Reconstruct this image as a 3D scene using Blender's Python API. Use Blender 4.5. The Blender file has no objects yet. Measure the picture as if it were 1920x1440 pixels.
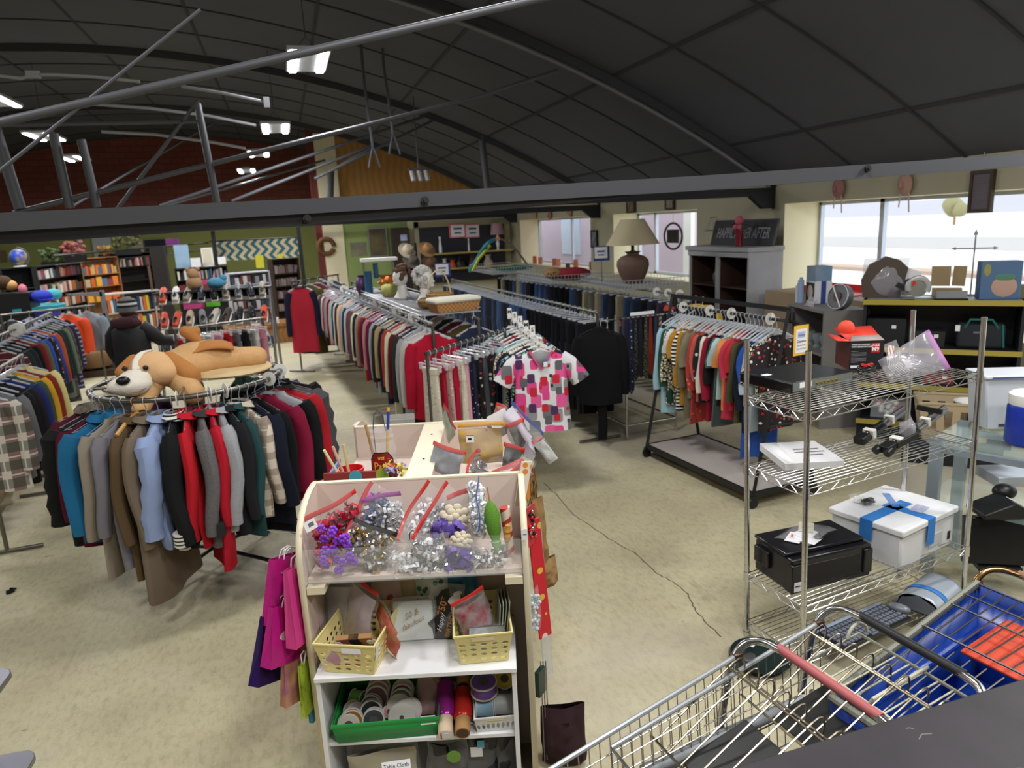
import bpy, bmesh, math, random
from mathutils import Vector, Matrix, Euler
SC = bpy.context.scene
COL = SC.collection
PI = math.pi
R = math.radians
rnd = random.Random(7)
FPX, CAMH = 1331.0, 2.4
_yc = Vector((530 - 960, -(441 - 720), -FPX)).normalized()
_k = (-430 * 290 + FPX * FPX) / 279.0
_zc = -Vector((290, -_k, -FPX)).normalized()
_xc = _yc.cross(_zc)
CM = Matrix((_xc, _yc, _zc))          # camera -> world rotation
CPOS = Vector((0, 0, CAMH))
def ray(px, py): return CM @ Vector((px - 960.0, -(py - 720.0), -FPX))
def P(px, py, z=0.0):
    d = ray(px, py); return CPOS + d * ((z - CAMH) / d.z)
def PX(px, py, X):
    d = ray(px, py); return CPOS + d * (X / d.x)
def PY(px, py, Y):
    d = ray(px, py); return CPOS + d * (Y / d.y)
def AT(px, py, D): return CPOS + ray(px, py) * (D / FPX)
def lin(c):
    if isinstance(c, str):
        c = c.lstrip('#'); c = [int(c[i:i + 2], 16) / 255 for i in (0, 2, 4)]
        return tuple((x / 12.92 if x <= .04045 else ((x + .055) / 1.055) ** 2.4) for x in c) + (1,)
    return tuple(c) + (1,)
MATS = {}
def mat(name, col='#888888', rough=.6, metal=0., col2=None, pat=None, scale=10., amt=.5, bump=0., bscale=60.,
        emit=None, estr=0., alpha=1., trans=0., spec=.5, sheen=0., rot=(0, 0, 0), stretch=(1, 1, 1), col3=None, coat=0., ior=1.45):
    if name in MATS: return MATS[name]
    m = bpy.data.materials.new(name); m.use_nodes = True
    nt = m.node_tree; N = nt.nodes; L = nt.links
    b = N['Principled BSDF']
    c1 = lin(col)
    b.inputs['Base Color'].default_value = c1
    b.inputs['Roughness'].default_value = rough
    b.inputs['Metallic'].default_value = metal
    b.inputs['Specular IOR Level'].default_value = spec
    b.inputs['Alpha'].default_value = alpha
    b.inputs['Transmission Weight'].default_value = trans
    b.inputs['IOR'].default_value = ior
    if sheen: b.inputs['Sheen Weight'].default_value = sheen
    if coat: b.inputs['Coat Weight'].default_value = coat
    if emit:
        b.inputs['Emission Color'].default_value = lin(emit); b.inputs['Emission Strength'].default_value = estr
    if pat or bump:
        tc = N.new('ShaderNodeTexCoord'); mp = N.new('ShaderNodeMapping')
        mp.inputs['Rotation'].default_value = rot; mp.inputs['Scale'].default_value = stretch
        L.new(tc.outputs['Object'], mp.inputs['Vector']); vec = mp.outputs['Vector']
    def mixc(fac, a, bb):
        mx = N.new('ShaderNodeMix'); mx.data_type = 'RGBA'
        for s, v in ((mx.inputs['Factor'], fac), (mx.inputs['A'], a), (mx.inputs['B'], bb)):
            if hasattr(v, 'is_linked') or hasattr(v, 'links'): L.new(v, s)
            elif isinstance(v, (int, float)): s.default_value = v
            else: s.default_value = v
        return mx.outputs['Result']
    def math_(op, a, v=None, c=None):
        n = N.new('ShaderNodeMath'); n.operation = op
        for i, x in enumerate((a, v, c)):
            if x is None: continue
            if isinstance(x, (int, float)): n.inputs[i].default_value = x
            else: L.new(x, n.inputs[i])
        return n.outputs[0]
    if pat:
        c2 = lin(col2 or col)
        if pat == 'noise':
            t = N.new('ShaderNodeTexNoise'); t.inputs['Scale'].default_value = scale; t.inputs['Detail'].default_value = 5
            L.new(vec, t.inputs['Vector'])
            r = N.new('ShaderNodeMapRange'); L.new(t.outputs['Fac'], r.inputs[0])
            r.inputs[1].default_value = .5 - amt / 2; r.inputs[2].default_value = .5 + amt / 2
            out = mixc(r.outputs[0], c1, c2)
        elif pat == 'dots':      # cell blobs of col2 / col3 on col
            t = N.new('ShaderNodeTexVoronoi'); t.inputs['Scale'].default_value = scale; L.new(vec, t.inputs['Vector'])
            f = math_('LESS_THAN', t.outputs['Distance'], amt)
            if col3:
                s = N.new('ShaderNodeSeparateColor'); L.new(t.outputs['Color'], s.inputs[0])
                cc = mixc(math_('GREATER_THAN', s.outputs[0], .5), c2, lin(col3))
            else: cc = c2
            out = mixc(f, c1, cc)
        elif pat == 'leopard':
            t = N.new('ShaderNodeTexVoronoi'); t.feature = 'DISTANCE_TO_EDGE'; t.inputs['Scale'].default_value = scale; L.new(vec, t.inputs['Vector'])
            out = mixc(math_('LESS_THAN', t.outputs['Distance'], amt), c1, c2)
        elif pat in ('sx', 'sy', 'sz', 'plaid', 'chevron'):
            s = N.new('ShaderNodeSeparateXYZ'); L.new(vec, s.inputs[0])
            def band(o, ph=0., w=amt):
                return math_('LESS_THAN', math_('FRACT', math_('ADD', math_('MULTIPLY', o, scale), ph)), w)
            if pat == 'plaid':
                a = band(s.outputs['X']); z = band(s.outputs['Z'])
                o1 = mixc(math_('MULTIPLY', a, .75), c1, c2); o2 = mixc(math_('MULTIPLY', z, .65), o1, lin(col3 or col2))
                out = mixc(math_('MAXIMUM', band(s.outputs['X'], .3, .08), band(s.outputs['Z'], .3, .08)), o2, c1)
            elif pat == 'chevron':
                zz = math_('PINGPONG', s.outputs['Z'], .16)
                f = math_('LESS_THAN', math_('FRACT', math_('MULTIPLY', math_('ADD', s.outputs['X'], zz), scale)), amt)
                out = mixc(f, c1, c2)
            else:
                out = mixc(band(s.outputs[{'sx': 'X', 'sy': 'Y', 'sz': 'Z'}[pat]]), c1, c2)
        elif pat == 'brick':
            t = N.new('ShaderNodeTexBrick'); L.new(vec, t.inputs['Vector'])
            t.inputs['Color1'].default_value = c1; t.inputs['Color2'].default_value = c2
            t.inputs['Mortar'].default_value = lin(col3 or '#333333'); t.inputs['Scale'].default_value = scale
            t.inputs['Mortar Size'].default_value = .012
            out = t.outputs['Color']
        elif pat == 'wood':
            t = N.new('ShaderNodeTexWave'); t.inputs['Scale'].default_value = scale; t.inputs['Distortion'].default_value = 6
            t.inputs['Detail'].default_value = 3; L.new(vec, t.inputs['Vector'])
            out = mixc(t.outputs['Fac'], c1, c2)
        elif pat == 'weave':
            t = N.new('ShaderNodeTexChecker'); t.inputs['Scale'].default_value = scale
            t.inputs['Color1'].default_value = c1; t.inputs['Color2'].default_value = c2; L.new(vec, t.inputs['Vector'])
            out = t.outputs['Color']
        L.new(out, b.inputs['Base Color'])
    if bump:
        t = N.new('ShaderNodeTexNoise'); t.inputs['Scale'].default_value = bscale; t.inputs['Detail'].default_value = 3
        L.new(vec, t.inputs['Vector'])
        bn = N.new('ShaderNodeBump'); bn.inputs['Strength'].default_value = bump; bn.inputs['Distance'].default_value = .01
        L.new(t.outputs['Fac'], bn.inputs['Height']); L.new(bn.outputs['Normal'], b.inputs['Normal'])
    MATS[name] = m
    return m
def fab(col, **k):      # plain fabric of a colour
    n = 'fabric_' + col.strip('#')
    return mat(n, col, rough=.9, spec=.2, **k)
class MB:
    def __init__(s): s.v = []; s.f = []; s.mi = []; s.M = Matrix()
    def add(s, vs, fs, m=0):
        o = len(s.v); M = s.M
        s.v += [tuple(M @ Vector(v)) for v in vs]
        s.f += [tuple(i + o for i in f) for f in fs]; s.mi += [m] * len(fs); return s
    def at(s, loc=(0, 0, 0), rot=(0, 0, 0), sc=(1, 1, 1)):
        s.M = Matrix.LocRotScale(Vector(loc), Euler(rot), Vector(sc)); return s
    def box(s, c, d, m=0, rot=None):
        x, y, z = d[0] / 2, d[1] / 2, d[2] / 2
        vs = [Vector((a * x, b_ * y, c_ * z)) for a in (-1, 1) for b_ in (-1, 1) for c_ in (-1, 1)]
        if rot: E_ = Euler(rot).to_matrix(); vs = [E_ @ v for v in vs]
        cc = Vector(c)
        return s.add([v + cc for v in vs], [(0, 1, 3, 2), (4, 6, 7, 5), (0, 4, 5, 1), (2, 3, 7, 6), (0, 2, 6, 4), (1, 5, 7, 3)], m)
    def bx(s, lo, hi, m=0):
        return s.box([(a + b_) / 2 for a, b_ in zip(lo, hi)], [abs(b_ - a) for a, b_ in zip(lo, hi)], m)
    def tube(s, pts, r, n=8, m=0, closed=False, caps=True, ell=None, up=None):
        pts = [Vector(p) for p in pts]; k = len(pts)
        rs = r if isinstance(r, (list, tuple)) else [r] * k
        T = []
        for i in range(k):
            if closed: t = pts[(i + 1) % k] - pts[i - 1]
            else: t = pts[min(i + 1, k - 1)] - pts[max(i - 1, 0)]
            T.append(t.normalized() if t.length > 1e-9 else Vector((0, 0, 1)))
        a = Vector(up) if up else (Vector((0, 0, 1)) if abs(T[0].z) < .9 else Vector((1, 0, 0)))
        nrm = (a - T[0] * a.dot(T[0])).normalized(); vs = []
        for i in range(k):
            nrm = (nrm - T[i] * nrm.dot(T[i]))
            nrm = nrm.normalized() if nrm.length > 1e-6 else T[i].orthogonal().normalized()
            bn = T[i].cross(nrm)
            ex = ell[i] if isinstance(ell, list) else (ell or 1.)
            for j in range(n):
                th = 2 * PI * j / n
                vs.append(pts[i] + nrm * (math.cos(th) * rs[i]) + bn * (math.sin(th) * rs[i] * ex))
        fs = []
        for i in range(k if closed else k - 1):
            i2 = (i + 1) % k
            for j in range(n):
                j2 = (j + 1) % n
                fs.append((i * n + j, i * n + j2, i2 * n + j2, i2 * n + j))
        if caps and not closed:
            fs.append(tuple(reversed(range(n)))); fs.append(tuple(range((k - 1) * n, k * n)))
        return s.add(vs, fs, m)
    def cyl(s, p0, p1, r0, r1=None, n=16, m=0, caps=True):
        return s.tube([p0, p1], [r0, r0 if r1 is None else r1], n, m, caps=caps)
    def lathe(s, prof, n=24, c=(0, 0, 0), m=0, sx=1., sy=1.):
        vs = []; fs = []; k = len(prof)
        for r, z in prof:
            for j in range(n):
                t = 2 * PI * j / n; vs.append((c[0] + r * math.cos(t) * sx, c[1] + r * math.sin(t) * sy, c[2] + z))
        for i in range(k - 1):
            for j in range(n):
                j2 = (j + 1) % n; fs.append((i * n + j, i * n + j2, (i + 1) * n + j2, (i + 1) * n + j))
        if prof[0][0] > 1e-5: fs.append(tuple(reversed(range(n))))
        if prof[-1][0] > 1e-5: fs.append(tuple(range((k - 1) * n, k * n)))
        return s.add(vs, fs, m)
    def ell(s, c, r, nu=16, nv=10, m=0, rot=None):
        if isinstance(r, (int, float)): r = (r, r, r)
        E_ = Euler(rot).to_matrix() if rot else None; vs = []; fs = []
        def pt(th, ph):
            v = Vector((r[0] * math.sin(ph) * math.cos(th), r[1] * math.sin(ph) * math.sin(th), r[2] * math.cos(ph)))
            return (E_ @ v if E_ else v) + Vector(c)
        vs.append(pt(0, 0))
        for i in range(1, nv):
            for j in range(nu): vs.append(pt(2 * PI * j / nu, PI * i / nv))
        vs.append(pt(0, PI)); e = len(vs) - 1
        for j in range(nu):
            j2 = (j + 1) % nu
            fs.append((0, 1 + j, 1 + j2)); fs.append((e, 1 + (nv - 2) * nu + j2, 1 + (nv - 2) * nu + j))
            for i in range(nv - 2): fs.append((1 + i * nu + j, 1 + (i + 1) * nu + j, 1 + (i + 1) * nu + j2, 1 + i * nu + j2))
        return s.add(vs, fs, m)
    def grid(s, fn, nu, nv, m=0, close=False):
        vs = [fn(i / nu, j / nv) for i in range(nu if close else nu + 1) for j in range(nv + 1)]; fs = []
        for i in range(nu):
            i2 = (i + 1) % nu if close else i + 1
            for j in range(nv): fs.append((i * (nv + 1) + j, i2 * (nv + 1) + j, i2 * (nv + 1) + j + 1, i * (nv + 1) + j + 1))
        return s.add(vs, fs, m)
    def prism(s, poly, y0, y1, m=0, ax='y'):
        n = len(poly)
        def v(p, t): return {'y': (p[0], t, p[1]), 'x': (t, p[0], p[1]), 'z': (p[0], p[1], t)}[ax]
        vs = [v(p, y0) for p in poly] + [v(p, y1) for p in poly]
        fs = [tuple(range(n)), tuple(range(2 * n - 1, n - 1, -1))]
        fs += [(i, i + n, (i + 1) % n + n, (i + 1) % n) for i in range(n)]
        return s.add(vs, fs, m)
    def text(s, string, size, loc=(0, 0, 0), rot=(0, 0, 0), m=0, depth=.001, shear=0., sx=1., bold=False, align='CENTER'):
        cu = bpy.data.curves.new('tmp', 'FONT'); cu.body = string; cu.size = size; cu.align_x = align; cu.align_y = 'CENTER'
        cu.extrude = depth; cu.shear = shear; cu.resolution_u = 2
        if bold: cu.offset = size * .02
        ob = bpy.data.objects.new('tmp', cu); COL.objects.link(ob)
        dg = bpy.context.evaluated_depsgraph_get(); me = bpy.data.meshes.new_from_object(ob.evaluated_get(dg))
        Mx = Matrix.LocRotScale(Vector(loc), Euler(rot), Vector((sx, 1, 1)))
        s.add([Mx @ v.co for v in me.vertices], [tuple(p.vertices) for p in me.polygons], m)
        bpy.data.objects.remove(ob); bpy.data.curves.remove(cu); bpy.data.meshes.remove(me); return s
LABELS = {}
def tag(o, label=None, cat=None, group=None, kind=None):
    if label:
        o['label'] = label
        if label in LABELS and not group: print('DUPLICATE LABEL', label)
        LABELS[label] = o.name
    if cat: o['category'] = cat
    if group: o['group'] = group
    if kind: o['kind'] = kind
    return o
def mesh_of(name, mb, mats, smooth=40, clean=True):
    me = bpy.data.meshes.new(name); me.from_pydata(mb.v, [], mb.f)
    for m in (mats if isinstance(mats, (list, tuple)) else [mats]): me.materials.append(m)
    if any(mb.mi): me.polygons.foreach_set('material_index', mb.mi)
    if clean:
        bm = bmesh.new(); bm.from_mesh(me); bmesh.ops.recalc_face_normals(bm, faces=bm.faces); bm.to_mesh(me); bm.free()
    if smooth:
        me.shade_smooth(); me.set_sharp_from_angle(angle=R(smooth))
    me.update(); return me
def part(name, mb, mats, parent=None, label=None, bevel=0, sub=0, solid=0, smooth=40, kind=None, clean=True, bseg=2):
    o = bpy.data.objects.new(name, mesh_of(name, mb, mats, smooth, clean)); COL.objects.link(o)
    if parent: o.parent = parent
    if label: o['label'] = label
    if kind: o['kind'] = kind
    if solid:
        md = o.modifiers.new('thick', 'SOLIDIFY'); md.thickness = solid; md.offset = 0
    if bevel:
        md = o.modifiers.new('bevel', 'BEVEL'); md.width = bevel; md.segments = bseg; md.limit_method = 'ANGLE'
    if sub:
        md = o.modifiers.new('sub', 'SUBSURF'); md.levels = sub; md.render_levels = sub
    return o
def place(o, loc=(0, 0, 0), rot=(0, 0, 0)):
    o.location = loc; o.rotation_euler = rot if isinstance(rot, (tuple, list, Euler)) else (0, 0, rot); return o
def thing(name, label, cat, loc=(0, 0, 0), rot=0, group=None, kind=None):
    o = bpy.data.objects.new(name, None); COL.objects.link(o); o.empty_display_size = .05
    place(o, loc, rot); return tag(o, label, cat, group, kind)
def solo(name, mb, mats, label, cat, loc=(0, 0, 0), rot=0, group=None, kind=None, **k):
    o = part(name, mb, mats, **k); place(o, loc, rot); return tag(o, label, cat, group, kind)
def struct(name, mb, mats, loc=(0, 0, 0), **k):
    o = part(name, mb, mats, **k); o['kind'] = 'structure'; o.location = loc; return o
def copy_tree(o, parent=None):
    c = o.copy(); COL.objects.link(c)
    if parent: c.parent = parent
    for ch in list(o.children): copy_tree(ch, c)
    return c
ORD = ['first', 'second', 'third', 'fourth', 'fifth', 'sixth', 'seventh', 'eighth', 'ninth', 'tenth', 'eleventh', 'twelfth', 'thirteenth',
       'fourteenth', 'fifteenth', 'sixteenth', 'seventeenth', 'eighteenth', 'nineteenth', 'twentieth']
def ordn(i):
    if i < 20: return ORD[i]
    n = i + 1; t = {2: 'twenty', 3: 'thirty', 4: 'forty', 5: 'fifty', 6: 'sixty', 7: 'seventy', 8: 'eighty', 9: 'ninety'}[n // 10]
    return (t + '-' + ORD[n % 10 - 1]) if n % 10 else t.replace('ty', 'tieth')
def lerp(a, b, t): return a + (b - a) * t
def arc(c, r, a0, a1, n=10, plane='xz'):
    out = []
    for i in range(n + 1):
        t = R(lerp(a0, a1, i / n)); u, w = r * math.cos(t), r * math.sin(t)
        out.append({'xz': (c[0] + u, c[1], c[2] + w), 'yz': (c[0], c[1] + u, c[2] + w), 'xy': (c[0] + u, c[1] + w, c[2])}[plane])
    return out
M_CHROME = mat('chrome', '#c9c9c9', .22, 1.)
M_STEEL = mat('brushed_steel', '#9a9b9c', .38, 1.)
M_BLACKM = mat('black_metal', '#17171a', .45, .0)
M_BLACKP = mat('black_plastic', '#151518', .4)
M_WHITEP = mat('white_plastic', '#e6e6e2', .45)
M_CLEAR = mat('clear_hanger_plastic', '#dfe4ea', .18, alpha=.5, spec=.8)
M_PAPER = mat('white_paper', '#e9e9ee', .8)
M_INK = mat('black_ink', '#18181c', .8)
M_RED = mat('red_plastic', '#c8201f', .4)
M_FILM = mat('clear_bag_film', '#f2f4f8', .1, alpha=.1, spec=.9)
M_ACRYL = mat('clear_acrylic', '#eef2f4', .05, alpha=.09, spec=.9)
M_CARD = mat('brown_cardboard', '#a57c50', .9)
M_GLASS = mat('shelf_glass', '#cfe6de', .05, alpha=.13, spec=.8)
cam_d = bpy.data.cameras.new('camera'); cam = bpy.data.objects.new('camera', cam_d); COL.objects.link(cam)
cam.matrix_world = Matrix.Translation(CPOS) @ CM.to_4x4()
cam_d.sensor_width = 36.; cam_d.lens = 36. * FPX / 1920.; cam_d.clip_start = .05; cam_d.clip_end = 500
cam_d.dof.use_dof = True; cam_d.dof.focus_distance = 2.7; cam_d.dof.aperture_fstop = 3.6
SC.camera = cam
SC.view_settings.view_transform = 'Standard'; SC.view_settings.look = 'None'
SC.view_settings.exposure = .5; SC.view_settings.gamma = 1.; SC.view_settings.use_curve_mapping = False
try:
    SC.cycles.max_bounces = 7; SC.cycles.diffuse_bounces = 3; SC.cycles.glossy_bounces = 3
    SC.cycles.transparent_max_bounces = 14; SC.cycles.transmission_bounces = 4; SC.cycles.sample_clamp_indirect = 4.
    SC.cycles.use_denoising = True; SC.cycles.caustics_reflective = False; SC.cycles.caustics_refractive = False
except Exception: pass
W = bpy.data.worlds.new('sky'); SC.world = W; W.use_nodes = True
bgn = W.node_tree.nodes['Background']; bgn.inputs[0].default_value = (.86, .92, 1., 1); bgn.inputs[1].default_value = 1.7
XW, XL, YB, YF = 7.0, -14.0, 28.0, -3.0
def roofz(x): return -13.8 + math.sqrt(19.7 ** 2 - (x + 3.5) ** 2)
m_floor = mat('painted_concrete', '#aca387', .62, col2='#bfb897', pat='noise', scale=2.2, amt=.5, bump=.12, bscale=35)
def dirty_floor():      # scuffs, worn patches and fine mottling of the old painted slab
    m = m_floor; nt = m.node_tree; N = nt.nodes; L = nt.links; b = N['Principled BSDF']
    base = b.inputs['Base Color'].links[0].from_socket
    tc = N.new('ShaderNodeTexCoord')
    def noise(scale, det, stretch=(1, 1, 1)):
        mp = N.new('ShaderNodeMapping'); mp.inputs['Scale'].default_value = stretch; L.new(tc.outputs['Object'], mp.inputs['Vector'])
        t = N.new('ShaderNodeTexNoise'); t.inputs['Scale'].default_value = scale; t.inputs['Detail'].default_value = det
        t.inputs['Roughness'].default_value = .65; L.new(mp.outputs[0], t.inputs['Vector']); return t.outputs['Fac']
    def mix(f, a, lo, hi, col):
        r = N.new('ShaderNodeMapRange'); L.new(f, r.inputs[0]); r.inputs[1].default_value = lo; r.inputs[2].default_value = hi
        mx = N.new('ShaderNodeMix'); mx.data_type = 'RGBA'; L.new(r.outputs[0], mx.inputs['Factor']); L.new(a, mx.inputs['A'])
        mx.inputs['B'].default_value = lin(col); return mx.outputs['Result']
    o = mix(noise(30, 10, (1, .45, 1)), base, .46, .95, '#857d60')
    o = mix(noise(120, 3, (.5, 1, 1)), o, .56, .8, '#c9c2a6')
    o = mix(noise(5, 8, (1, .35, 1)), o, .62, .8, '#8d876f')
    o = mix(noise(11, 9, (.5, 1, 1)), o, .68, .71, '#6d685b')
    o = mix(noise(.35, 3), o, .5, .7, '#b3aca0')
    L.new(o, b.inputs['Base Color'])
dirty_floor()
struct('floor', MB().bx((XL - .3, YF, -.15), (XW + .75, YB + .3, 0)), m_floor)
m_ceil = mat('charcoal_ceiling', '#565962', .85, col2='#4c4f57', pat='noise', scale=.7, amt=.6)
mb = MB(); NA = 40
xs = [lerp(XL, XW, i / NA) for i in range(NA + 1)]
vs = []
for x in xs:
    for y in (YF, YB + .3):
        vs += [(x, y, roofz(x)), (x, y, roofz(x) + .15)]
fs = []
for i in range(NA):
    a = i * 4; c = a + 4
    fs += [(a, c, c + 2, a + 2), (a + 1, a + 3, c + 3, c + 1), (a, a + 1, c + 1, c), (a + 2, c + 2, c + 3, a + 3)]
mb.add(vs, fs); struct('ceiling', mb, m_ceil)
m_seam = mat('ceiling_batten', '#33353b', .8)
mb = MB()
for x in (6.2, 4.4, 2.6, .8, -1.0, -2.8, -4.6, -6.4, -8.2, -10, -12):
    sl = math.atan2(roofz(x + .05) - roofz(x - .05), .1)
    mb.box((x, 12.5, roofz(x) - .004), (.05, 31, .018), rot=(0, -sl, 0))
y = 1.4
while y < 28:
    for i in range(NA):
        x0, x1 = xs[i], xs[i + 1]; sl = math.atan2(roofz(x1) - roofz(x0), x1 - x0)
        mb.box(((x0 + x1) / 2, y, (roofz(x0) + roofz(x1)) / 2 - .008), ((x1 - x0) / math.cos(sl) + .01, .035, .018), rot=(0, -sl, 0))
    y += 1.55
struct('trim_1', mb, m_seam)
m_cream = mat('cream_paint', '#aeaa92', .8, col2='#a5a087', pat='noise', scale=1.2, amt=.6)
m_cream_lit = mat('cream_paint_lit', '#efe7c6', .8)  # lit copy of the cream paint; light on the reveals is in the colour
WIN = [(15.93, 21.3, 1.2, 2.5), (11.28, 14.68, 1.2, 2.5), (1.0, 8.94, .98, 2.5)]
mb = MB(); X0, X1 = XW, XW + .7; ys = [YF]
mb.bx((X0, YF, 2.5), (X1, YB, 3.1)); mb.bx((X0, YF, 0), (X1, YB, .98))
mb.bx((X0, 8.94, .98), (X1, YB, 1.2))
for a, b_ in ((YF, 1.0), (8.94, 11.28), (14.68, 15.93), (21.3, YB)): mb.bx((X0, a, 1.2 if a > 8 else .98), (X1, b_, 2.5))
struct('wall_right', mb, m_cream)
m_frame = mat('window_aluminium', '#c3cbd8', .4, .3)
m_pane = mat('window_pane', '#f4f8fa', .03, alpha=.06, spec=.6)
m_lining = m_cream_lit
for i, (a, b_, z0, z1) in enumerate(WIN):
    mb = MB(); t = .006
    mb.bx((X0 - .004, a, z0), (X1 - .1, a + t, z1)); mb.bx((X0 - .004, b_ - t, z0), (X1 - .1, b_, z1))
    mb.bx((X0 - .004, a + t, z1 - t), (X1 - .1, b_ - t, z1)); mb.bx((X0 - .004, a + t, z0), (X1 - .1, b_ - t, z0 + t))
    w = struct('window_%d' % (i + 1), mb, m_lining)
    fr = MB(); xa, xb = X1 - .1, X1 - .03
    fr.bx((xa, a, z0), (xb, a + .05, z1)); fr.bx((xa, b_ - .05, z0), (xb, b_, z1)); fr.bx((xa, a, z0), (xb, b_, z0 + .06)); fr.bx((xa, a, z1 - .05), (xb, b_, z1))
    for y in {0: (18.6,), 1: (13.9,), 2: (7.75, 5.4, 2.9)}[i]:
        fr.bx((xa, y - .035, z0), (xb, y + .035, z1))
    part('window_frame', fr, m_frame, w)
    part('pane', MB().bx((X1 - .068, a + .02, z0 + .02), (X1 - .062, b_ - .02, z1 - .02)), m_pane, w)
m_brick = mat('red_painted_block', '#8f5248', .8, col2='#86493f', pat='brick', scale=1.25, col3='#6c3a34', rot=(R(90), 0, 0))
m_olive = mat('olive_green_paint', '#979e5c', .8)
arcp = [(x, roofz(x)) for x in reversed(xs)]
mb = MB(); mb.prism([(XL, 2.7), (XW, 2.7)] + [p for p in arcp], YB, YB + .25, m=0); mb.bx((XL, YB, 0), (XW, YB + .25, 2.7), m=1)
struct('wall_back', mb, [m_brick, m_olive])
struct('wall_left', MB().bx((XL - .3, YF, 0), (XL, YB, roofz(XL) + .1)), m_cream)
struct('wall_front', MB().prism([(XL, 0), (XW, 0)] + arcp, YF - .2, YF), m_cream)
m_tan = mat('tan_timber_board', '#b98a4e', .7, col2='#a97c42', pat='wood', scale=1.5)
m_green = mat('green_paint', '#97ab6b', .8)
YP = 22.4
mb = MB()
mb.bx((.95, YP, 0), (1.15, YP + .3, roofz(1.0) - .02), m=3)
mb.bx((1.15, YP - .05, 0), (1.75, YP + .3, roofz(1.5) - .02), m=0)
mb.bx((1.75, YP, 0), (3.7, YP + .2, 2.75), m=1); mb.bx((3.7, YP, 0), (XW, YP + .2, 2.75), m=0)
mb.prism([(1.75, 2.75), (XW, 2.75)] + [(x, z - .01) for x, z in arcp if x > 1.75] + [(1.75, roofz(1.75) - .01)], YP + .02, YP + .18, m=2)
struct('wall_partition', mb, [m_cream_lit, m_green, m_tan, mat('maroon_paint', '#6f3330', .8)])
m_crack = mat('crack_dark', '#57513f', .95)
pts = [(1020, 905), (1040, 925), (1075, 965), (1105, 985), (1150, 1015), (1190, 1037), (1230, 1075), (1262, 1090), (1290, 1115), (1302, 1140), (1325, 1170), (1360, 1200)]
cw = [P(px, py, .0012) for px, py in pts]; fine = []
rc = random.Random(3)
for i in range(len(cw) - 1):
    for k in range(5):
        t = k / 5; p = cw[i].lerp(cw[i + 1], t); p = p + Vector((rc.uniform(-.008, .008), rc.uniform(-.008, .008), 0)); fine.append(p)
mb = MB(); vs = []
for i, p in enumerate(fine):
    w_ = .0018 + .003 * abs(math.sin(i * 1.7)); vs += [(p.x - w_, p.y, .0012), (p.x + w_, p.y, .0012)]
mb.add(vs, [(2 * i, 2 * i + 1, 2 * i + 3, 2 * i + 2) for i in range(len(fine) - 1)])
struct('trim_2', mb, m_crack, clean=False)
m_steelp = mat('dark_grey_painted_steel', '#44464c', .55, .2)
m_pipe = mat('grey_painted_pipe', '#55575d', .5, .3)
m_dark = mat('near_black_steel', '#232428', .6, .2)
cx = [PY(px, y, 3.0) for px, y in ((-420, 420), (0, 399), (600, 371), (1320, 329), (1920, 288), (2200, 268))]
fh = [.068, .064, .058, .066, .064, .064]
mb = MB(); vs = []
for p, h in zip(cx, fh):
    vs += [(p.x, 3.0, p.z), (p.x, 3.09, p.z), (p.x, 3.09, p.z - h), (p.x, 3.0, p.z - h)]
n = len(cx)
mb.add(vs, [(4 * i + j, 4 * i + (j + 1) % 4, 4 * i + 4 + (j + 1) % 4, 4 * i + 4 + j) for i in range(n - 1) for j in range(4)] + [(0, 1, 2, 3), (4 * n - 4, 4 * n - 1, 4 * n - 2, 4 * n - 3)])
truss = thing('roof_truss', 'dark grey steel truss chord crossing the whole shop nearest the viewer', 'truss', (0, 3.0, 2.5))
def tpart(name, mb, m, par=None, **k):
    par = par or truss
    mb.v = [tuple(Vector(v) - par.location) for v in mb.v]; return part(name, mb, m, par, **k)
tpart('bottom_chord', mb, m_steelp)
lowp = [PY(px, y, 3.03) for px, y in ((-420, 452), (0, 434), (600, 398), (930, 380), (1180, 366))]
lh = [.05, .045, .042, .032, .008]
mb = MB(); vs = []
for p, h in zip(lowp, lh): vs += [(p.x, 3.02, p.z), (p.x, 3.08, p.z), (p.x, 3.08, p.z - h), (p.x, 3.02, p.z - h)]
n = len(lowp)
mb.add(vs, [(4 * i + j, 4 * i + (j + 1) % 4, 4 * i + 4 + (j + 1) % 4, 4 * i + 4 + j) for i in range(n - 1) for j in range(4)] + [(0, 1, 2, 3), (4 * n - 4, 4 * n - 1, 4 * n - 2, 4 * n - 3)])
tpart('lower_flange', mb, m_dark)
for px, y in ((797, 376), (576, 410), (1628, 316)):
    p = PY(px, y, 2.99); tpart('bolt', MB().cyl((p.x, 3.005, p.z), (p.x, 2.985, p.z), .017, n=8).cyl((p.x, 2.99, p.z), (p.x, 2.975, p.z), .009, n=8), m_dark)
def web(par, Y, a, b_, r, m=m_pipe, name='web_member'):
    tpart(name, MB().cyl(PY(*a, Y), PY(*b_, Y), r, n=10), m, par)
web(truss, 3.12, (-420, 326), (1100, -23), .0165, name='diagonal_pipe')
web(truss, 3.12, (-40, 352), (376, 18), .007)
def arch_beam(Y, w, h, dz=0.0, m=m_steelp, x0=XL, x1=XW):
    mb = MB(); k = 26; vs = []
    for i in range(k + 1):
        x = lerp(x0, x1, i / k); z = roofz(x) - dz
        vs += [(x, Y - w / 2, z), (x, Y + w / 2, z), (x, Y + w / 2, z - h), (x, Y - w / 2, z - h)]
    return mb.add(vs, [(4 * i + j, 4 * i + (j + 1) % 4, 4 * i + 4 + (j + 1) % 4, 4 * i + 4 + j) for i in range(k) for j in range(4)] + [(0, 1, 2, 3), (4 * k, 4 * k + 3, 4 * k + 2, 4 * k + 1)])
tpart('top_chord', arch_beam(3.0, .12, .10), m_steelp)
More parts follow.
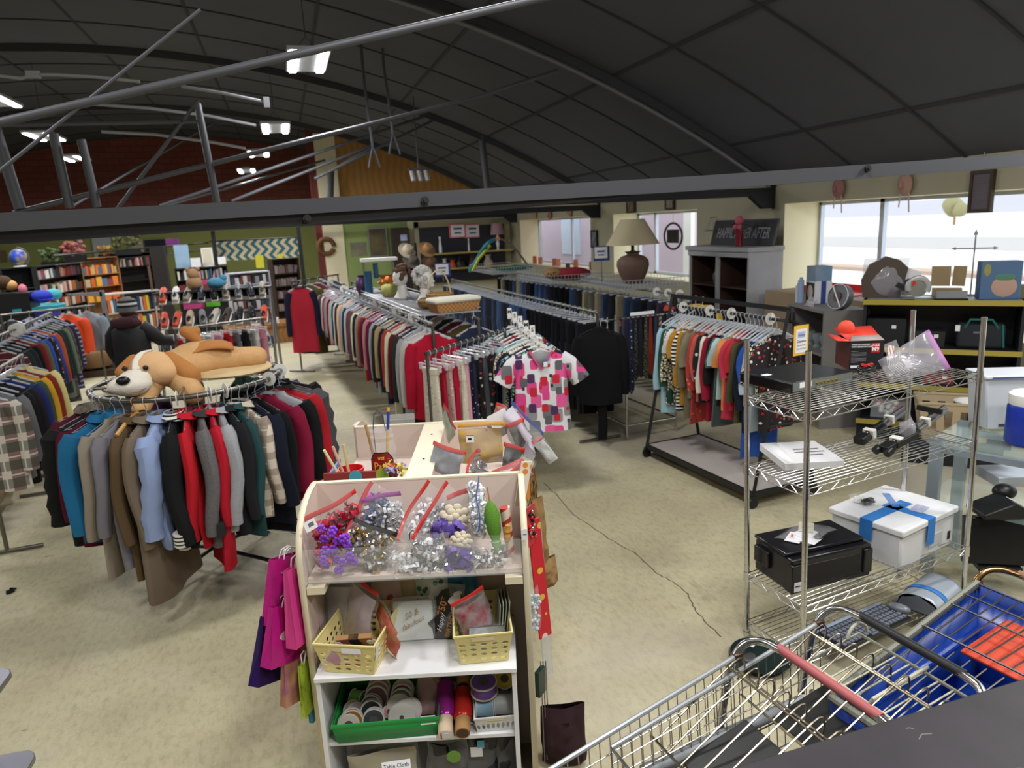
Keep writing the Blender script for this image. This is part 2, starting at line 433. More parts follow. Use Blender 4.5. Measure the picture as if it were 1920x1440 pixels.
for ti, Y in enumerate((9.2, 15.4, 21.6)):
    t = thing('roof_truss', ['dark truss whose chord end plate shows by the hanging word sign', 'middle dark truss deeper in the shop behind the hanging tubes', 'farthest dark truss close to the red block wall'][ti], 'truss', (0, Y, 2.6))
    tpart('top_chord', arch_beam(Y, .12, .13), m_steelp, t)
    tpart('bottom_chord', MB().bx((XL, Y - .04, 2.62), (XW, Y + .04, 2.74)), m_dark, t)
    tpart('end_plate', MB().prism([(6.45, 2.74), (6.99, 2.74), (6.99, 2.44), (6.8, 2.44), (6.6, 2.6)], Y - .05, Y + .05), m_dark, t)
    if ti == 0:
        tpart('flange_highlight', MB().tube([(x, Y - .02, roofz(x) - .17) for x in [lerp(1.0, 6.9, i / 14) for i in range(15)]], .03, 8), mat('flange_highlight_grey', '#75777e', .45, .3), t)  # added pale tube stands in for the highlight along the chord's lower flange
        for a, b_, r in (((25, 400), (890, 184), .028), ((220, 392), (372, 188), .02), ((370, 195), (407, 380), .04), ((0, 235), (372, 228), .02), ((-10, 240), (38, 392), .06), ((100, 250), (131, 390), .05), ((152, 262), (182, 388), .045), ((890, 184), (1045, 133), .028)):
            web(t, Y, a, b_, r)
    if ti == 1:
        for a, b_, r in (((300, 386), (890, 187), .03), ((590, 335), (780, 242), .03), ((780, 242), (890, 190), .03), ((896, 186), (914, 356), .07), ((435, 377), (700, 272), .03), ((620, 320), (700, 275), .025)):
            web(t, Y, a, b_, r)
    if ti == 2:
        for a, b_, r in (((620, 320), (619, 370), .1), ((130, 390), (400, 230), .03), ((300, 390), (610, 300), .03)):
            web(t, Y, a, b_, r)
for i, (pl, Y, lb) in enumerate((([(683, 155), (692, 225), (699, 275)], 12.0, 'thin forked cable hanging from the ceiling, left of the pair'), ([(720, 128), (730, 200), (737, 250)], 12.0, 'thin forked cable hanging from the ceiling, right of the pair'))):
    ps = [PY(a, b_, Y) for a, b_ in pl]; mb = MB(); top = ps[0].copy(); top.z = roofz(top.x)
    mb.tube([top] + ps, .022, 6)
    for s in (-1, 1): mb.tube([ps[-1], ps[-1] + Vector((s * .05, 0, -.16)), ps[-1] + Vector((s * .09, 0, -.32))], .016, 6)
    solo('hanging_cable', mb, m_pipe, lb, 'cable')
for i, (pl, Y, lb) in enumerate((([(0, 142), (40, 147), (62, 140), (105, 140), (180, 144), (262, 153)], 8.0, 'white conduit with a junction box snaking across the left ceiling'), ([(340, 162), (420, 175), (500, 192)], 9.6, 'white conduit leading to the hanging light near the pipe post'), ([(172, 195), (280, 203), (390, 217), (480, 235)], 11.0, 'white conduit curving above the pipe post'), ([(190, 247), (290, 252), (400, 267), (460, 278)], 13.0, 'thin white conduit lowest on the dark ceiling'))):
    ps = [PY(a, b_, Y) for a, b_ in pl]
    mb = MB().tube(ps, .016 + .002 * i, 6)
    if i == 0: mb.box(PY(62, 140, Y), (.11, .06, .06))
    if i == 1: mb.box(PY(500, 192, Y), (.07, .06, .12))
    solo('ceiling_conduit', mb, mat('white_conduit', '#8e9094', .5), lb, 'conduit')
m_led = mat('led_strip', '#ffffff', .5, emit='#f4f7ff', estr=26.)
m_hous = mat('lamp_housing', '#b7babd', .5, .2)
LAMPS = [((577, 118), 4.45, 'twin strip high-bay lamp nearest, beside the sloping pipe', 1.0), ((517, 243), 4.25, 'high-bay lamp hanging left of the forked cables, second nearest', 1.), ((485, 290), 4.25, 'small high-bay lamp below and beyond the second nearest one', 1.),
         ((463, 322), 4.2, 'farthest high-bay lamp of the right-hand line', 1.), ((84, 258), 4.5, 'broad high-bay lamp at the left beside the sloping web rod', 1.), ((139, 299), 4.4, 'far left high-bay lamp in front of the red block wall', 1.), ((-14, 190), 4.6, 'high-bay lamp cut off by the left edge of the view', 1.)]
LPOS = []
for (px, z, lb, sc) in [(a, b_, c, d) for a, b_, c, d in LAMPS]:
    p = P(*px, z); LPOS.append(p)
    t = thing('high_bay_lamp', lb, 'ceiling lamp', p, 0, 'high-bay lamps under the dark ceiling')
    part('lamp_housing', MB().box((0, 0, .04), (.5, 1.2, .05)), m_hous, t, bevel=.01)
    for s in (-1, 1): part('light_strip', MB().box((s * .17, 0, .008), (.085, 1.15, .016)), m_led, t)
    zt = roofz(p.x) - p.z
    part('hanging_wire', MB().tube([(-.2, 0, .06), (0, 0, .3), (.2, 0, .06)], .006, 5).tube([(0, 0, .3), (0, 0, zt)], .006, 5), m_pipe, t)
    part('driver_box', MB().box((0, 0, .1), (.14, .1, .07)), m_hous, t)
def lamp_and_fill_light(p, w, size=.6, col=(1., .985, .96)):
    d = bpy.data.lights.new('lamp_and_fill_light', 'AREA'); d.energy = w; d.size = size; d.color = col
    o = bpy.data.objects.new('lamp_and_fill_light', d); COL.objects.link(o); o.location = (p[0], p[1], p[2] - .03); return o
for p in LPOS: lamp_and_fill_light(p, 66)
NEAR = [(1.2, 1.6), (4.6, 2.2), (-2.6, 2.2), (1.2, 5.2 - .4), (-6.5, 4.5), (-5.5, 9.5), (-9, 15), (.8, -.6), (3.2, -.4)]  # out-of-view lamps; last two, behind the camera, are added fill for front faces
for k, (x, y) in enumerate(NEAR):
    z = min(roofz(x) - .45, 4.9); p = Vector((x, y, z))
    lamp_and_fill_light(p, 62)
p0 = PY(785, 322, 14.5)
t = thing('spotlight_track', 'small track of three pale spotlights on the dark ceiling', 'spotlight', p0)
part('track', MB().box((0, 0, .04), (.42, .05, .04)), m_pipe, t)
for i in range(3): part('spotlight', MB().cyl((-.14 + i * .14, 0, .02), (-.11 + i * .14, -.03, -.17), .045, .055, n=12), mat('spot_head', '#b0b0b2', .5), t)
mb = MB().tube([p0 + Vector((0, 0, .06)), Vector((p0.x, p0.y, roofz(p0.x)))], .012, 6)
mb.v = [tuple(Vector(v) - p0) for v in mb.v]; part('drop_rod', mb, m_pipe, t)
m_snow = mat('pale_lot', '#d9d8d4', .9, col2='#cfcac0', pat='noise', scale=.05, amt=.7)
struct('ground_outside', MB().bx((7.76, -80, -.45), (260, 200, -.35)), m_snow)
struct('road_outside', MB().bx((38, -80, -.35), (52, 200, -.33)), mat('asphalt_pale', '#a9a6a2', .9))
struct('verge_outside', MB().bx((24, -80, -.35), (25.2, 200, -.2)), mat('dry_verge', '#b09a86', .9))
mb = MB()
def hill(u, v):
    y = -120 + u * 420; return (150 + v * 60, y, -.5 + (math.sin(v * PI / 2)) * (4.2 + 2.2 * math.sin(u * 9) + 1.2 * math.sin(u * 31)))
mb.grid(hill, 60, 6); struct('hills_outside', mb, mat('hazy_hill', '#a9a8ad', .95))
mb = MB().bx((9.3, 15.2, -.35), (11, 34, 4.2), m=0)
nb = solo('neighbour_house', mb, [mat('lilac_siding', '#c9b8c6', .8)], 'lilac pink building standing outside the two far windows', 'building')
part('window', MB().bx((9.26, 22.0, 1.3), (9.3, 23.6, 3.0)), mat('sky_blue_glass', '#c5d6ea', .2), nb)
part('corner_board', MB().bx((9.24, 15.16, -.35), (9.34, 15.5, 4.2)), mat('white_trim_paint', '#e9e9e4', .7), nb)
part('siding_strip', MB().bx((9.25, 18.0, -.35), (9.3, 19.2, 4.2)), mat('pink_siding', '#d9a3a3', .8), nb)
for i, (x, y, h) in enumerate(((80, 70, 2.8), (84, 54, 2.2), (78, 44, 2.0))):
    t = thing('roadside_tree', ['yellowed round tree beyond the road by the hanging plaque', 'smaller yellowed tree beyond the road', 'low shrub beyond the road at the right edge'][i], 'tree', (x, y, -.35))
    part('trunk', MB().cyl((0, 0, 0), (0, 0, h * .5), .15), M_CARD, t)
    mb = MB(); rr = random.Random(i)
    for k in range(9): mb.ell((rr.uniform(-.9, .9), rr.uniform(-.9, .9), h * .6 + rr.uniform(-.4, .9)), rr.uniform(.6, 1.1), 8, 6)
    part('crown', mb, mat('yellow_leaves', '#8f8a62', .9), t)
def hanger_mesh(name, m, kind='top', w=.2):
    mb = MB()
    mb.tube(arc((0, 0, 0), .021, 200, -60, 9) + [(0, 0, -.04), (0, 0, -.085)], .0028 if kind != 'plastic' else .0032, 5)
    if kind in ('plastic', 'wood'):
        r = .008 if kind == 'plastic' else .013
        mb.tube([(-w, 0, -.165), (-w * .5, 0, -.118), (0, 0, -.085), (w * .5, 0, -.118), (w, 0, -.165)], r, 6)
        mb.tube([(-w * .9, 0, -.165), (w * .9, 0, -.165)], .004, 5)
        mb.box((0, 0, -.1), (.07, .006, .05))
    elif kind == 'wire':
        mb.tube([(-w, 0, -.165), (0, 0, -.085), (w, 0, -.165)], .0022, 5, closed=True)
    elif kind == 'clip':
        mb.tube([(-.16, 0, -.1), (.16, 0, -.1)], .007, 6); mb.tube([(0, 0, -.08), (0, 0, -.1)], .006, 6)
        for s in (-1, 1): mb.box((s * .13, 0, -.12), (.03, .022, .055))
    return mesh_of(name, mb, m)
m_wirehang = mat('white_wire', '#c9cdd4', .35, .5)
HANG = {'plastic': hanger_mesh('hanger_plastic', M_CLEAR, 'plastic'), 'wire': hanger_mesh('hanger_wire', m_wirehang, 'wire', .21),
        'clip': hanger_mesh('hanger_clip', M_CLEAR, 'clip'), 'wood': hanger_mesh('hanger_wood', mat('pale_wood', '#c79a5c', .5), 'wood', .2),
        'white': hanger_mesh('hanger_white', M_WHITEP, 'plastic', .2), 'black': hanger_mesh('hanger_black', M_BLACKP, 'plastic', .2)}
def put_hanger(parent, kind):
    o = bpy.data.objects.new('hanger', HANG[kind]); COL.objects.link(o); o.parent = parent; return o
def body_mesh(L, W, th, rr, hem=1.0, drop=.10, neck=.075, quilt=0., fold=.5, n=22):
    rows = [(0.0, neck, .35), (.03, neck + .015, .45), (.075, W * .86, .5), (.10, W * .97, .62), (.16, W, .85)]
    for i in range(1, 9): rows.append((.16 + (L - .16) * i / 8, lerp(W, W * hem, i / 8), 1.))
    ph, ph2, sway = rr.uniform(0, 6), rr.uniform(0, 6), rr.uniform(-.05, .05)
    mb = MB(); vs = []; fs = []
    for i, (z, w, t) in enumerate(rows):
        k = z / L
        for j in range(n):
            a = 2 * PI * j / n; c, s = math.cos(a), math.sin(a)
            x = w * abs(c) ** .8 * (1 if c > 0 else -1)
            tt = th * t * (1 + quilt * (.25 if i % 2 else -.2))
            y = tt * abs(s) ** .7 * (1 if s > 0 else -1)
            y += fold * .03 * k * math.sin(x / w * 5 + ph) + sway * k * k
            x += fold * .012 * k * math.sin(a * 3 + ph2)
            vs.append((x, y, -drop - z - (.012 * fold * k * math.sin(a * 2 + ph2))))
    for i in range(len(rows) - 1):
        for j in range(n):
            j2 = (j + 1) % n; fs.append((i * n + j, i * n + j2, (i + 1) * n + j2, (i + 1) * n + j))
    return mb.add(vs, fs)
def sleeve_mesh(s, W, ln, th, rr, r0=.075, r1=.05, quilt=0., drop=.10, swing=None, n=10, out=.06):
    yb = rr.uniform(-.05, .05) if swing is None else swing; pts = []; rs = []
    K = 9 if ln > .35 else 5
    for i in range(K + 1):
        t = i / K
        x = s * (W * .86 + out * math.sin(min(1, t * 1.6) * PI / 2) + .004 * math.sin(t * 9))
        pts.append((x, yb * t * t + .012 * math.sin(t * 7 + yb * 50), -drop - .085 - ln * t * (1 if t > .15 else .8)))
        r = lerp(r0, r1, t) * (1 + quilt * (.12 if i % 2 else -.1)); rs.append(r)
    rs[0] *= .75
    return MB().tube(pts, rs, n, ell=min(1., th / r0 * .9 + .15), up=(1, 0, 0))
def top_garment(name, label, cat, mat_, loc, rot, rr, L=.68, W=.2, th=.045, sl=.55, hang='plastic', group=None, quilt=0., hem=1.05, r0=.062, r1=.045,
                collar=None, cuff=None, band=None, drop=.10, fold=.6, sleeve_mat=None, swing=None):
    b = part(name, body_mesh(L, W, th, rr, hem, drop, quilt=quilt, fold=fold), mat_)
    place(b, loc, rot); tag(b, label, cat, group)
    if sl:
        for s in (-1, 1):
            so = part('sleeve', sleeve_mesh(s, W, sl, th, rr, r0, r1, quilt, drop, swing), sleeve_mat or mat_, b)
            if cuff:
                e = MB(); x = s * (W * .86 + .06); z = -drop - .085 - sl
                e.tube([(x, 0, z + .075), (x, 0, z - .01)], r1 * 1.06, 12, m=0, ell=min(1., th / r0 * .9 + .15), up=(1, 0, 0))
                part('cuff', e, cuff, so)
    if collar:
        c = MB(); vs = []; n = 16
        for zz, rx, ry in ((-.0, .075, .05), (.035, .085, .055), (.0, .115, .075)):
            for j in range(n):
                a = 2 * PI * j / n; vs.append((rx * math.cos(a), ry * math.sin(a), -drop - .015 + zz - .02 * math.sin(a) * (zz == 0)))
        c.add(vs, [(i * n + j, i * n + (j + 1) % n, (i + 1) * n + (j + 1) % n, (i + 1) * n + j) for i in range(2) for j in range(n)])
        part('collar', c, collar, b)
    if band:
        hb = MB(); n = 22; vs = []
        for z in (L - .07, L + .006):
            for j in range(n):
                a = 2 * PI * j / n; c_, s_ = math.cos(a), math.sin(a)
                vs.append((W * hem * 1.03 * abs(c_) ** .8 * (1 if c_ > 0 else -1), th * 1.12 * abs(s_) ** .7 * (1 if s_ > 0 else -1), -drop - z))
        hb.add(vs, [(j, (j + 1) % n, n + (j + 1) % n, n + j) for j in range(n)]); part('hem_band', hb, band, b)
    put_hanger(b, hang); return b
def trousers(name, label, cat, mat_, loc, rot, rr, L=1.0, W=.18, th=.035, group=None, hang='clip', legs=True, drop=.12, flare=.8):
    mb = MB(); ph = rr.uniform(0, 6); sw = rr.uniform(-.03, .03)
    def seg(x0, w0, x1, w1, za, zb, n=14, K=7):
        vs = []
        for i in range(K + 1):
            t = i / K; w = lerp(w0, w1, t); cx_ = lerp(x0, x1, t); z = lerp(za, zb, t)
            for j in range(n):
                a = 2 * PI * j / n; c, s = math.cos(a), math.sin(a)
                vs.append((cx_ + w * abs(c) ** .8 * (1 if c > 0 else -1), th * (abs(s) ** .7) * (1 if s > 0 else -1) + .014 * t * math.sin(3 * a + ph) + sw * t * (1 if za < -.3 else 0), z))
        mb.add(vs, [(i * n + j, i * n + (j + 1) % n, (i + 1) * n + (j + 1) % n, (i + 1) * n + j) for i in range(K) for j in range(n)] + [tuple(range(n))[::-1], tuple(range(K * n, K * n + n))])
    if legs:
        seg(0, W * .93, 0, W, -drop, -drop - L * .27, K=3)
        for s in (-1, 1): seg(s * W * .5, W * .52, s * W * .52, W * .5 * flare, -drop - L * .25, -drop - L)
    else: seg(0, W * .8, 0, W * flare, -drop, -drop - L)
    b = part(name, mb, mat_); place(b, loc, rot); tag(b, label, cat, group)
    part('waistband', MB().tube([(-W * .0, 0, -drop + .004), (0, 0, -drop - .04)], W * .96, 16, ell=th / W * 1.12, up=(1, 0, 0)), mat_, b)
    put_hanger(b, hang); return b
def divider(label, loc, rot, text=None, group='white size discs on the clothes rails', r=.045):
    mb = MB(); n = 20; vs = []
    for y in (-.0015, .0015):
        for rad in (.016, r):
            for j in range(n): a = 2 * PI * j / n; vs.append((rad * math.cos(a), y, rad * math.sin(a) - .0))
    fs = []
    for j in range(n):
        j2 = (j + 1) % n
        fs += [(j, n + j, n + j2, j2), (2 * n + j, 2 * n + j2, 3 * n + j2, 3 * n + j), (n + j, 3 * n + j, 3 * n + j2, n + j2), (j, j2, 2 * n + j2, 2 * n + j)]
    mb.add(vs, fs)
    o = part('size_disc', mb, M_WHITEP); place(o, loc, rot); tag(o, label, 'size marker', group)
    if text:
        t = MB()
        for a in (0, 120, 240): t.text(text, .02, (.03 * math.sin(R(a)), -.0025, .03 * math.cos(R(a))), (PI / 2, 0, 0), depth=.0003)
        part('size_letters', t, M_INK, o)
    return o
F_LEO = mat('leopard_print', '#e6dcc2', .9, col2='#191613', pat='leopard', scale=34, amt=.12)
F_LEOT = mat('teal_leopard_print', '#8fc2b4', .9, col2='#161616', pat='leopard', scale=26, amt=.13)
F_ZEB = mat('black_white_stripe_knit', '#1b1b1d', .9, col2='#e4e2dd', pat='sz', scale=28, amt=.5)
F_FLN = mat('navy_floral', '#1c2340', .9, col2='#c9cfe0', pat='dots', scale=30, amt=.24, col3='#7c2a34')
F_FLD = mat('dark_floral', '#231c20', .9, col2='#b3242e', pat='dots', scale=24, amt=.28, col3='#e7ddd0')
F_FLP = mat('pink_floral', '#c9a9a6', .9, col2='#8c3545', pat='dots', scale=32, amt=.25, col3='#e9dccf')
F_FLG = mat('cream_floral', '#cfc9b8', .9, col2='#8b8d7c', pat='dots', scale=34, amt=.24, col3='#e8e2d4')
F_FLR = mat('red_patterned', '#a83833', .9, col2='#d5694a', pat='dots', scale=22, amt=.3, col3='#4a4056')
F_FLB = mat('blue_red_blossom', '#2b3566', .9, col2='#d9dde4', pat='dots', scale=20, amt=.3, col3='#b8403a')
F_BWP = mat('black_white_print', '#17171a', .9, col2='#cfcac4', pat='dots', scale=20, amt=.3, col3='#a93442')
F_NDOT = mat('navy_dotted', '#222c4a', .9, col2='#7f8dac', pat='dots', scale=60, amt=.2)
F_PLAID = mat('red_green_plaid', '#c9c0b6', .9, col2='#5a1622', pat='plaid', scale=7, amt=.55, col3='#1f3f2c')
F_PLAIDB = mat('beige_plaid', '#d8cdbd', .92, col2='#8d7b72', pat='plaid', scale=9, amt=.42, col3='#8d7b72')
F_STRM = mat('maroon_striped', '#4c1521', .9, col2='#c9b6b6', pat='sz', scale=14, amt=.12)
F_DENIM = [mat('denim_%d' % i, c, .9, col2=c2, pat='noise', scale=30, amt=.8) for i, (c, c2) in enumerate((('#22304a', '#1b273e'), ('#1b2233', '#151b2a'), ('#2d456b', '#233a5d'), ('#171b26', '#12151d'), ('#26344c', '#31425f'), ('#3a5680', '#2f4a72')))]
F_BLKS = [fab('#141417'), fab('#1b1c22'), fab('#17161a'), fab('#22242c'), fab('#0f0f12')]
COLNAME = {}
def cname(hexc):
    h = hexc.lstrip('#'); r, g, b_ = [int(h[i:i + 2], 16) / 255 for i in (0, 2, 4)]
    import colorsys
    hh, s, v = colorsys.rgb_to_hsv(r, g, b_); hh *= 360
    if v < .2: return 'black'
    if s < .1: return 'dark grey' if v < .4 else ('grey' if v < .62 else ('light grey' if v < .8 else 'off-white'))
    pre = 'dark ' if v < .38 else ('pale ' if s < .3 and v > .7 else '')
    if hh < 16 or hh >= 335: n = ('pink' if v > .75 and s < .5 else 'red') if v > .4 else 'maroon'
    elif hh < 42: n = 'brown' if v < .6 else ('tan' if s < .5 else 'orange')
    elif hh < 68: n = 'cream' if s < .35 and v > .7 else ('olive' if v < .6 else 'yellow')
    elif hh < 165: n = 'green'
    elif hh < 200: n = 'teal'
    elif hh < 255: n = 'navy' if v < .4 else 'blue'
    elif hh < 290: n = 'purple'
    else: n = 'plum'
    if n in ('navy', 'maroon', 'cream', 'olive') and pre: pre = ''
    return (pre + n).strip()
RC = Vector((-.75, 5.42, 0)); RR, RZ = .62, 1.43
rk = thing('round_clothes_rack', 'round chrome clothes rack ringed with coats under the plush dog', 'clothes rack', RC)
def ring(r): return [(RR * math.cos(2 * PI * i / 48), RR * math.sin(2 * PI * i / 48), RZ) for i in range(48)]
M_RAIL = mat('worn_rail_steel', '#76746e', .35, .9)
part('ring_rail', MB().tube(ring(RR), .017, 10, closed=True), M_RAIL, rk)
part('centre_post', MB().cyl((0, 0, .12), (0, 0, RZ + .02), .02), M_RAIL, rk)
part('cross_spoke', MB().cyl((-RR, 0, RZ), (RR, 0, RZ), .01).cyl((0, -RR, RZ), (0, RR, RZ), .01), M_RAIL, rk)
for k in range(4):
    a = R(52 + 90 * k); c, s = math.cos(a), math.sin(a)
    part('foot_bar', MB().cyl((0, 0, .14), (c * .58, s * .58, .09), .015), M_BLACKM, rk)
    part('caster', MB().cyl((c * .58 - .012 * s, s * .58 + .012 * c, .04), (c * .58 + .012 * s, s * .58 - .012 * c, .04), .04).box((c * .58, s * .58, .075), (.03, .03, .05)), M_BLACKP, rk)
tbl = MB().lathe([(0, 0), (.29, 0), (.3, .012), (.29, .024), (0, .024)], 40)
solo('display_board', tbl, mat('beige_board', '#cdb487', .7), 'round beige board lying on the coat rack beneath the plush dog', 'board', RC + Vector((.27, .08, RZ + .018)))
rr = random.Random(11)
m_varsity = fab('#1a1b1d'); m_wstripe = mat('white_cuff_stripes', '#dedbd2', .9, col2='#1a1b1d', pat='sz', scale=42, amt=.4)
m_melange = mat('grey_melange_wool', '#6e6d6f', .95, col2='#5a595b', pat='noise', scale=90, amt=.5)
m_lmel = mat('light_grey_melange', '#a2a5aa', .95, col2='#94979d', pat='noise', scale=90, amt=.5)
m_fur = mat('grey_fur', '#8d8579', .95, col2='#4f473e', pat='noise', scale=40, amt=.5, bump=.6)
COATS = [
 (188, 'maroon jacket with fur hood at the far left of the round coat rack', fab('#4d1a2b'), .72, .22, .06, .56, dict(collar=m_fur)),
 (205, 'black puffer coat hanging leftmost on the round coat rack', fab('#191a1b'), .86, .25, .10, .62, dict(quilt=1., r0=.085, r1=.07)),
 (213, 'burgundy jacket squeezed between the black puffer and the teal jacket', fab('#54172a'), .86, .22, .05, .58, {}),
 (221, 'teal blue jacket on a clear hanger on the round coat rack', fab('#20648f'), .8, .24, .07, .62, dict(r0=.08, r1=.062, collar=fab('#20648f'))),
 (231, 'long beige wool coat next to the teal jacket', fab('#8f8578'), 1.02, .22, .05, .66, {}),
 (238, 'soft grey-lilac coat next to the long beige coat', fab('#77757f'), .94, .22, .055, .62, {}),
 (245, 'brown cotton coat with shoulder strap on the wooden hanger', fab('#5b4a35'), 1.02, .23, .05, .66, dict(hang='wood', collar=fab('#5b4a35'))),
 (252, 'long taupe trench coat reaching lowest at the front of the round rack', fab('#746759'), 1.16, .24, .06, .68, dict(collar=fab('#746759'), hem=1.25)),
 (259, 'pale blue quilted coat at the front of the round rack', fab('#8b9cc4'), .8, .24, .08, .62, dict(quilt=.8, r0=.08, r1=.066, collar=fab('#8b9cc4'))),
 (267, 'black varsity jacket with white striped collar and cuffs', m_varsity, .82, .24, .07, .68, dict(cuff=m_wstripe, band=m_wstripe, collar=m_wstripe, r0=.078, r1=.06)),
 (274, 'bright red zip jacket beside the black varsity jacket', fab('#b81f2b'), .84, .22, .05, .68, dict(collar=fab('#b81f2b'))),
 (281, 'grey melange wool coat with dark hem beside the red zip jacket', m_melange, .86, .23, .06, .66, dict(cuff=fab('#2e2f33'), collar=fab('#38383c'))),
 (286.5, 'long red hooded coat hanging lowest to the right of the grey wool coat', fab('#b51e30'), 1.02, .21, .055, .62, dict(hem=1.3, collar=fab('#b51e30'))),
 (291, 'light grey quilted jacket with thin seams', m_lmel, .78, .23, .06, .62, dict(quilt=.35, collar=m_lmel)),
 (295.5, 'black coat behind the light grey quilted jacket', fab('#212226'), .82, .23, .06, .62, dict(collar=fab('#212226'))),
 (300, 'dark green anorak between the black coat and the plaid shirt jacket', fab('#27484a'), .86, .22, .05, .6, dict(collar=fab('#27484a'))),
 (305, 'beige and brown plaid flannel shirt jacket', F_PLAIDB, .76, .22, .05, .58, dict(collar=mat('cream_fleece', '#c2b6a6', .95), r0=.068)),
 (311, 'dark navy coat right of the plaid shirt jacket', fab('#181c2c'), .86, .24, .07, .62, dict(r0=.078, r1=.06)),
 (317, 'long black coat right of the navy coat', fab('#17171a'), .92, .24, .06, .62, {}),
 (327, 'crimson fleece jacket on the right of the round coat rack', fab('#7f1937'), .76, .23, .06, .58, dict(r0=.08, r1=.07)),
 (337, 'grey and black hooded jacket behind the crimson fleece', m_lmel, .74, .23, .06, .56, dict(sleeve_mat=fab('#19191b'), r0=.075, r1=.065)),
 (348, 'red and black jacket beside the charcoal puffer', fab('#a81f2b'), .74, .23, .06, .58, dict(r0=.078, r1=.065, collar=fab('#1b1b1d'))),
 (0, 'charcoal puffer jacket at the right of the round coat rack', fab('#4a484d'), .74, .25, .10, .58, dict(quilt=1., r0=.09, r1=.075)),
 (14, 'broad black jacket at the back right of the round coat rack', fab('#141416'), .78, .27, .07, .5, dict(r0=.08)),
 (32, 'dark blue anorak on the back of the round coat rack', fab('#232b45'), .8, .23, .06, .55, {}),
 (60, 'dark green parka on the back of the round coat rack', fab('#2c3a33'), .8, .23, .06, .55, {}),
 (95, 'brown jacket on the back of the round coat rack behind the dog', fab('#4b3a30'), .8, .23, .06, .55, {}),
 (125, 'plum jacket on the back of the round coat rack', fab('#41243c'), .8, .23, .06, .55, {}),
 (160, 'grey anorak on the back left of the round coat rack', fab('#55575c'), .78, .23, .06, .55, {}),
]
for a, lb, m, L, w_, th, sl, kw in COATS:
    t = R(a); kw = dict(kw)
    top_garment('coat', lb, 'coat', m, RC + Vector((RR * math.cos(t), RR * math.sin(t), RZ + .0)), t + R(rr.uniform(-4, 4)), rr, L=L, W=w_, th=th * .8, sl=sl,
                hang=kw.pop('hang', 'wire'), swing=rr.uniform(-.04, .04), **kw)
for a, lb in ((270, 'white size ring on the round rack right of the dog muzzle'), (288, 'white size ring on the round rack above the light grey quilted jacket'), (297, 'white size ring on the round rack above the black coat'), (332, 'large white size disc on the right of the round rack'), (0, 'clear size disc at the far right of the round rack')):
    t = R(a); divider(lb, RC + Vector((RR * math.cos(t), RR * math.sin(t), RZ)), t, None, r=.05)
def straight_rack(name, label, cat, p0, p1, z, feet=True, rail=.016, m=None, base=.25):
    m = m or M_RAIL; p0 = Vector((p0[0], p0[1], 0)); p1 = Vector((p1[0], p1[1], 0)); d = (p1 - p0); ln = d.length
    t = thing(name, label, cat, p0, math.atan2(d.y, d.x))
    part('hanging_rail', MB().cyl((0, 0, z), (ln, 0, z), rail, n=10), m, t)
    for x in ((.02, ln - .02) if feet else ()):
        part('upright', MB().cyl((x, 0, .03), (x, 0, z + .01), .016, n=10), m, t)
        part('foot', MB().cyl((x, -base, .02), (x, base, .02), .016, n=10), m, t)
    return t
def fill(p0, p1, z, specs, rr, fn, jitter=.015, ang=4, flip=PI / 2):
    p0 = Vector((p0[0], p0[1], z)); p1 = Vector((p1[0], p1[1], z)); d = p1 - p0; n = len(specs); base = math.atan2(d.y, d.x) - flip
    for i, s in enumerate(specs):
        t = (i + .5) / n; p = p0 + d * t + d.normalized() * rr.uniform(-jitter, jitter)
        fn(i, s, p, base + R(rr.uniform(-ang, ang)))
A0, A1 = (1.27, 6.65), (.62, 14.9)
straight_rack('clothes_rack', 'long chrome rack of long-sleeved tops left of the wicker baskets', 'clothes rack', A0, A1, 1.5)
CA = ['#a3152e', '#b9b6b0', '#9d9ca2', '#2f322e', '#5b2028', '#d9d3b8', '#a84434', '#1d2440', '#b59c6c', '#2a2d2b', '#aab0ba', '#6b2440', '#d58fa0', '#4a2a30', '#a5241f', '#8b8a86', '#1c1c1e', '#d8d0b4', '#54424a', '#6e3a44', '#a8b2bd', '#232a36', '#8aa0ad', '#b08c7c', '#d0b89e', '#3a2a28', '#cfc9be', '#221a3e', '#8fc0d0', '#c99a86', '#2a2438', '#b48a90', '#7c8aa0', '#9b2f3c', '#d9d4c8', '#38424a', '#6f5a66', '#c9a0a8', '#29303c', '#8c7c6e', '#b9c4cc', '#5c2230', '#dcd6c6', '#2a2a2e', '#7a94a0', '#a07a6a']
rr = random.Random(21)
def fA(i, c, p, a):
    nm = 'cardigan' if i % 5 == 3 else 'jumper'
    top_garment(nm, '%s %s, %s from the near end of the long-sleeved rack' % (cname(c), nm.replace('_', ' '), ordn(i)), 'clothing', fab(c), p, a, rr, L=rr.uniform(.62, .95) if i not in (5, 3) else 1.0, W=.215, th=.05,
                sl=rr.uniform(.55, .7), r0=.07, r1=.052, hang='plastic', group='tops along the long-sleeved rack')
fill(A0, A1, 1.5, CA, rr, fA)
A20, A21 = (1.75, 6.75), (1.12, 13.6)
straight_rack('clothes_rack', 'chrome rack of dark tops running under the wicker baskets', 'clothes rack', A20, A21, 1.5)
CA2 = ['#232b40', '#5a4a2c', '#5b2030', '#2b2b30', '#8c7a6a', '#383a40', '#1e2230', '#6a6d72', '#3a2630', '#24303a', '#888a90', '#4b4a4c', '#2a2a2d', '#5d5560', '#33363c', '#74787e', '#2c2533', '#4a5560', '#6d6a66', '#202226', '#504040', '#3c4a55', '#7d8288', '#2d2d36']
def fA2(i, c, p, a):
    top_garment('blouse', '%s blouse, %s from the near end of the rack below the wicker baskets' % (cname(c), ordn(i)), 'clothing', fab(c), p, a, rr, L=rr.uniform(.6, .75), W=.21, th=.05, sl=.5, hang='plastic', group='blouses under the wicker baskets')
fill(A20, A21, 1.5, CA2, rr, fA2)
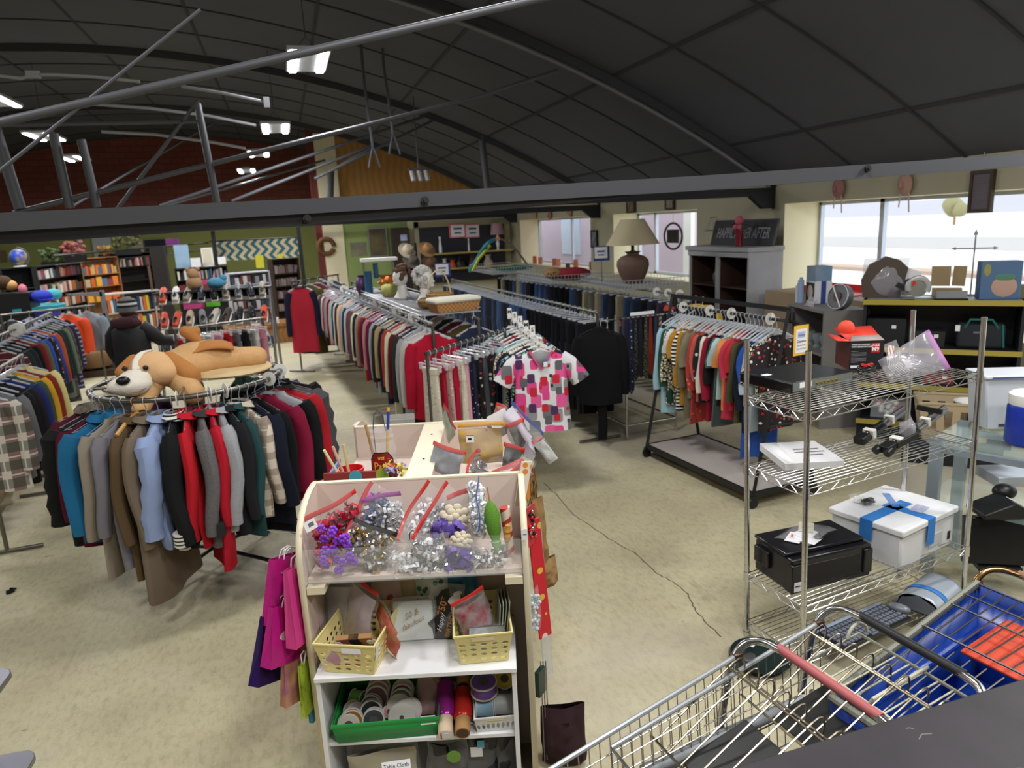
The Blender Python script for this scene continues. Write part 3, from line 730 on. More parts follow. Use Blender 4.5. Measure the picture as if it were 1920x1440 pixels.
mb = MB(); ya, yb = 6.9, 10.6
def shx(y, k): return lerp(lerp(1.27, 1.75, k), lerp(.62, 1.12, k), (y - 6.7) / 8.0)
y = ya
while y < yb: mb.cyl((shx(y, -.1), y, 1.56), (shx(y, 1.15), y, 1.56), .003, n=5); y += .05
for k in (-.1, .5, 1.15): mb.cyl((shx(ya, k), ya, 1.563), (shx(yb, k), yb, 1.563), .005, n=6)
for k in (-.1, 1.15): mb.cyl((shx(ya, k), ya, 1.60), (shx(yb, k), yb, 1.60), .005, n=6)
for k in (0., 1.04):
    for yy in (ya + .05, 8.7, yb - .05): mb.cyl((shx(yy, k), yy, 1.5), (shx(yy, k), yy, 1.565), .006, n=6)
solo('wire_shelf', mb, m_wirehang, 'grey wire grid shelf resting on the long-sleeved rack', 'shelf')
for i in range(6):
    y = lerp(7.4, 13.5, (i / 5) ** 1.3); x = lerp(A0[0], A1[0], (y - 6.65) / 8.25)
    divider('white size disc, %s from the near end of the long-sleeved rack' % ordn(i), (x, y, 1.5), math.atan2(A1[1] - A0[1], A1[0] - A0[0]) - PI / 2, None, r=.06)
B0, B1 = P(798, 664, 1.40), P(948, 618, 1.40)
straight_rack('clothes_rack', 'short chrome rail of clipped patterned trousers behind the party supplies fixture', 'clothes rack', B0, B1, 1.40)
BS = [('cream floral tank top', F_FLG, .66, .12), ('crimson cardigan', fab('#9c1830'), 1.0, .14), ('pink floral dress', F_FLP, .8, .13), ('deep red trousers', fab('#a31a34'), .78, .11), ('grey blossom trousers', F_FLG, .62, .12), ('soft pink shorts', fab('#d9a3b4'), .62, .12),
      ('navy blossom skirt', F_FLN, .6, .13), ('dark green printed skirt', F_BWP, .66, .12), ('grey leggings', fab('#50525a'), .75, .11), ('black and white printed trousers', F_BWP, .85, .13), ('slate trousers', fab('#2f3848'), .8, .12), ('navy dotted trousers', F_NDOT, .82, .14), ('coral trousers', fab('#cf7563'), .74, .12), ('navy sprigged trousers', F_FLN, .8, .13)]
def fB(i, s, p, a):
    trousers('clipped_trousers' if 'trousers' in s[0] or 'leggings' in s[0] else 'clipped_garment', s[0] + ' on the short clip rail, %s from the left' % ordn(i), 'clothing', s[1], p, a + R(-25), rr, L=s[2], W=s[3], th=.03, group=None, legs=('trous' in s[0] or 'legg' in s[0]), drop=.13, flare=1.15 if 'dress' in s[0] or 'top' in s[0] else .95)
fill(B0, B1, 1.40, BS, rr, fB, ang=8)
def scrub_material():
    m = bpy.data.materials.new('printed_scrub_squares'); m.use_nodes = True; nt = m.node_tree; N = nt.nodes; L = nt.links; b = N['Principled BSDF']
    b.inputs['Roughness'].default_value = .9
    tc = N.new('ShaderNodeTexCoord'); cur = None
    for k, (sc_, off, thr, cols) in enumerate(((9., (0, 0, 0), .45, ['#8d8d92', '#d6468a', '#6b6d72', '#e0599a']), (10., (3.3, 1, 7.7), .33, ['#4b2a58', '#c22036', '#d6468a', '#5a5b60']), (13, (9.1, 4, 2.2), .17, ['#c22036', '#4b2a58', '#2c2c30', '#8d8d92']))):
        mp = N.new('ShaderNodeMapping'); mp.inputs['Location'].default_value = off; mp.inputs['Scale'].default_value = (1, .02, .8); L.new(tc.outputs['Object'], mp.inputs[0])
        v = N.new('ShaderNodeTexVoronoi'); v.distance = 'MINKOWSKI'; v.inputs['Exponent'].default_value = 5; v.inputs['Scale'].default_value = sc_; v.inputs['Randomness'].default_value = .55; L.new(mp.outputs[0], v.inputs['Vector'])
        lt = N.new('ShaderNodeMath'); lt.operation = 'LESS_THAN'; lt.inputs[1].default_value = thr; L.new(v.outputs['Distance'], lt.inputs[0])
        sp = N.new('ShaderNodeSeparateColor'); L.new(v.outputs['Color'], sp.inputs[0])
        rp = N.new('ShaderNodeValToRGB'); rp.color_ramp.interpolation = 'CONSTANT'; e = rp.color_ramp.elements; e[0].color = lin(cols[0]); e[1].position = .25; e[1].color = lin(cols[1])
        for q, c in ((.5, cols[2]), (.75, cols[3])): ne = e.new(q); ne.color = lin(c)
        L.new(sp.outputs[0], rp.inputs[0])
        mx = N.new('ShaderNodeMix'); mx.data_type = 'RGBA'; L.new(lt.outputs[0], mx.inputs['Factor']); L.new(rp.outputs[0], mx.inputs['B'])
        if cur: L.new(cur, mx.inputs['A'])
        else: mx.inputs['A'].default_value = lin('#dcdbe2')
        cur = mx.outputs['Result']
    L.new(cur, b.inputs['Base Color']); return m
M_SCRUB = scrub_material()
SP = P(1012, 637, 1.42)
ar = thing('scrubs_rack', 'white angled display arm holding the printed scrub tops', 'clothes rack', SP)
part('arm', MB().tube([(0, -.03, .02), (0, 0, 0), (.13, 1.25, .06)], .012, 8), M_WHITEP, ar); part('post', MB().cyl((.13, 1.25, -1.42), (.13, 1.25, .1), .02), M_RAIL, ar); part('foot', MB().box((.13, 1.25, -1.405), (.6, .06, .03)), M_RAIL, ar)
def scrub_front(loc, rot):
    W_, L_ = .225, .72; n = 26; mb = MB(); vs = []; fs = []
    rows = [(0., .085, .3), (.02, .115, .5), (.055, .2, .7), (.10, W_ + .01, .85), (.2, W_, 1.), (.4, W_ + .008, 1.), (.58, W_ + .02, 1.), (L_, W_ + .032, 1.)]
    for z, w, t in rows:
        for j in range(n):
            a = 2 * PI * j / n; c, s = math.cos(a), math.sin(a); x = w * abs(c) ** .75 * (1 if c > 0 else -1)
            zz = -.09 - z
            if s < 0 and abs(x) < .085 and z < .06: zz -= (.085 - abs(x)) * 1.6 * (1 - z / .06)   # V neck dips at the front
            vs.append((x, .05 * t * abs(s) ** .7 * (1 if s > 0 else -1) + .012 * z * math.sin(x * 30), zz))
    for i in range(len(rows) - 1):
        for j in range(n): fs.append((i * n + j, i * n + (j + 1) % n, (i + 1) * n + (j + 1) % n, (i + 1) * n + j))
    b = part('scrub_shirt', mb.add(vs, fs), M_SCRUB); place(b, loc, rot)
    tag(b, 'white scrub top printed with pink, grey and red squares facing the aisle', 'clothing')
    for s in (-1, 1):
        part('sleeve', MB().tube([(s * .17, 0, -.17), (s * .24, -.01, -.22), (s * .30, -.01, -.30), (s * .345, -.01, -.37)], [.075, .08, .082, .086], 12, ell=.45, up=(0, 0, 1)), M_SCRUB, b)
    part('neck_facing', MB().add([(-.085, -.043, -.1), (.085, -.043, -.1), (.012, -.056, -.245), (-.012, -.056, -.245)], [(0, 1, 2, 3)]), mat('grey_facing', '#8f8e93', .9), b, solid=.003)
    part('neck_band', MB().tube([(-.1, -.03, -.095), (-.055, -.052, -.17), (0, -.062, -.25), (.055, -.052, -.17), (.1, -.03, -.095)], .009, 8), mat('pink_band', '#cf4a84', .9), b)
    part('price_tag', MB().box((.035, -.066, -.2), (.035, .002, .05)).box((.035, -.0665, -.176), (.037, .002, .012), m=1), [M_PAPER, mat('blue_tag', '#3f6fb5', .6)], b)
    put_hanger(b, 'white'); return b
scrub_front(SP, R(-14))
for i, (c, nm) in enumerate(((F_LEOT, 'teal leopard'), (fab('#241d3d'), 'dark purple'), (F_LEO, 'cream leopard'), (fab('#a9c4c9'), 'pale blue'), (F_FLN, 'navy floral'), (fab('#8f2c3a'), 'red'), (F_FLD, 'dark floral'), (fab('#9fb9bd'), 'ice blue'), (fab('#3a3440'), 'charcoal'))):
    k = (i + 1) / 10; p = SP + Vector((.13 * k - .02, 1.25 * k, .06 * k))
    top_garment('scrub_shirt', '%s scrub top hanging behind the printed one, %s from the front' % (nm, ordn(i)), 'clothing', c, p, R(-14 + rr.uniform(-5, 5)), rr, L=.66, W=.225, th=.04, sl=.22, hang='white', r0=.08, r1=.085)
    if i % 2 == 0:
        tg = MB().box((0, 0, .045), (.045, .003, .11)); o = part('size_tab', tg, M_WHITEP); place(o, p + Vector((0, .04, 0)), R(-14)); tag(o, 'white upright size tab on the scrub arm, %s from the front' % ordn(i // 2), 'size marker', 'size tabs on the scrub arm')
        part('size_letters', MB().text('SML'[i // 2 % 3], .05, (0, -.003, .06), (PI / 2, 0, 0), depth=.0004, bold=True), M_INK, o)
C0, C1 = (3.12, 6.95), (2.95, 13.3)
straight_rack('clothes_rack', 'long chrome rack of dark jeans in the middle of the shop', 'clothes rack', C0, C1, 1.43)
rr = random.Random(31); specs = []
for i in range(46):
    specs.append(('black', rr.choice(F_BLKS)) if i < 13 else (('blue', F_DENIM[5]) if i in (15, 16, 17) else (('khaki', fab('#6f6a58')) if i in (40, 43) else ('dark denim', rr.choice(F_DENIM)))))
def fC(i, s, p, a):
    trousers('trousers' if s[0] in ('black', 'khaki') else 'jeans', '%s %s clipped on the long jeans rack, %s from the near end' % (s[0], 'trousers' if s[0] in ('black', 'khaki') else 'jeans', ordn(i)), 'trousers', s[1], p, a, rr, L=rr.uniform(.98, 1.08), W=.2, th=.042, group='trousers along the long jeans rack')
fill(C0, C1, 1.43, specs, rr, fC)
C20, C21 = (4.62, 7.75), (4.2, 14.0)
straight_rack('clothes_rack', 'chrome rack of trousers beneath the tall table lamp', 'clothes rack', C20, C21, 1.45)
specs = [rr.choice(F_DENIM + F_BLKS + [fab('#5b5a52'), fab('#39313d'), fab('#8c8468')]) for i in range(30)]
def fC2(i, m, p, a):
    trousers('trousers', 'dark trousers on the rack beneath the tall lamp, %s from the near end' % ordn(i), 'trousers', m, p, a, rr, L=1.02, W=.19, th=.045, group='trousers beneath the tall lamp')
fill(C20, C21, 1.45, specs, rr, fC2)
for i, (px, py) in enumerate(((1221, 549), (1243, 547), (1262, 548))): divider('clear size disc at the near end of the lamp rack, %s from the left' % ordn(i), (lerp(4.56, 4.64, i / 2), 8.3 - .22 * i, 1.45), R(-4), None, r=.055)
ef = thing('tie_rail', 'chrome end rail hung with neckties and a blossom blouse', 'clothes rack', (3.3, 6.86, 0), R(4))
part('tie_bar', MB().cyl((-.12, 0, 1.36), (.78, 0, 1.36), .01), M_CHROME, ef)
for x in (.1, .74): part('upright', MB().cyl((x, 0, 0), (x, 0, 1.37), .014), M_CHROME, ef)
part('base_bar', MB().cyl((.1, 0, .16), (.74, 0, .16), .012).cyl((.1, 0, .16), (.1, 1.1, .16), .012).cyl((.74, 0, .16), (.74, 1.1, .16), .012), M_CHROME, ef)
part('paper_strip', MB().box((.3, -.012, 1.395), (.3, .003, .035)), M_PAPER, ef)
def tie(label, m, loc, rot, L=.75, w=.042):
    poly = [(-.012, 0), (.012, 0), (.016, -.1), (w, -L + .06), (0, -L), (-w, -L + .06), (-.016, -.1)]
    b = solo('necktie', MB().prism(poly, -.004, .004), m, label, 'necktie', loc, rot, bevel=.002)
    part('tie_loop', MB().tube(arc((0, 0, .008), .014, 0, 360, 10, 'yz'), .006, 6), m, b); return b
TIES = [('grey check necktie', mat('grey_tie', '#54565e', .6, col2='#8c8e96', pat='weave', scale=90)), ('black patterned necktie', F_BWP), ('dark plum necktie', fab('#2c2030')), ('navy sprig necktie', F_FLN), ('dark paisley necktie', mat('paisley_dark', '#22201f', .7, col2='#8d8a6a', pat='dots', scale=50, amt=.25)), ('charcoal necktie', fab('#26272c')), ('olive speckled necktie', mat('olive_speck', '#2b2b22', .7, col2='#a09a6a', pat='dots', scale=70, amt=.25)), ('rust necktie', fab('#7a3020')), ('slate blue necktie', fab('#30364c')), ('tan diagonal striped necktie', mat('tan_stripe_tie', '#9a8574', .6, col2='#2b2722', pat='sz', scale=22, amt=.35, rot=(0, R(35), 0))), ('black necktie', fab('#17171a'))]
for i, (nm, m) in enumerate(TIES):
    L_ = rr.uniform(.6, .85); x = -.03 + i * .062
    tie(nm + ' on the chrome tie rail, %s from the left' % ordn(i), m, ef.location + Vector((math.cos(R(4)) * x, math.sin(R(4)) * x - .012, 1.345)), R(4 + rr.uniform(-12, 12)), L=L_, w=.04)
top_garment('blouse', 'blue and red blossom blouse at the left end of the tie rail', 'clothing', F_FLB, (3.2, 6.9, 1.36), R(60), rr, L=.62, W=.2, th=.05, sl=.3, hang='plastic')
top_garment('jacket', 'black suit jacket hanging at the near end of the jeans rack', 'clothing', fab('#131316'), (3.02, 6.72, 1.4), R(-20), rr, L=.8, W=.23, th=.07, sl=.62, hang='black')
trousers('trousers', 'long black trousers brushing the floor at the near end of the jeans rack', 'trousers', fab('#141418'), (3.1, 6.85, 1.34), R(64), rr, L=1.12, W=.19, th=.05, legs=True)
top_garment('jacket', 'red and navy tracksuit top at the end of the lamp rack', 'clothing', fab('#20283c'), (4.35, 7.6, 1.43), R(75), rr, L=.6, W=.23, th=.05, sl=.55, hang='plastic', collar=fab('#b5402f'))
for i, y in enumerate((7.35, 7.2)): top_garment('jacket', ['yellow and black jacket near the black garment rack', 'black jacket with yellow panel near the black garment rack'][i], 'clothing', fab('#17171a'), (4.55, y, 1.45), R(4), rr, L=.62, W=.23, th=.05, sl=.55, hang='plastic', sleeve_mat=fab('#c9a52c'), collar=fab('#c9a52c'))
DA, DB = Vector((3.64, 6.28, 0)), Vector((3.80, 4.74, 0)); dd = DB - DA; dl = dd.length; da = math.atan2(dd.y, dd.x)
dr = thing('garment_rack', 'black rolling garment rack with a grey base board and sale tops', 'clothes rack', DA, da)
for x, nm in ((0, 1), (dl, 1)):
    for s in (-1, 1):
        part('leg', MB().tube([(x, s * .33, .1), (x, s * .02, 1.62)], .02, 4, up=(1, 0, 0)), M_BLACKM, dr)
        part('caster', MB().cyl((x - .015, s * .33, .045), (x + .015, s * .33, .045), .045).box((x, s * .33, .085), (.035, .05, .04)), M_BLACKP, dr)
    part('cross_brace', MB().cyl((x, -.21, .68), (x, .21, .68), .012), M_BLACKM, dr)
part('base_board', MB().box((dl / 2, 0, .125), (dl - .02, .64, .02)), mat('grey_laminate', '#b2aaa6', .45), dr)
part('base_frame', MB().box((dl / 2, -.33, .115), (dl, .022, .05)).box((dl / 2, .33, .115), (dl, .022, .05)).box((0, 0, .115), (.022, .64, .05)).box((dl, 0, .115), (.022, .64, .05)), M_BLACKM, dr)
part('top_bar', MB().box((dl / 2, 0, 1.625), (dl + .04, .035, .035)), M_BLACKM, dr)
part('hanging_rail', MB().cyl((-.05, 0, 1.53), (dl + .1, 0, 1.53), .013), M_BLACKM, dr)
for x in (0, dl): part('rail_bracket', MB().box((x, 0, 1.58), (.03, .02, .1)), M_BLACKM, dr)
DG = [('pale blue long blouse', fab('#9fc3d3'), .95, .6), ('dark green tunic', fab('#23493d'), .82, .55), ('leopard print blouse', F_LEO, .85, .5), ('white tee', fab('#cfd0d6'), .6, .2), ('mustard blouse', fab('#b07f2b'), .62, .24), ('black and white striped knit', F_ZEB, .86, .3), ('ochre cardigan', fab('#a5782a'), .8, .5), ('olive brown tunic', fab('#6d6552'), .92, .5), ('khaki tee', fab('#7d7762'), .7, .3), ('red patterned dress', F_FLR, .95, .5),
      ('salmon lace blouse', fab('#b95a50'), .7, .4), ('off-white print top', F_BWP, .72, .4), ('white long tee', fab('#d6d2c8'), .68, .5), ('crimson long top', fab('#8f1c33'), .86, .55), ('black top', fab('#1b1b1e'), .7, .4), ('grey-green tee', fab('#4f5a59'), .9, .24), ('pale aqua tee', fab('#9fb8b8'), .62, .22), ('orange tee', fab('#c97f4c'), .72, .22), ('coral red tee', fab('#b8354c'), .8, .3), ('red polo', fab('#a52a35'), .7, .24), ('olive jacket', fab('#47482f'), .8, .5), ('navy jacket', fab('#181c2a'), .85, .55), ('royal blue dress', fab('#2b4f9c'), 1.1, .3), ('pale blue scarf top', fab('#aebfce'), .85, .4), ('leopard cuffed blouse', F_LEO, .5, .3), ('dark floral dress', F_FLD, .8, .25)]
rr = random.Random(41)
def fD(i, s, p, a):
    top_garment('blouse' if 'blouse' in s[0] else ('dress' if 'dress' in s[0] else ('tunic' if 'tunic' in s[0] else 'shirt')), s[0] + ' on the black garment rack, %s from the far end' % ordn(i), 'clothing', s[1], p, a, rr, L=s[2] * .98, W=.2, th=.034, sl=s[3], hang='plastic', r0=.062, r1=.06 if s[3] < .35 else .045, swing=rr.uniform(-.03, .03), drop=.13)
e0 = DA + dd * .04; e1 = DA + dd * .93
fill(e0, e1, 1.53, DG, rr, fD, jitter=.006, ang=5)
for i, t in enumerate((.1, .36, .55, .86)): divider('white size disc on the black garment rack, %s from the far end' % ordn(i), DA + dd * t + Vector((0, 0, 1.53)), da - PI / 2, ['S', 'M', 'L', 'XL'][i], r=.052)
p = DB + Vector((.03, -.1, 1.5))
sg = thing('sale_sign', 'yellow bordered clearance sign hanging at the near end of the black rack', 'sign', p, R(12))
part('sign_board', MB().box((0, 0, -.11), (.17, .003, .24)), mat('yellow_card', '#e8b93a', .7), sg)
part('sign_paper', MB().box((0, -.0025, -.115), (.125, .002, .19)), M_PAPER, sg)
part('logo_patch', MB().box((0, -.0042, -.065), (.085, .001, .05)), mat('pale_blue_patch', '#aebbe0', .8), sg)
t = MB(); t.text('Rainbow', .03, (0, -.0052, -.068), (PI / 2, 0, 0), depth=.0003, sx=.75)
part('logo_letters', t, mat('blue_ink', '#34427c', .8), sg)
t = MB(); t.text('Clearance', .03, (0, -.004, -.118), (PI / 2, 0, 0), depth=.0003, sx=.85, bold=True); t.text('This rack only', .02, (0, -.004, -.15), (PI / 2, 0, 0), depth=.0003, sx=.9); t.text('75\u00a2 cents each', .02, (0, -.004, -.178), (PI / 2, 0, 0), depth=.0003, sx=.9)
part('sign_letters', t, M_INK, sg)
E0, E1 = (-2.4, 6.3), (-2.5, 7.8)
straight_rack('clothes_rack', 'chrome rack at the left edge with the plaid shirt in front', 'clothes rack', E0, E1, 1.40)
ES = [('red and green plaid shirt', F_PLAID, .78), ('grey knit jumper', fab('#6b6c70'), .76), ('black zip jacket', fab('#18191b'), .85), ('dark top with belt', fab('#211f24'), .8), ('navy football shirt', fab('#242c66'), .74), ('forest green jumper', fab('#3c4d3e'), .68), ('mustard yellow top', fab('#c9982a'), .74), ('rust red top', fab('#7a2d20'), .7), ('pale yellow fleece', fab('#d9cc8a'), .82)]
def fE(i, s, p, a):
    top_garment('shirt', s[0] + ' on the rack at the left edge, %s from the front' % ordn(i), 'clothing', s[1], p, a, rr, L=s[2], W=.24, th=.06, sl=.55, hang='plastic', r0=.075, r1=.06)
fill(E0, E1, 1.40, ES, rr, fE)
E20, E21 = (-2.95, 8.35), (-3.2, 11.4)
straight_rack('clothes_rack', 'chrome rack on the left with the maroon striped jumper and black coat', 'clothes rack', E20, E21, 1.5)
ES2 = [('maroon jumper with thin stripes', F_STRM, .75), ('dark green jacket', fab('#2a332f'), .75), ('charcoal trousers jacket', fab('#2a2c33'), .75), ('long black coat', fab('#141416'), 1.1), ('black and red jacket', fab('#6e1e22'), .95), ('olive cardigan', fab('#5c5a45'), .8), ('royal blue top', fab('#2b4fa0'), .75), ('red and white spotted top', F_BWP, .75), ('violet blue fleece', fab('#3d4590'), .85), ('orange lined parka', fab('#b5562c'), .85), ('dark slate coat', fab('#282b38'), .85), ('teal green coat', fab('#24382f'), .9), ('sage grey coat', fab('#6d7468'), 1.0), ('grey camouflage coat', mat('camo_grey', '#5a5a50', .9, col2='#2e2f2c', pat='noise', scale=18, amt=.25), 1.1), ('dark plum coat', fab('#33233a'), .9), ('striped purple knit', mat('purple_stripe', '#3a2648', .9, col2='#8c98b0', pat='sz', scale=16, amt=.4), 1.0)]
def fE2(i, s, p, a):
    top_garment('hanging_coat', s[0] + ' on the left rack, %s from the front' % ordn(i), 'clothing', s[1], p, a, rr, L=s[2], W=.24, th=.07, sl=.6, hang='plastic', r0=.075, r1=.06)
fill(E20, E21, 1.5, ES2, rr, fE2)
for i in range(3): divider('clear size disc bunched on the left rack, %s from the front' % ordn(i), (-3.0, 9.3 + i * .06, 1.5), R(5), None, r=.07)
E30, E31 = (-4.1, 12.2), (-3.0, 12.9)
straight_rack('clothes_rack', 'low rack of small jackets below the blue paddling pool', 'clothes rack', E30, E31, 1.45)
ES3 = [('grey hooded small jacket', fab('#4a4a4c'), .6), ('blue and white small football jacket', mat('bluewhite', '#27306e', .9, col2='#d9dae6', pat='dots', scale=9, amt=.4), .62), ('black small jacket', fab('#161618'), .62), ('bright orange small jacket', mat('bright_orange_nylon', '#f0501e', .7), .62), ('pale grey small jacket', fab('#8b98a4'), .6)]
def fE3(i, s, p, a):
    top_garment('small_jacket', s[0] + ' under the blue paddling pool', 'clothing', s[1], p, R(-14), rr, L=s[2], W=.22, th=.08, sl=.5, hang='plastic', r0=.08, r1=.07)
fill(E30, E31, 1.45, ES3, rr, fE3)
straight_rack('clothes_rack', 'distant chrome rack ending with the red dress', 'clothes rack', (.05, 13.0), (.95, 14.4), 1.6)
top_garment('dress', 'red dress with dark sleeves facing the aisle in the distance', 'clothing', mat('red_dress', '#a81c30', .9), (.18, 12.75, 1.62), R(-8), rr, L=1.12, W=.21, th=.06, sl=.75, hang='plastic', sleeve_mat=fab('#1b1f33'), r0=.07, collar=fab('#1b1f33'))
for i, (c, L_) in enumerate((('#3b3b40', 1.2), ('#5d5630', 1.25), ('#6b2a2a', 1.1), ('#23202c', 1.2), ('#3a3c4a', 1.1))):
    k = i / 5 + .1; top_garment('dress', '%s dress behind the distant red dress, %s in line' % (cname(c), ordn(i)), 'clothing', fab(c), (lerp(.12, .9, k), lerp(13.05, 14.3, k), 1.6), R(-20), rr, L=L_, W=.2, th=.06, sl=.4, hang='plastic')
from mathutils import noise as mnoise
FO = Vector((.44, 2.91, 0)); FA = R(-16.5)
FU = Vector((math.cos(FA), math.sin(FA), 0)); FW = Vector((-math.sin(FA), math.cos(FA), 0))
def F2W(x, y, z): return FO + FU * x + FW * y + Vector((0, 0, z))
def FY(px, py, y):          # pixel -> point on the fixture plane y (returned in fixture coordinates)
    d = ray(px, py); t = (y - (CPOS - FO).dot(FW)) / d.dot(FW); p = CPOS + d * t - FO
    return Vector((p.dot(FU), y, p.z))
def FZ(px, py, z):
    p = P(px, py, z) - FO; return Vector((p.dot(FU), p.dot(FW), z))
M_PINKL = mat('pale_pink_laminate', '#d9c7bc', .5); M_CREAML = mat('cream_edge_band', '#e4dac0', .5)
fx = thing('display_fixture', 'pale pink H-shaped display fixture filled with party supplies', 'display fixture', FO, FA)
def panel(name, lo, hi, edge=True, m=M_PINKL):
    part(name, MB().bx(lo, hi), m, fx, bevel=.002)
panel('back_panel', (-.445, -.011, 0), (.445, .011, 1.345))
part('top_edge', MB().bx((-.455, -.012, 1.345), (.455, .012, 1.353)), M_CREAML, fx)
prof = [(0, 0), (0, 1.353), (-.03, 1.353)] + [(-.03 - .30 * math.sin(R(a)) ** 1.0 * 1.0, 1.10 + .253 * math.cos(R(a)) ** .8) for a in range(10, 91, 8)] + [(-.33, 0)]
for s in (-1, 1):
    part('side_panel', MB().prism(prof, s * .445 - .011, s * .445 + .011, ax='x'), M_PINKL, fx)
    e = MB(); q = prof[1:]; vs = []
    for (y, z) in q: vs += [(s * .445 - .0125, y, z), (s * .445 + .0125, y, z)]
    e.add(vs, [(2 * i, 2 * i + 1, 2 * i + 3, 2 * i + 2) for i in range(len(q) - 1)])
    part('edge_band', e, M_CREAML, fx, solid=.003, clean=False)
panel('spine_panel', (-.055, .011, 0), (.055, .86, 1.34)); part('spine_top', MB().bx((-.058, .011, 1.34), (.058, .875, 1.35)).cyl((0, .25, 1.3505), (0, .25, 1.352), .006, n=8, m=1).cyl((0, .65, 1.3505), (0, .65, 1.352), .006, n=8, m=1), [M_CREAML, M_INK], fx)
panel('rear_panel', (-.44, .86, 0), (.44, .885, 1.345)); part('rear_top_edge', MB().bx((-.445, .859, 1.345), (.445, .887, 1.352)), M_CREAML, fx)
for s in (-1, 1): part('rear_side_panel', MB().prism([(-y + .885, z) for y, z in prof], s * .445 - .011, s * .445 + .011, ax='x'), M_PINKL, fx)
panel('side_shelf', (-.445, .011, 1.155), (-.055, .86, 1.175)); panel('side_shelf', (.055, .011, 1.155), (.44, .86, 1.175))
panel('bin_shelf', (-.43, -.30, 1.035), (.43, -.011, 1.055))
part('shelf_cleat', MB().bx((-.43, -.33, 1.0), (-.36, -.03, 1.03)).bx((.36, -.33, 1.0), (.43, -.03, 1.03)), M_CREAML, fx)
part('bin_gap_shade', MB().bx((-.43, -.12, .955), (.43, -.10, 1.03)), mat('gap_shade_dark', '#2a2727', .5), fx)  # dark strip painted as the shade in the gap under the bin
part('acrylic_front', MB().bx((-.432, -.338, 1.052), (.432, -.334, 1.195)).bx((-.432, -.338, 1.048), (.432, -.27, 1.052)), M_ACRYL, fx)
for s in (-1, 1): part('acrylic_divider', MB().prism([(.05, 1.175), (.8, 1.175), (.8, 1.29), (.05, 1.29)], s * .30 - .002, s * .30 + .002, ax='x') if s < 0 else MB().prism([(.06, 1.175), (.8, 1.175), (.8, 1.25), (.06, 1.25)], .43, .434, ax='x'), M_ACRYL, fx)
part('acrylic_pane', MB().prism([(.08, 1.176), (.84, 1.176), (.84, 1.33), (.6, 1.33)], -.062, -.059, ax='x'), M_ACRYL, fx)
part('price_label', MB().bx((.433, -.333, 1.19), (.457, -.3315, 1.235)).text('1', .02, (.445, -.3335, 1.212), (PI / 2, R(90), 0), m=1, depth=.0002), [M_PAPER, M_INK], fx)
part('label_holder', MB().box((-.2, .9, 1.375), (.17, .004, .055)).box((-.2, .895, 1.372), (.17, .006, .006)), mat('clear_label_holder', '#cfd2d2', .15, alpha=.45), fx)
def fobj(name, mb, mats, label, cat, loc, rot=(0, 0, 0), group=None, **k):   # stands in the fixture, its own thing
    o = part(name, mb, mats, **k); o.location = F2W(*loc); rz = rot if isinstance(rot, tuple) else (0, 0, rot)
    o.rotation_euler = (rz[0], rz[1], rz[2] + FA); return tag(o, label, cat, group)
def fthing(name, label, cat, loc, rot=(0, 0, 0), group=None):
    rz = rot if isinstance(rot, tuple) else (0, 0, rot)
    return thing(name, label, cat, F2W(*loc), (rz[0], rz[1], rz[2] + FA), group)
def film_mesh(w, h, t, seed=0, amp=.012, nu=16, nv=16, m=0, mb=None, taper=1.):
    mb = mb or MB(); off = Vector((seed * 3.7, seed * 1.3, seed * 5.1))
    for s in (-1, 1):
        def f(u, v):
            x = (u - .5) * w * lerp(taper, 1, v); z = v * h
            th = t * max(0, math.sin(PI * u)) ** .6 * (max(0, math.sin(PI * min(.999, v * .86 + .07))) ** .7) * (1.15 - .55 * v)
            n_ = mnoise.noise(Vector((x * 22, z * 22, s * 2.)) + off) + .6 * mnoise.noise(Vector((x * 55, z * 55, s * 2.)) + off)
            ed = min(1, 6 * min(u, 1 - u)) * min(1, 6 * min(v + .02, 1 - v))
            bow = .03 * w / .2 * mnoise.noise(Vector((v * 2, u * 1.5, 0)) + off)
            return (x + .01 * mnoise.noise(Vector((0, z * 12, 3)) + off), s * (th / 2 + amp * n_ * ed * .6) + bow, z)
        mb.grid(f, nu, nv, m)
    return mb
def zip_strip(w, z, seed, m=0, th=.011, mb=None):
    mb = mb or MB(); off = Vector((seed * 3.7, seed * 1.3, seed * 5.1)); pts = []
    for i in range(9):
        u = i / 8; bow = .03 * w / .2 * mnoise.noise(Vector((2, u * 1.5, 0)) + off)
        pts.append(((u - .5) * w, bow, z))
    return mb.tube(pts, th, 6, m, ell=.25, up=(0, 0, 1))
def ribbons(n, box, r, rng, mb=None, m=0, w=.006):
    mb = mb or MB()
    for i in range(n):
        c = Vector([rng.uniform(-b_ / 2, b_ / 2) for b_ in box]); e = Euler((rng.uniform(0, 6), rng.uniform(0, 6), rng.uniform(0, 6))).to_matrix()
        a0 = rng.uniform(120, 300); rad = r * rng.uniform(.5, 1.1); vs = []
        K = 6
        for k in range(K + 1):
            a = R(a0 * k / K)
            for y in (-w, w): vs.append(c + e @ Vector((rad * math.cos(a), y, rad * math.sin(a))))
        mb.add(vs, [(2 * k, 2 * k + 1, 2 * k + 3, 2 * k + 2) for k in range(K)], m if isinstance(m, int) else rng.choice(m))
    return mb
Z_RED = mat('red_zip_strip', '#d2322a', .4, alpha=.95); Z_BLUE = mat('blue_zip_strip', '#4a5fb0', .4); Z_YEL = mat('yellow_zip_strip', '#e0a32c', .4); Z_BLK = mat('black_zip_strip', '#18181a', .4); Z_PINK = mat('magenta_zip_strip', '#b457b4', .4); Z_PUR = mat('lilac_zip_strip', '#8377c0', .4)
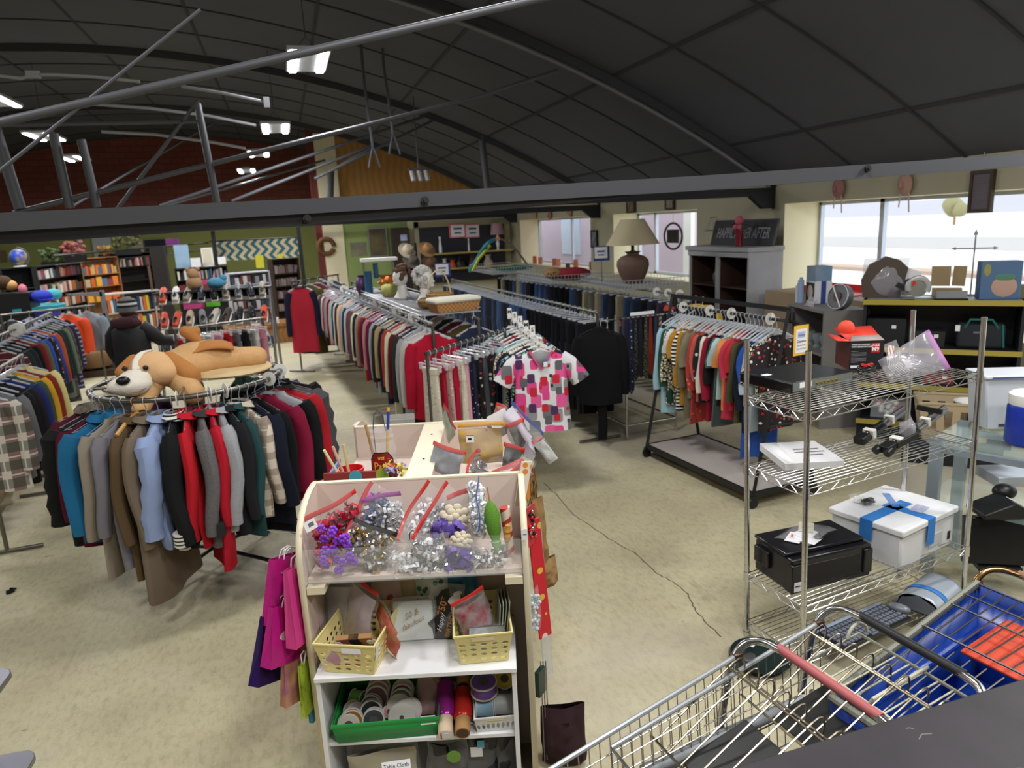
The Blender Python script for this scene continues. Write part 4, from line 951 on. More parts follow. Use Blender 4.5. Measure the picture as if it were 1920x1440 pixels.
def zip_bag(label, loc, rot, w, h, t, zipm, seed, content=None, cname_=None, sticker=False, name='zip_bag', amp=.012, cat='plastic bag', taper=1., film=None):
    b = fthing(name, label, cat, loc, rot)
    part('bag_film', film_mesh(w, h, t, seed, amp, taper=taper), film or M_FILM, b, clean=False)
    if zipm: part('zip_strip', zip_strip(w, h - .012, seed), zipm, b)
    if content:
        mb, ms = content; o = part(cname_ or 'contents', mb, ms, b, kind='stuff'); o.location = (0, 0, h * .38)
    if sticker: part('price_sticker', MB().box((-w * .2, -t * .5 - .012, h * .68), (.038, .001, .032)).box((-w * .2, -t * .5 - .0126, h * .68 + .013), (.038, .001, .005), m=1).box((-w * .2, -t * .5 - .0126, h * .67), (.016, .001, .01), m=2), [M_PAPER, Z_RED, M_INK], b)
    return b
rg = random.Random(5)
def rmat(name, c, metal=0., rough=.35): return mat('ribbon_' + name, c, rough, metal)
BR = lambda n, box, r, m, w=.006, k=None: (ribbons(n, box, r, rg, w=w, m=k if k else 0), m)
m_gold = rmat('gold', '#b79a55', .9, .25); m_silver = rmat('silver', '#b9bcc2', .9, .25); m_rwhite = rmat('white', '#e6e6ea', 0, .3); m_rblue = rmat('blue', '#3f5a8c', 0, .4); m_rred = rmat('red', '#c01f3a', 0, .35); m_rcrim = rmat('crimson', '#8f1a35', 0, .35)
def zb(label, px, py, y, w, h, t, zipm, seed, tilt=0, lean=0, yaw=0, **k):    # bag whose base middle sits at a pixel on plane y
    p = FY(px, py, y); return zip_bag(label, (p.x, p.y, p.z), (lean, tilt, yaw), w, h, t, zipm, seed, **k)
def zipb(label, a, b_, ya, yb_, h, t, zipm, seed, content=None, cname_=None, pack=None, amp=.012, sticker=False, back=.0, taper=1.):
    p0, p1 = FY(*a, ya), FY(*b_, yb_); x = (p1 - p0); w = x.length; x.normalize()      # zip runs from pixel a to pixel b_
    up = Vector((0, back, 1)); z = (up - x * up.dot(x)).normalized(); y = z.cross(x)
    if z.z < 0: z = -z
    Mx = Matrix((x, y, z)).transposed(); base = (p0 + p1) / 2 - z * (h - .012)
    b = thing('zip_bag', label, 'plastic bag', F2W(*base)); b.rotation_euler = (Matrix.Rotation(FA, 3, 'Z') @ Mx).to_euler()
    part('bag_film', film_mesh(w, h, t, seed, amp, taper=taper), M_FILM, b, clean=False)
    if zipm: part('zip_strip', zip_strip(w, h - .012, seed), zipm, b)
    if pack: part('pack_body', film_mesh(w * .92, h * .85, t * .75, seed + .3, .006), pack, b, clean=False)
    if content:
        mb, ms = content; o = part(cname_ or 'contents', mb, ms, b, kind='stuff'); o.location = (0, 0, h * .42)
    if sticker: part('price_sticker', MB().box((-w * .24, -t * .5 - .016, h * .68), (.038, .001, .036)).box((-w * .24, -t * .5 - .0166, h * .68 + .015), (.038, .001, .005), m=1).box((-w * .24, -t * .5 - .0166, h * .67), (.016, .001, .01), m=2), [M_PAPER, Z_RED, M_INK], b)
    return b
zipb('bag of crimson gift bows with red zip at the left end of the bin', (562, 984), (668, 921), -.27, -.12, .21, .07, Z_RED, 1, BR(230, (.2, .06, .15), .022, [m_rred, m_rcrim], k=[0, 0, 1]), 'gift_bows')
fobj('barcode_sticker', MB().box((0, 0, 0), (.052, .001, .04)).box((.004, -.0008, .002), (.024, .0005, .016), m=1), [M_PAPER, mat('grey_print', '#6b6b70', .8)], 'white barcode sticker on the crimson bow bag', 'sticker', FY(582, 985, -.31), (R(-20), R(-28), 0))
zipb('bag of blue and white curling ribbon with a slanting red zip', (648, 1006), (701, 905), -.2, -.1, .16, .07, Z_RED, 2, BR(110, (.16, .07, .09), .024, [m_rblue, m_rwhite], k=[0, 0, 1]), 'curling_ribbon')
zipb('bag of gold and silver bows with a black zip strip', (662, 973), (745, 1003), -.24, -.26, .19, .08, Z_BLK, 3, BR(200, (.17, .06, .15), .019, [m_gold, m_silver, m_rwhite], w=.007, k=[0, 0, 1, 2]), 'gift_bows')
zb('bag of white bows behind the black zip bag', 735, 1000, -.09, .17, .2, .07, Z_PINK, 4, tilt=R(-8), lean=R(10), content=BR(150, (.13, .05, .12), .02, [m_rwhite]), cname_='gift_bows')
zipb('clear bag of white ribbon with a long red zip, left of two', (746, 1012), (803, 901), -.28, -.12, .16, .06, Z_RED, 5, BR(70, (.16, .04, .08), .02, [m_rwhite]), 'curling_ribbon')
zipb('clear bag with a long red zip, right of two', (767, 1008), (841, 904), -.26, -.1, .16, .06, Z_RED, 6, BR(60, (.16, .04, .08), .02, [m_rwhite, m_silver], k=[0, 1]), 'curling_ribbon')
zb('bag of silver bows standing at the middle of the acrylic front', 812, 1072, -.27, .15, .17, .07, None, 7, content=BR(170, (.13, .05, .13), .018, [m_silver, m_rwhite], w=.008, k=[0, 0, 1]), cname_='gift_bows')
zb('crumpled clear bag of white tissue beside the gold bows', 765, 1078, -.28, .16, .15, .08, None, 8, amp=.02, content=BR(60, (.1, .04, .1), .02, [m_rwhite]), cname_='tissue_shreds')
zipb('domed clear bag with thin red zip over the cream roses', (838, 934), (886, 917), -.1, -.1, .2, .08, Z_RED, 9)
zipb('clear bag of white ribbon with an upright blue zip', (897, 996), (891, 894), -.29, -.14, .15, .07, Z_BLUE, 10, BR(150, (.2, .05, .1), .02, [m_rwhite, mat('ice_ribbon', '#cfe0e6', .4)], k=[0, 0, 1]), 'curling_ribbon')
zb('clear crumpled bag at the right end of the acrylic front', 915, 1072, -.28, .2, .16, .07, None, 11, amp=.02, content=BR(50, (.14, .04, .08), .02, [m_silver, m_rwhite], k=[0, 1]), cname_='gift_bows')
mb = MB(); rq = random.Random(8)
for i in range(24):
    c = Vector((rq.uniform(-.065, .065), rq.uniform(-.03, .03), rq.uniform(-.09, .10)))
    c.x *= 1.2 if c.z < 0 else .8
    for k in range(6):
        a = k * PI / 3; mb.ell(c + Vector((.011 * math.cos(a), -.004, .011 * math.sin(a))), (.0085, .007, .0085), 8, 5)
p = FY(628, 1030, -.29); fobj('flower_sprig', mb, mat('violet_foam', '#8a3fd0', .5), 'violet foam flower sprig in front of the crimson bows', 'artificial flower', p)
def rose(label, px, py, y, r, m, name='artificial_rose'):
    mb = MB()
    for ring, n_, rr_, z in ((0, 5, .35, .25), (1, 7, .7, .1), (2, 9, 1., -.1)):
        for k in range(n_):
            a = 2 * PI * k / n_ + ring; mb.ell((r * rr_ * math.cos(a), -r * (.5 - .4 * ring * .5), r * rr_ * math.sin(a)), (r * .36, r * .14, r * .36), 8, 6, rot=(0, -a, 0))
    return fobj(name, mb, m, label, 'artificial flower', FY(px, py, y))
m_rose = mat('cream_petals', '#e2d7bf', .7)
rose('large cream rose inside the domed clear bag', 853, 972, -.15, .052, m_rose); rose('small cream rose low at the acrylic front', 865, 1014, -.25, .035, m_rose)
for lb, px, py, y, n_, bx_ in (('violet tulle bow between the two cream roses', 838, 992, -.22, 26, (.1, .03, .05)), ('violet tulle streamers behind the acrylic front', 858, 1052, -.28, 30, (.09, .03, .09))):
    o = fobj('tulle_bow', ribbons(n_, bx_, .03, rg, w=.012), mat('violet_tulle', '#6a52ae', .5, alpha=.8), lb, 'bow', FY(px, py, y))
o = fobj('foil_star_bow', ribbons(50, (.07, .04, .06), .018, rg, m=[0, 1]), [rmat('orange', '#e0852f', 0, .4), rmat('magenta', '#c43fb0', 0, .4)], 'orange and magenta star bows behind the blue ribbon', 'bow', FY(703, 942, -.06))
o = fobj('foil_star_bow', ribbons(24, (.05, .03, .06), .018, rg), rmat('dark_red', '#b02a2f', 0, .4), 'loose red star bow low in the left corner of the bin', 'bow', FY(605, 1045, -.3))
p = FY(934, 1040, -.27)
b = fthing('green_brush', 'bright green ribbed brush tied near its base', 'brush', p, (R(-8), R(-6), 0))
part('bristles', MB().lathe([(.0, 0), (.014, .01), (.020, .05), (.016, .06), (.028, .10), (.032, .17), (.02, .205), (.004, .225)], 16), mat('green_weave', '#5f8f2b', .8, col2='#4c7a22', pat='weave', scale=220), b)
part('tie_cord', MB().tube(arc((0, 0, .056), .019, 0, 360, 16, 'xy'), .003, 6), mat('lime', '#7fb53a', .6), b)
part('stick', MB().cyl((0, 0, -.03), (0, 0, .01), .003, n=6), M_CARD, b); part('stick', MB().cyl((0, 0, .22), (0, 0, .28), .003, n=6), M_CARD, b)
p = FY(951, 1035, -.27); fobj('honey_dipper', MB().lathe([(.003, -.02), (.003, .04), (.012, .05), (.014, .07), (.010, .08), (.014, .09), (.010, .1), (.011, .115), (0, .125)], 14), mat('amber_wood', '#c2892f', .6), 'small amber ribbed dipper beside the green brush', 'dipper', p, (0, R(4), 0))
p = FY(957, 1035, -.2); fobj('rolled_wrap', MB().cyl((0, 0, 0), (0, 0, .2), .018, .022, n=12), mat('candy_wrap', '#e3d3c3', .5, col2='#b8403a', pat='sz', scale=18, amt=.35, rot=(0, R(30), 0)), 'rolled cream and red striped wrap in the right corner of the bin', 'wrapping paper', p, (0, R(-4), 0))
p = FY(768, 1012, -.3); fobj('wire_hook', MB().tube([(0, 0, 0), (.004, 0, .03), (.014, 0, .04), (.02, 0, .035)], .0018, 5), M_BLACKM, 'tiny black wire hook on the gold bow bag', 'hook', p)
wu = fthing('shelf_unit', 'white laminate shelf unit standing inside the party fixture', 'shelf unit', (0, 0, 0))
m_wlam = mat('white_laminate', '#e6e7eb', .4)
xa, xb, ya, yb = -.405, .375, -.41, -.03
for x in (xa, xb): part('side', MB().bx((x - .009, ya, 0), (x + .009, yb, .665)), m_wlam, wu, bevel=.0015)
part('top', MB().bx((xa - .012, ya - .01, .665), (xb + .012, yb, .684)), m_wlam, wu, bevel=.0015)
part('shelf', MB().bx((xa + .009, ya + .02, .350), (xb - .009, yb, .368)), m_wlam, wu, bevel=.0015); part('shelf', MB().bx((xa + .009, ya + .02, .04), (xb - .009, yb, .058)), m_wlam, wu, bevel=.0015)
part('back', MB().bx((xa, yb - .004, 0), (xb, yb + .002, .665)), mat('grey_back_board', '#8f8f97', .6), wu)
def holed(mb, A, B_, C_, D, nx, ny, rad=.32, m=0):      # quad A-B (bottom) D-C (top) with round holes
    A, B_, C_, D = map(Vector, (A, B_, C_, D))
    def bl(u, v): return A.lerp(B_, u).lerp(D.lerp(C_, u), v)
    for i in range(nx):
        for j in range(ny):
            vs = []
            for k in range(8):
                a = PI / 4 * k; c, s = math.cos(a), math.sin(a); q = max(abs(c), abs(s))
                vs.append(bl((i + .5 + c / q * .5) / nx, (j + .5 + s / q * .5) / ny))
            for k in range(8):
                a = PI / 4 * k; vs.append(bl((i + .5 + rad * math.cos(a)) / nx, (j + .5 + rad * math.sin(a)) / ny))
            mb.add(vs, [(k, (k + 1) % 8, 8 + (k + 1) % 8, 8 + k) for k in range(8)], m)
    return mb
def basket(label, loc, rot, w, l, h, m, nh=(5, 4), nl=8, tp=.82, group=None, name='plastic_basket'):
    b = fthing(name, label, 'basket', loc, rot, group)
    def c(sx, sy, z): k = tp if z == 0 else 1.; return (sx * w / 2 * k, sy * l / 2 * k, z)
    mb = MB(); hz = h * .8
    def cz(sx, sy, t): k = lerp(tp, 1, t); return (sx * w / 2 * k, sy * l / 2 * k, h * t)
    for (s0, s1, n_) in (((-1, -1), (1, -1), nh[0]), ((1, -1), (1, 1), nl), ((1, 1), (-1, 1), nh[0]), ((-1, 1), (-1, -1), nl)):
        holed(mb, cz(*s0, .05), cz(*s1, .05), cz(*s1, .76), cz(*s0, .76), n_, nh[1])
        mb.add([cz(*s0, .76), cz(*s1, .76), cz(*s1, 1), cz(*s0, 1)], [(0, 1, 2, 3)]); mb.add([cz(*s0, 0), cz(*s1, 0), cz(*s1, .05), cz(*s0, .05)], [(0, 1, 2, 3)])
    mb.add([cz(-1, -1, 0), cz(1, -1, 0), cz(1, 1, 0), cz(-1, 1, 0)], [(0, 1, 2, 3)])
    part('basket_wall', mb, m, b, solid=.003, smooth=0, clean=False)
    part('rim', MB().tube([cz(-1, -1, 1), cz(1, -1, 1), cz(1, 1, 1), cz(-1, 1, 1)], .006, 8, closed=True), m, b)
    for sy in (-1, 1): part('handle_slot', MB().box((0, sy * (l / 2 * .985 + .002), h * .88), (w * .4, .004, h * .12)), mat('slot_shadow', '#d9c79a', .6), b)
    return b
m_yel = mat('pale_yellow_plastic', '#e8da96', .45)
pb = FZ(656, 1215, .69); B1L = basket('pale yellow basket on the left of the white shelf top', (-.255, -.255, .686), R(-10), .25, .34, .14, m_yel)
basket('pale yellow basket on the right of the white shelf top', (.25, -.23, .686), R(4), .23, .34, .14, m_yel, nh=(5, 4))
part('tape_label', MB().box((.03, -.171, .118), (.08, .002, .02)), M_PAPER, B1L); part('tape_label', MB().box((.124, -.14, .1), (.002, .03, .07), rot=(0, R(9), 0)), M_PAPER, B1L)
m_cardp = mat('pink_print_card', '#b9425c', .6, col2='#d98a4a', pat='noise', scale=30, amt=.4); m_palefilm = mat('pale_filled_pack', '#c9b3b8', .35, col2='#a9a7b0', pat='noise', scale=25, amt=.6)
def pack(label, loc, rot, w, h, t, m, seed, zipm=None, name='packet', cat='packet'):
    b = fthing(name, label, cat, loc, rot)
    part('pack_body', film_mesh(w * .94, h * .9, t, seed, .006), m, b, clean=False); part('pack_film', film_mesh(w, h, t * 1.25, seed + .5, .008), M_FILM, b, clean=False)
    if zipm: part('zip_strip', zip_strip(w, h, seed), zipm, b)
    return b
pack('grey and pink packet with red zip leaning in the left yellow basket', (-.30, -.2, .70), (R(-8), R(14), R(-35)), .15, .27, .05, m_palefilm, 21, Z_RED)
pack('pale zip bag of napkins standing in the left basket', (-.345, -.15, .70), (R(-6), R(-6), R(-20)), .16, .25, .03, mat('pale_napkins', '#aeb0ba', .5, col2='#98949e', pat='noise', scale=20), 22)
pack('red and orange printed packet leaning out of the left basket', (-.15, -.24, .72), (R(4), R(22), R(-60)), .2, .19, .02, m_cardp, 23)
b = fthing('gift_tag_box', 'brown card box with a black band and butterfly trims in the left basket', 'box', (-.255, -.33, .79), (R(35), R(-6), R(-8)))
part('box', MB().box((0, 0, 0), (.15, .02, .07)), M_CARD, b); part('band', MB().box((0, -.001, .01), (.042, .024, .05)), M_INK, b)
for x in (-.075, .075): part('butterfly', MB().ell((x - .01, -.016, .01), (.014, .003, .02), 10, 6).ell((x + .01, -.016, .01), (.014, .003, .02), 10, 6), M_WHITEP, b)
pack('crumpled pink packet at the front of the left basket', (-.23, -.345, .72), (R(30), R(-60), R(-8)), .1, .16, .05, mat('pink_party_pack', '#b95a8c', .4, col2='#caa0b0', pat='noise', scale=22), 24)
pack('clear packet with red zip leaning in the right basket', (.26, -.27, .70), (R(4), R(-16), R(25)), .15, .26, .05, mat('mixed_party_pack', '#a9a3a6', .35, col2='#8c2f3c', pat='noise', scale=16, amt=.3), 25, Z_RED)
pack('blue grey glitter packet at the front of the right basket', (.27, -.31, .71), (R(14), 0, R(5)), .15, .13, .05, mat('blue_grey_glitter', '#8d9aa8', .35, col2='#c6ccd2', pat='noise', scale=50), 26)
for i in range(4): fobj('greeting_card', MB().box((0, 0, .11), (.003, .16, .2 - i * .01)), mat('green_card%d' % (i % 2), ['#b9bfae', '#9aa391'][i % 2], .7), 'pale greeting card upright at the right of the right basket, %s from the right' % ordn(i), 'card', (.336 - i * .009, -.22, .695), (0, R(8 - i), R(6)))
b = fthing('napkin_pack', 'white napkin pack with gold hand lettering between the baskets', 'napkins', (-.045, -.2, .69), (R(-22), 0, R(2)))
part('pack_body', MB().box((0, .012, .085), (.17, .02, .165)), mat('white_napkin', '#d9e2e2', .6), b, bevel=.005)
part('pack_film', film_mesh(.185, .185, .034, 31, .004), M_FILM, b, clean=False)
t = MB(); t.text("50 &", .034, (-.005, -.012, .112), (PI / 2, R(-24), 0), depth=.0004, shear=.3); t.text("fabulous", .03, (.0, -.012, .075), (PI / 2, R(-24), 0), depth=.0004, shear=.4)
part('gold_letters', t, mat('gold_ink', '#b39a55', .4, .6), b)
b = fthing('birthday_banner', 'black birthday decoration pack with copper lettering beside the right basket', 'banner', (.085, -.19, .69), (R(-18), R(4), R(-4)))
poly = [(-.06, 0), (.055, .0), (.065, .06), (.07, .18), (.03, .215), (-.02, .2), (-.045, .165), (-.03, .1), (-.075, .06)]
part('card', MB().prism(poly, -.004, .004), mat('black_card', '#161519', .5), b)
t = MB(); t.text('Happy', .03, (-.018, -.006, .065), (PI / 2, R(-82), 0), depth=.0004, shear=.4, m=1); t.text('*50*', .042, (-.012, -.006, .135), (PI / 2, R(-78), 0), depth=.0004, bold=True); t.text('BIRTHDAY', .027, (.024, -.006, .07), (PI / 2, R(-78), 0), depth=.0004, bold=True)
part('letters', t, [mat('copper_ink', '#c98a4f', .4, .5), M_PAPER], b)
part('silver_leaf', MB().ell((.035, -.006, .165), (.03, .002, .017), 12, 6, rot=(0, R(-30), 0)).ell((.048, -.006, .19), (.02, .002, .01), 12, 6, rot=(0, R(-20), 0)), M_PAPER, b)
part('pack_film', film_mesh(.15, .23, .03, 33, .006), M_FILM, b, clean=False)
for i, (x, m, lb) in enumerate(((-.17, mat('heart_print', '#cdb2ab', .7, col2='#b0525e', pat='dots', scale=16, amt=.35), 'pink heart printed card at the back of the bay'), (-.06, mat('spotty_pack', '#b8aa86', .6, col2='#b86a7c', pat='dots', scale=26, amt=.3), 'spotted packet at the back of the bay'), (.03, mat('green_spot_pack', '#c8d2c6', .5, col2='#3f7a58', pat='dots', scale=30, amt=.35), 'green spotted packet at the back above the napkins'), (.10, mat('white_pack', '#d3d8da', .5), 'white packet behind the birthday pack'), (.17, mat('blue_foil', '#4f9ac0', .3, .4, col2='#2a4a6a', pat='noise', scale=20), 'blue foil packet behind the birthday pack'))):
    fobj('party_packet', film_mesh(.13, .25 - .02 * (i % 2), .02, 40 + i, .004), m, lb, 'packet', (x, -.085 + .012 * (i % 2), .69), (R(-6), 0, 0), clean=False)
b = fthing('plastic_tray', 'bright green plastic tray holding ribbon spools', 'tray', (-.165, -.235, .369), R(3))
mg = mat('bright_green_plastic', '#1f8a3f', .35); w, l, h = .43, .33, .085
mb = MB()
for (a, c) in (((-1, -1), (1, -1)), ((1, -1), (1, 1)), ((1, 1), (-1, 1)), ((-1, 1), (-1, -1))):
    mb.add([(a[0] * w * .46, a[1] * l * .46, 0), (c[0] * w * .46, c[1] * l * .46, 0), (c[0] * w / 2, c[1] * l / 2, h), (a[0] * w / 2, a[1] * l / 2, h)], [(0, 1, 2, 3)])
mb.add([(-w * .46, -l * .46, 0), (w * .46, -l * .46, 0), (w * .46, l * .46, 0), (-w * .46, l * .46, 0)], [(0, 1, 2, 3)])
part('tray_body', mb, mg, b, solid=.004, clean=False)
part('rim', MB().tube([(-w / 2, -l / 2, h), (w / 2, -l / 2, h), (w / 2, l / 2, h), (-w / 2, l / 2, h)], .011, 8, closed=True, ell=.6), mg, b)
def spool(label, loc, rot, r, w, c, group=None, rim='#d9d6d2', plain=False):
    b = fthing('ribbon_spool', label, 'ribbon spool', loc, rot, group)
    part('spool_rim', MB().cyl((0, 0, -w / 2 - .002), (0, 0, -w / 2 + .001), r, n=24).cyl((0, 0, w / 2 - .001), (0, 0, w / 2 + .002), r, n=24), mat('spool_card_' + rim.strip('#'), rim, .7), b)
    part('ribbon_winding', MB().cyl((0, 0, -w / 2 - (.0032 if not plain else 0)), (0, 0, w / 2 + (.0032 if not plain else 0)), r * .88, n=24), mat('ribbon_wind_' + c.strip('#'), c, .35), b)
    part('spool_hole', MB().cyl((0, 0, -w / 2 - .003), (0, 0, w / 2 + .003), r * .16, n=12) if plain else MB().cyl((0, 0, -w / 2 - .004), (0, 0, w / 2 + .004), r * .4, n=16), mat('spool_core', '#55504c', .8), b)
    return b
SPO = [(-.305, -.345, .048, .03, '#9c6a24', 'amber', (70, 10)), (-.315, -.362, .046, .02, '#d8cfc4', 'white', (75, 12)), (-.215, -.34, .046, .026, '#45474d', 'charcoal', (68, 6)), (-.235, -.285, .046, .024, '#2f3036', 'black', (70, 8)), (-.24, -.25, .046, .024, '#52545a', 'dark grey', (72, 0)), (-.095, -.35, .058, .012, '#bdb9b6', 'light grey', (72, -6)), (-.085, -.325, .054, .02, '#c8c2bb', 'oatmeal', (68, -8)), (-.07, -.30, .05, .02, '#cfc8c0', 'pearl', (66, -10)), (-.12, -.27, .05, .02, '#8f9094', 'silver grey', (62, 0)), (-.115, -.235, .05, .02, '#5f7a66', 'sage green', (60, 0)), (-.115, -.205, .05, .022, '#8b3048', 'burgundy', (58, 0)), (-.115, -.17, .05, .02, '#c9b8b2', 'blush', (58, 0)), (-.225, -.215, .052, .02, '#6f4550', 'mauve', (60, 4)), (-.225, -.18, .052, .022, '#a9806c', 'copper pink', (58, 4)), (-.225, -.14, .05, .022, '#b98c7a', 'rose tan', (56, 4)), (-.165, -.29, .03, .02, '#d59a98', 'small pink', (40, 60)), (-.31, -.19, .038, .05, '#79b75a', 'bright lime', (90, 70)), (-.315, -.27, .04, .03, '#c9b9b9', 'pale pink', (80, 40))]
for x, y, r, w_, c, nm, (ax, az) in SPO: spool('%s ribbon spool in the green tray' % nm, (x, y, .385 + r * .95), (R(ax), 0, R(az)), r, w_, c, plain=(nm in ('light grey', 'silver grey')))
pack('clear packet of pink tape and bows at the right of the green tray', (.005, -.27, .385), (R(-30), R(4), R(8)), .1, .18, .045, mat('pink_tape_pack', '#b98a8c', .4, col2='#8a5f62', pat='noise', scale=18), 51)
b = fobj('paper_tag', MB().box((0, 0, 0), (.06, .002, .034)).box((0, -.0015, .004), (.036, .0005, .014), m=1), [M_PAPER, mat('grey_print', '#6b6b70', .8)], 'white barcode tag on the pink packet in the green tray', 'price tag', (.015, -.385, .445), (R(-20), 0, R(3)))
b = fobj('gold_bow', ribbons(30, (.05, .03, .05), .014, rg), m_gold, 'small gold bow at the back right of the green tray', 'bow', (.03, -.19, .47))
def roll(label, p0, p1, r, cm, tube_m, hole=True, tag_=False):
    p0, p1 = Vector(p0), Vector(p1); d = (p1 - p0); b = fthing('ribbon_roll', label, 'ribbon roll', p0, 0)
    dn = d.normalized(); L_ = d.length
    part('core_tube', MB().tube([(0, 0, 0), dn * L_], r * .86, 20), tube_m, b)
    part('winding', MB().tube([dn * (L_ * .32), dn * (L_ * .36), dn * (L_ * .7), dn * L_], [r * .95, r * 1.08, r * 1.05, r], 20), cm, b)
    part('tube_end', MB().cyl(-dn * .001, dn * .002, r * .7 if hole else r * .8, n=20), mat('tube_hollow', '#5a4030', .9) if hole else M_PAPER, b)
    if tag_:
        q = dn.to_track_quat('Z', 'Y').to_matrix(); mm = MB().box((0, 0, 0), (r * .9, r * .8, .001)).box((r * .45, 0, -.001), (r * .16, r * 1.0, .001), m=1)
        mm.v = [tuple(q @ Vector(v) - dn * .003) for v in mm.v]; part('price_tag', mm, [M_PAPER, M_RED], b)
    return b
roll('magenta foil ribbon roll between the green tray and the red roll', (.085, -.42, .398), (.075, -.20, .47), .036, mat('magenta_foil', '#9c2a8f', .25, .5), mat('paper_core', '#cdb79b', .8), False, True)
roll('shiny red ribbon roll on a brown card tube', (.155, -.42, .402), (.15, -.22, .45), .036, mat('red_satin', '#c02a24', .25, .2), M_CARD)
roll('blue ribbon roll behind the shiny red roll', (.15, -.20, .46), (.15, -.06, .5), .034, mat('blue_satin', '#3a7aa8', .3, .2), M_CARD)
b = basket('small white slatted basket of wide ribbon at the right of the middle shelf', (.283, -.26, .369), R(3), .17, .25, .07, mat('white_basket', '#dcdcdc', .4), nh=(8, 1), nl=12, tp=.9)
spool('wide ice blue glitter ribbon spool in the white basket', (.245, -.3, .43), (R(90), 0, R(90)), .042, .07, '#8fb4cc'); spool('wide silver glitter ribbon spool in the white basket', (.325, -.29, .43), (R(90), 0, R(90)), .045, .075, '#b3b5b6')
spool('violet print ribbon spool lying flat above the white basket', (.245, -.28, .51), (R(6), 0, 0), .058, .05, '#6a4c9e', rim='#c9b79a'); spool('yellow ribbon spool with a white rim at the right of the shelf', (.335, -.2, .49), (R(60), 0, R(-10)), .045, .04, '#c9b12f')
spool('hot pink ribbon spool at the back of the middle shelf', (.26, -.1, .49), (R(20), 0, 0), .05, .05, '#b52c93')
spool('black ribbon spool at the back right of the middle shelf', (.34, -.09, .48), (R(60), 0, 0), .05, .05, '#1e1e22')
pack('clear bag of cream table cloths with a handwritten label on the bottom shelf', (-.2, -.28, .06), (R(10), 0, R(2)), .3, .24, .12, mat('cream_cloth', '#b9b29c', .8, col2='#a39c88', pat='noise', scale=10), 61)
fobj('handwritten_label', MB().box((0, 0, 0), (.12, .001, .055)).text('Table Cloth', .022, (0, -.001, .008), (PI / 2, 0, 0), m=1, depth=.0003), [M_PAPER, M_INK], 'white handwritten label on the cream cloth bag', 'label', (-.13, -.395, .235), (R(-28), R(-6), 0))
for i, (x, lb) in enumerate(((.06, 'black packet with a green round badge on the bottom shelf'), (.2, 'black packet with a white and blue tag on the bottom shelf'), (.3, 'glossy black packet at the right of the bottom shelf'))):
    b = pack(lb, (x, -.3 + .03 * i, .06), (R(6), R(5 - 5 * i), 0), .17, .25, .06, mat('glossy_black_pack', '#101114', .25), 63 + i)
    if i == 0: part('badge', MB().cyl((.03, -.045, .2), (.03, -.05, .2), .03, n=16), mat('lime_badge', '#6f9a3c', .5), b)
    if i == 1: part('tag', MB().box((0, -.05, .19), (.05, .002, .05)).box((.02, -.05, .23), (.03, .002, .04), m=1), [M_PAPER, mat('cyan_tag', '#59a9c9', .5)], b)
b = fthing('party_tray', 'dark red printed tray standing behind the front panel', 'tray', (-.27, .08, 1.178), (R(-10), 0, 0))
part('tray', MB().box((0, 0, .09), (.33, .012, .18)), mat('dark_red_tray', '#7e2a26', .5), b, bevel=.006); part('print', MB().cyl((-.02, -.007, .155), (-.02, -.009, .155), .03, n=16).cyl((.1, -.007, .16), (.1, -.009, .16), .03, n=16, m=1), [mat('teal_print', '#3f8fa0', .5), mat('lime_print', '#8a9f2f', .5)], b)
o = fobj('paper_trims', ribbons(26, (.1, .05, .05), .02, rg, m=[0, 1, 2]), [rmat('tr_yel', '#c9c04a'), rmat('tr_or', '#c97a3f'), rmat('tr_lil', '#8f8fd0')], 'yellow, orange and lilac paper trims beside the spine', 'party trims', (-.12, .10, 1.36)); o['kind'] = 'stuff'
cp = (-.335, .22, 1.178)
b = fthing('plastic_cup', 'bright red plastic cup left of the snack jar', 'cup', cp); part('cup', MB().lathe([(.045, 0), (.058, .15), (.061, .15), (.061, .157), (.055, .157), (.042, .01), (0, .01)], 24), mat('bright_red_cup', '#cf1d22', .4), b)
for i, (x, y, c) in enumerate(((-.07, -.04, '#d8d6a8'), (-.05, .0, '#cfa28e'), (-.02, .02, '#c9b48a'))):
    q = Vector(cp) + Vector((x * .2, y * .2, .03)); fobj('chopstick', MB().cyl((0, 0, 0), (x * 1.25, y, .235), .007, n=8), mat('stick_%d' % i, c, .6), ['pale green stick leaning left in the red cup', 'pink stick leaning in the red cup', 'plain wooden stick upright in the red cup'][i], 'stick', q)
jp = (-.195, .30, 1.178); jar = fthing('snack_jar', 'clear plastic snack jar with a red octagonal pub mix label', 'jar', jp)
JR = .062; jprof = [(.058, 0), (JR, .01), (JR, .23), (.056, .25), (.053, .265), (.057, .27), (.057, .285), (.053, .289), (.053, .31), (.051, .31)]
part('jar_wall', MB().lathe(jprof, 28), mat('clear_jar', '#dfe3e4', .08, alpha=.2, spec=.9), jar)
lab = MB(); oct_ = [(-.046, .07), (-.056, .098), (-.056, .178), (-.03, .212), (.03, .212), (.056, .178), (.056, .098), (.046, .07)]
def curved(poly, rr_): return [(rr_ * math.sin(x / .062), -rr_ * math.cos(x / .062), z) for x, z in poly]
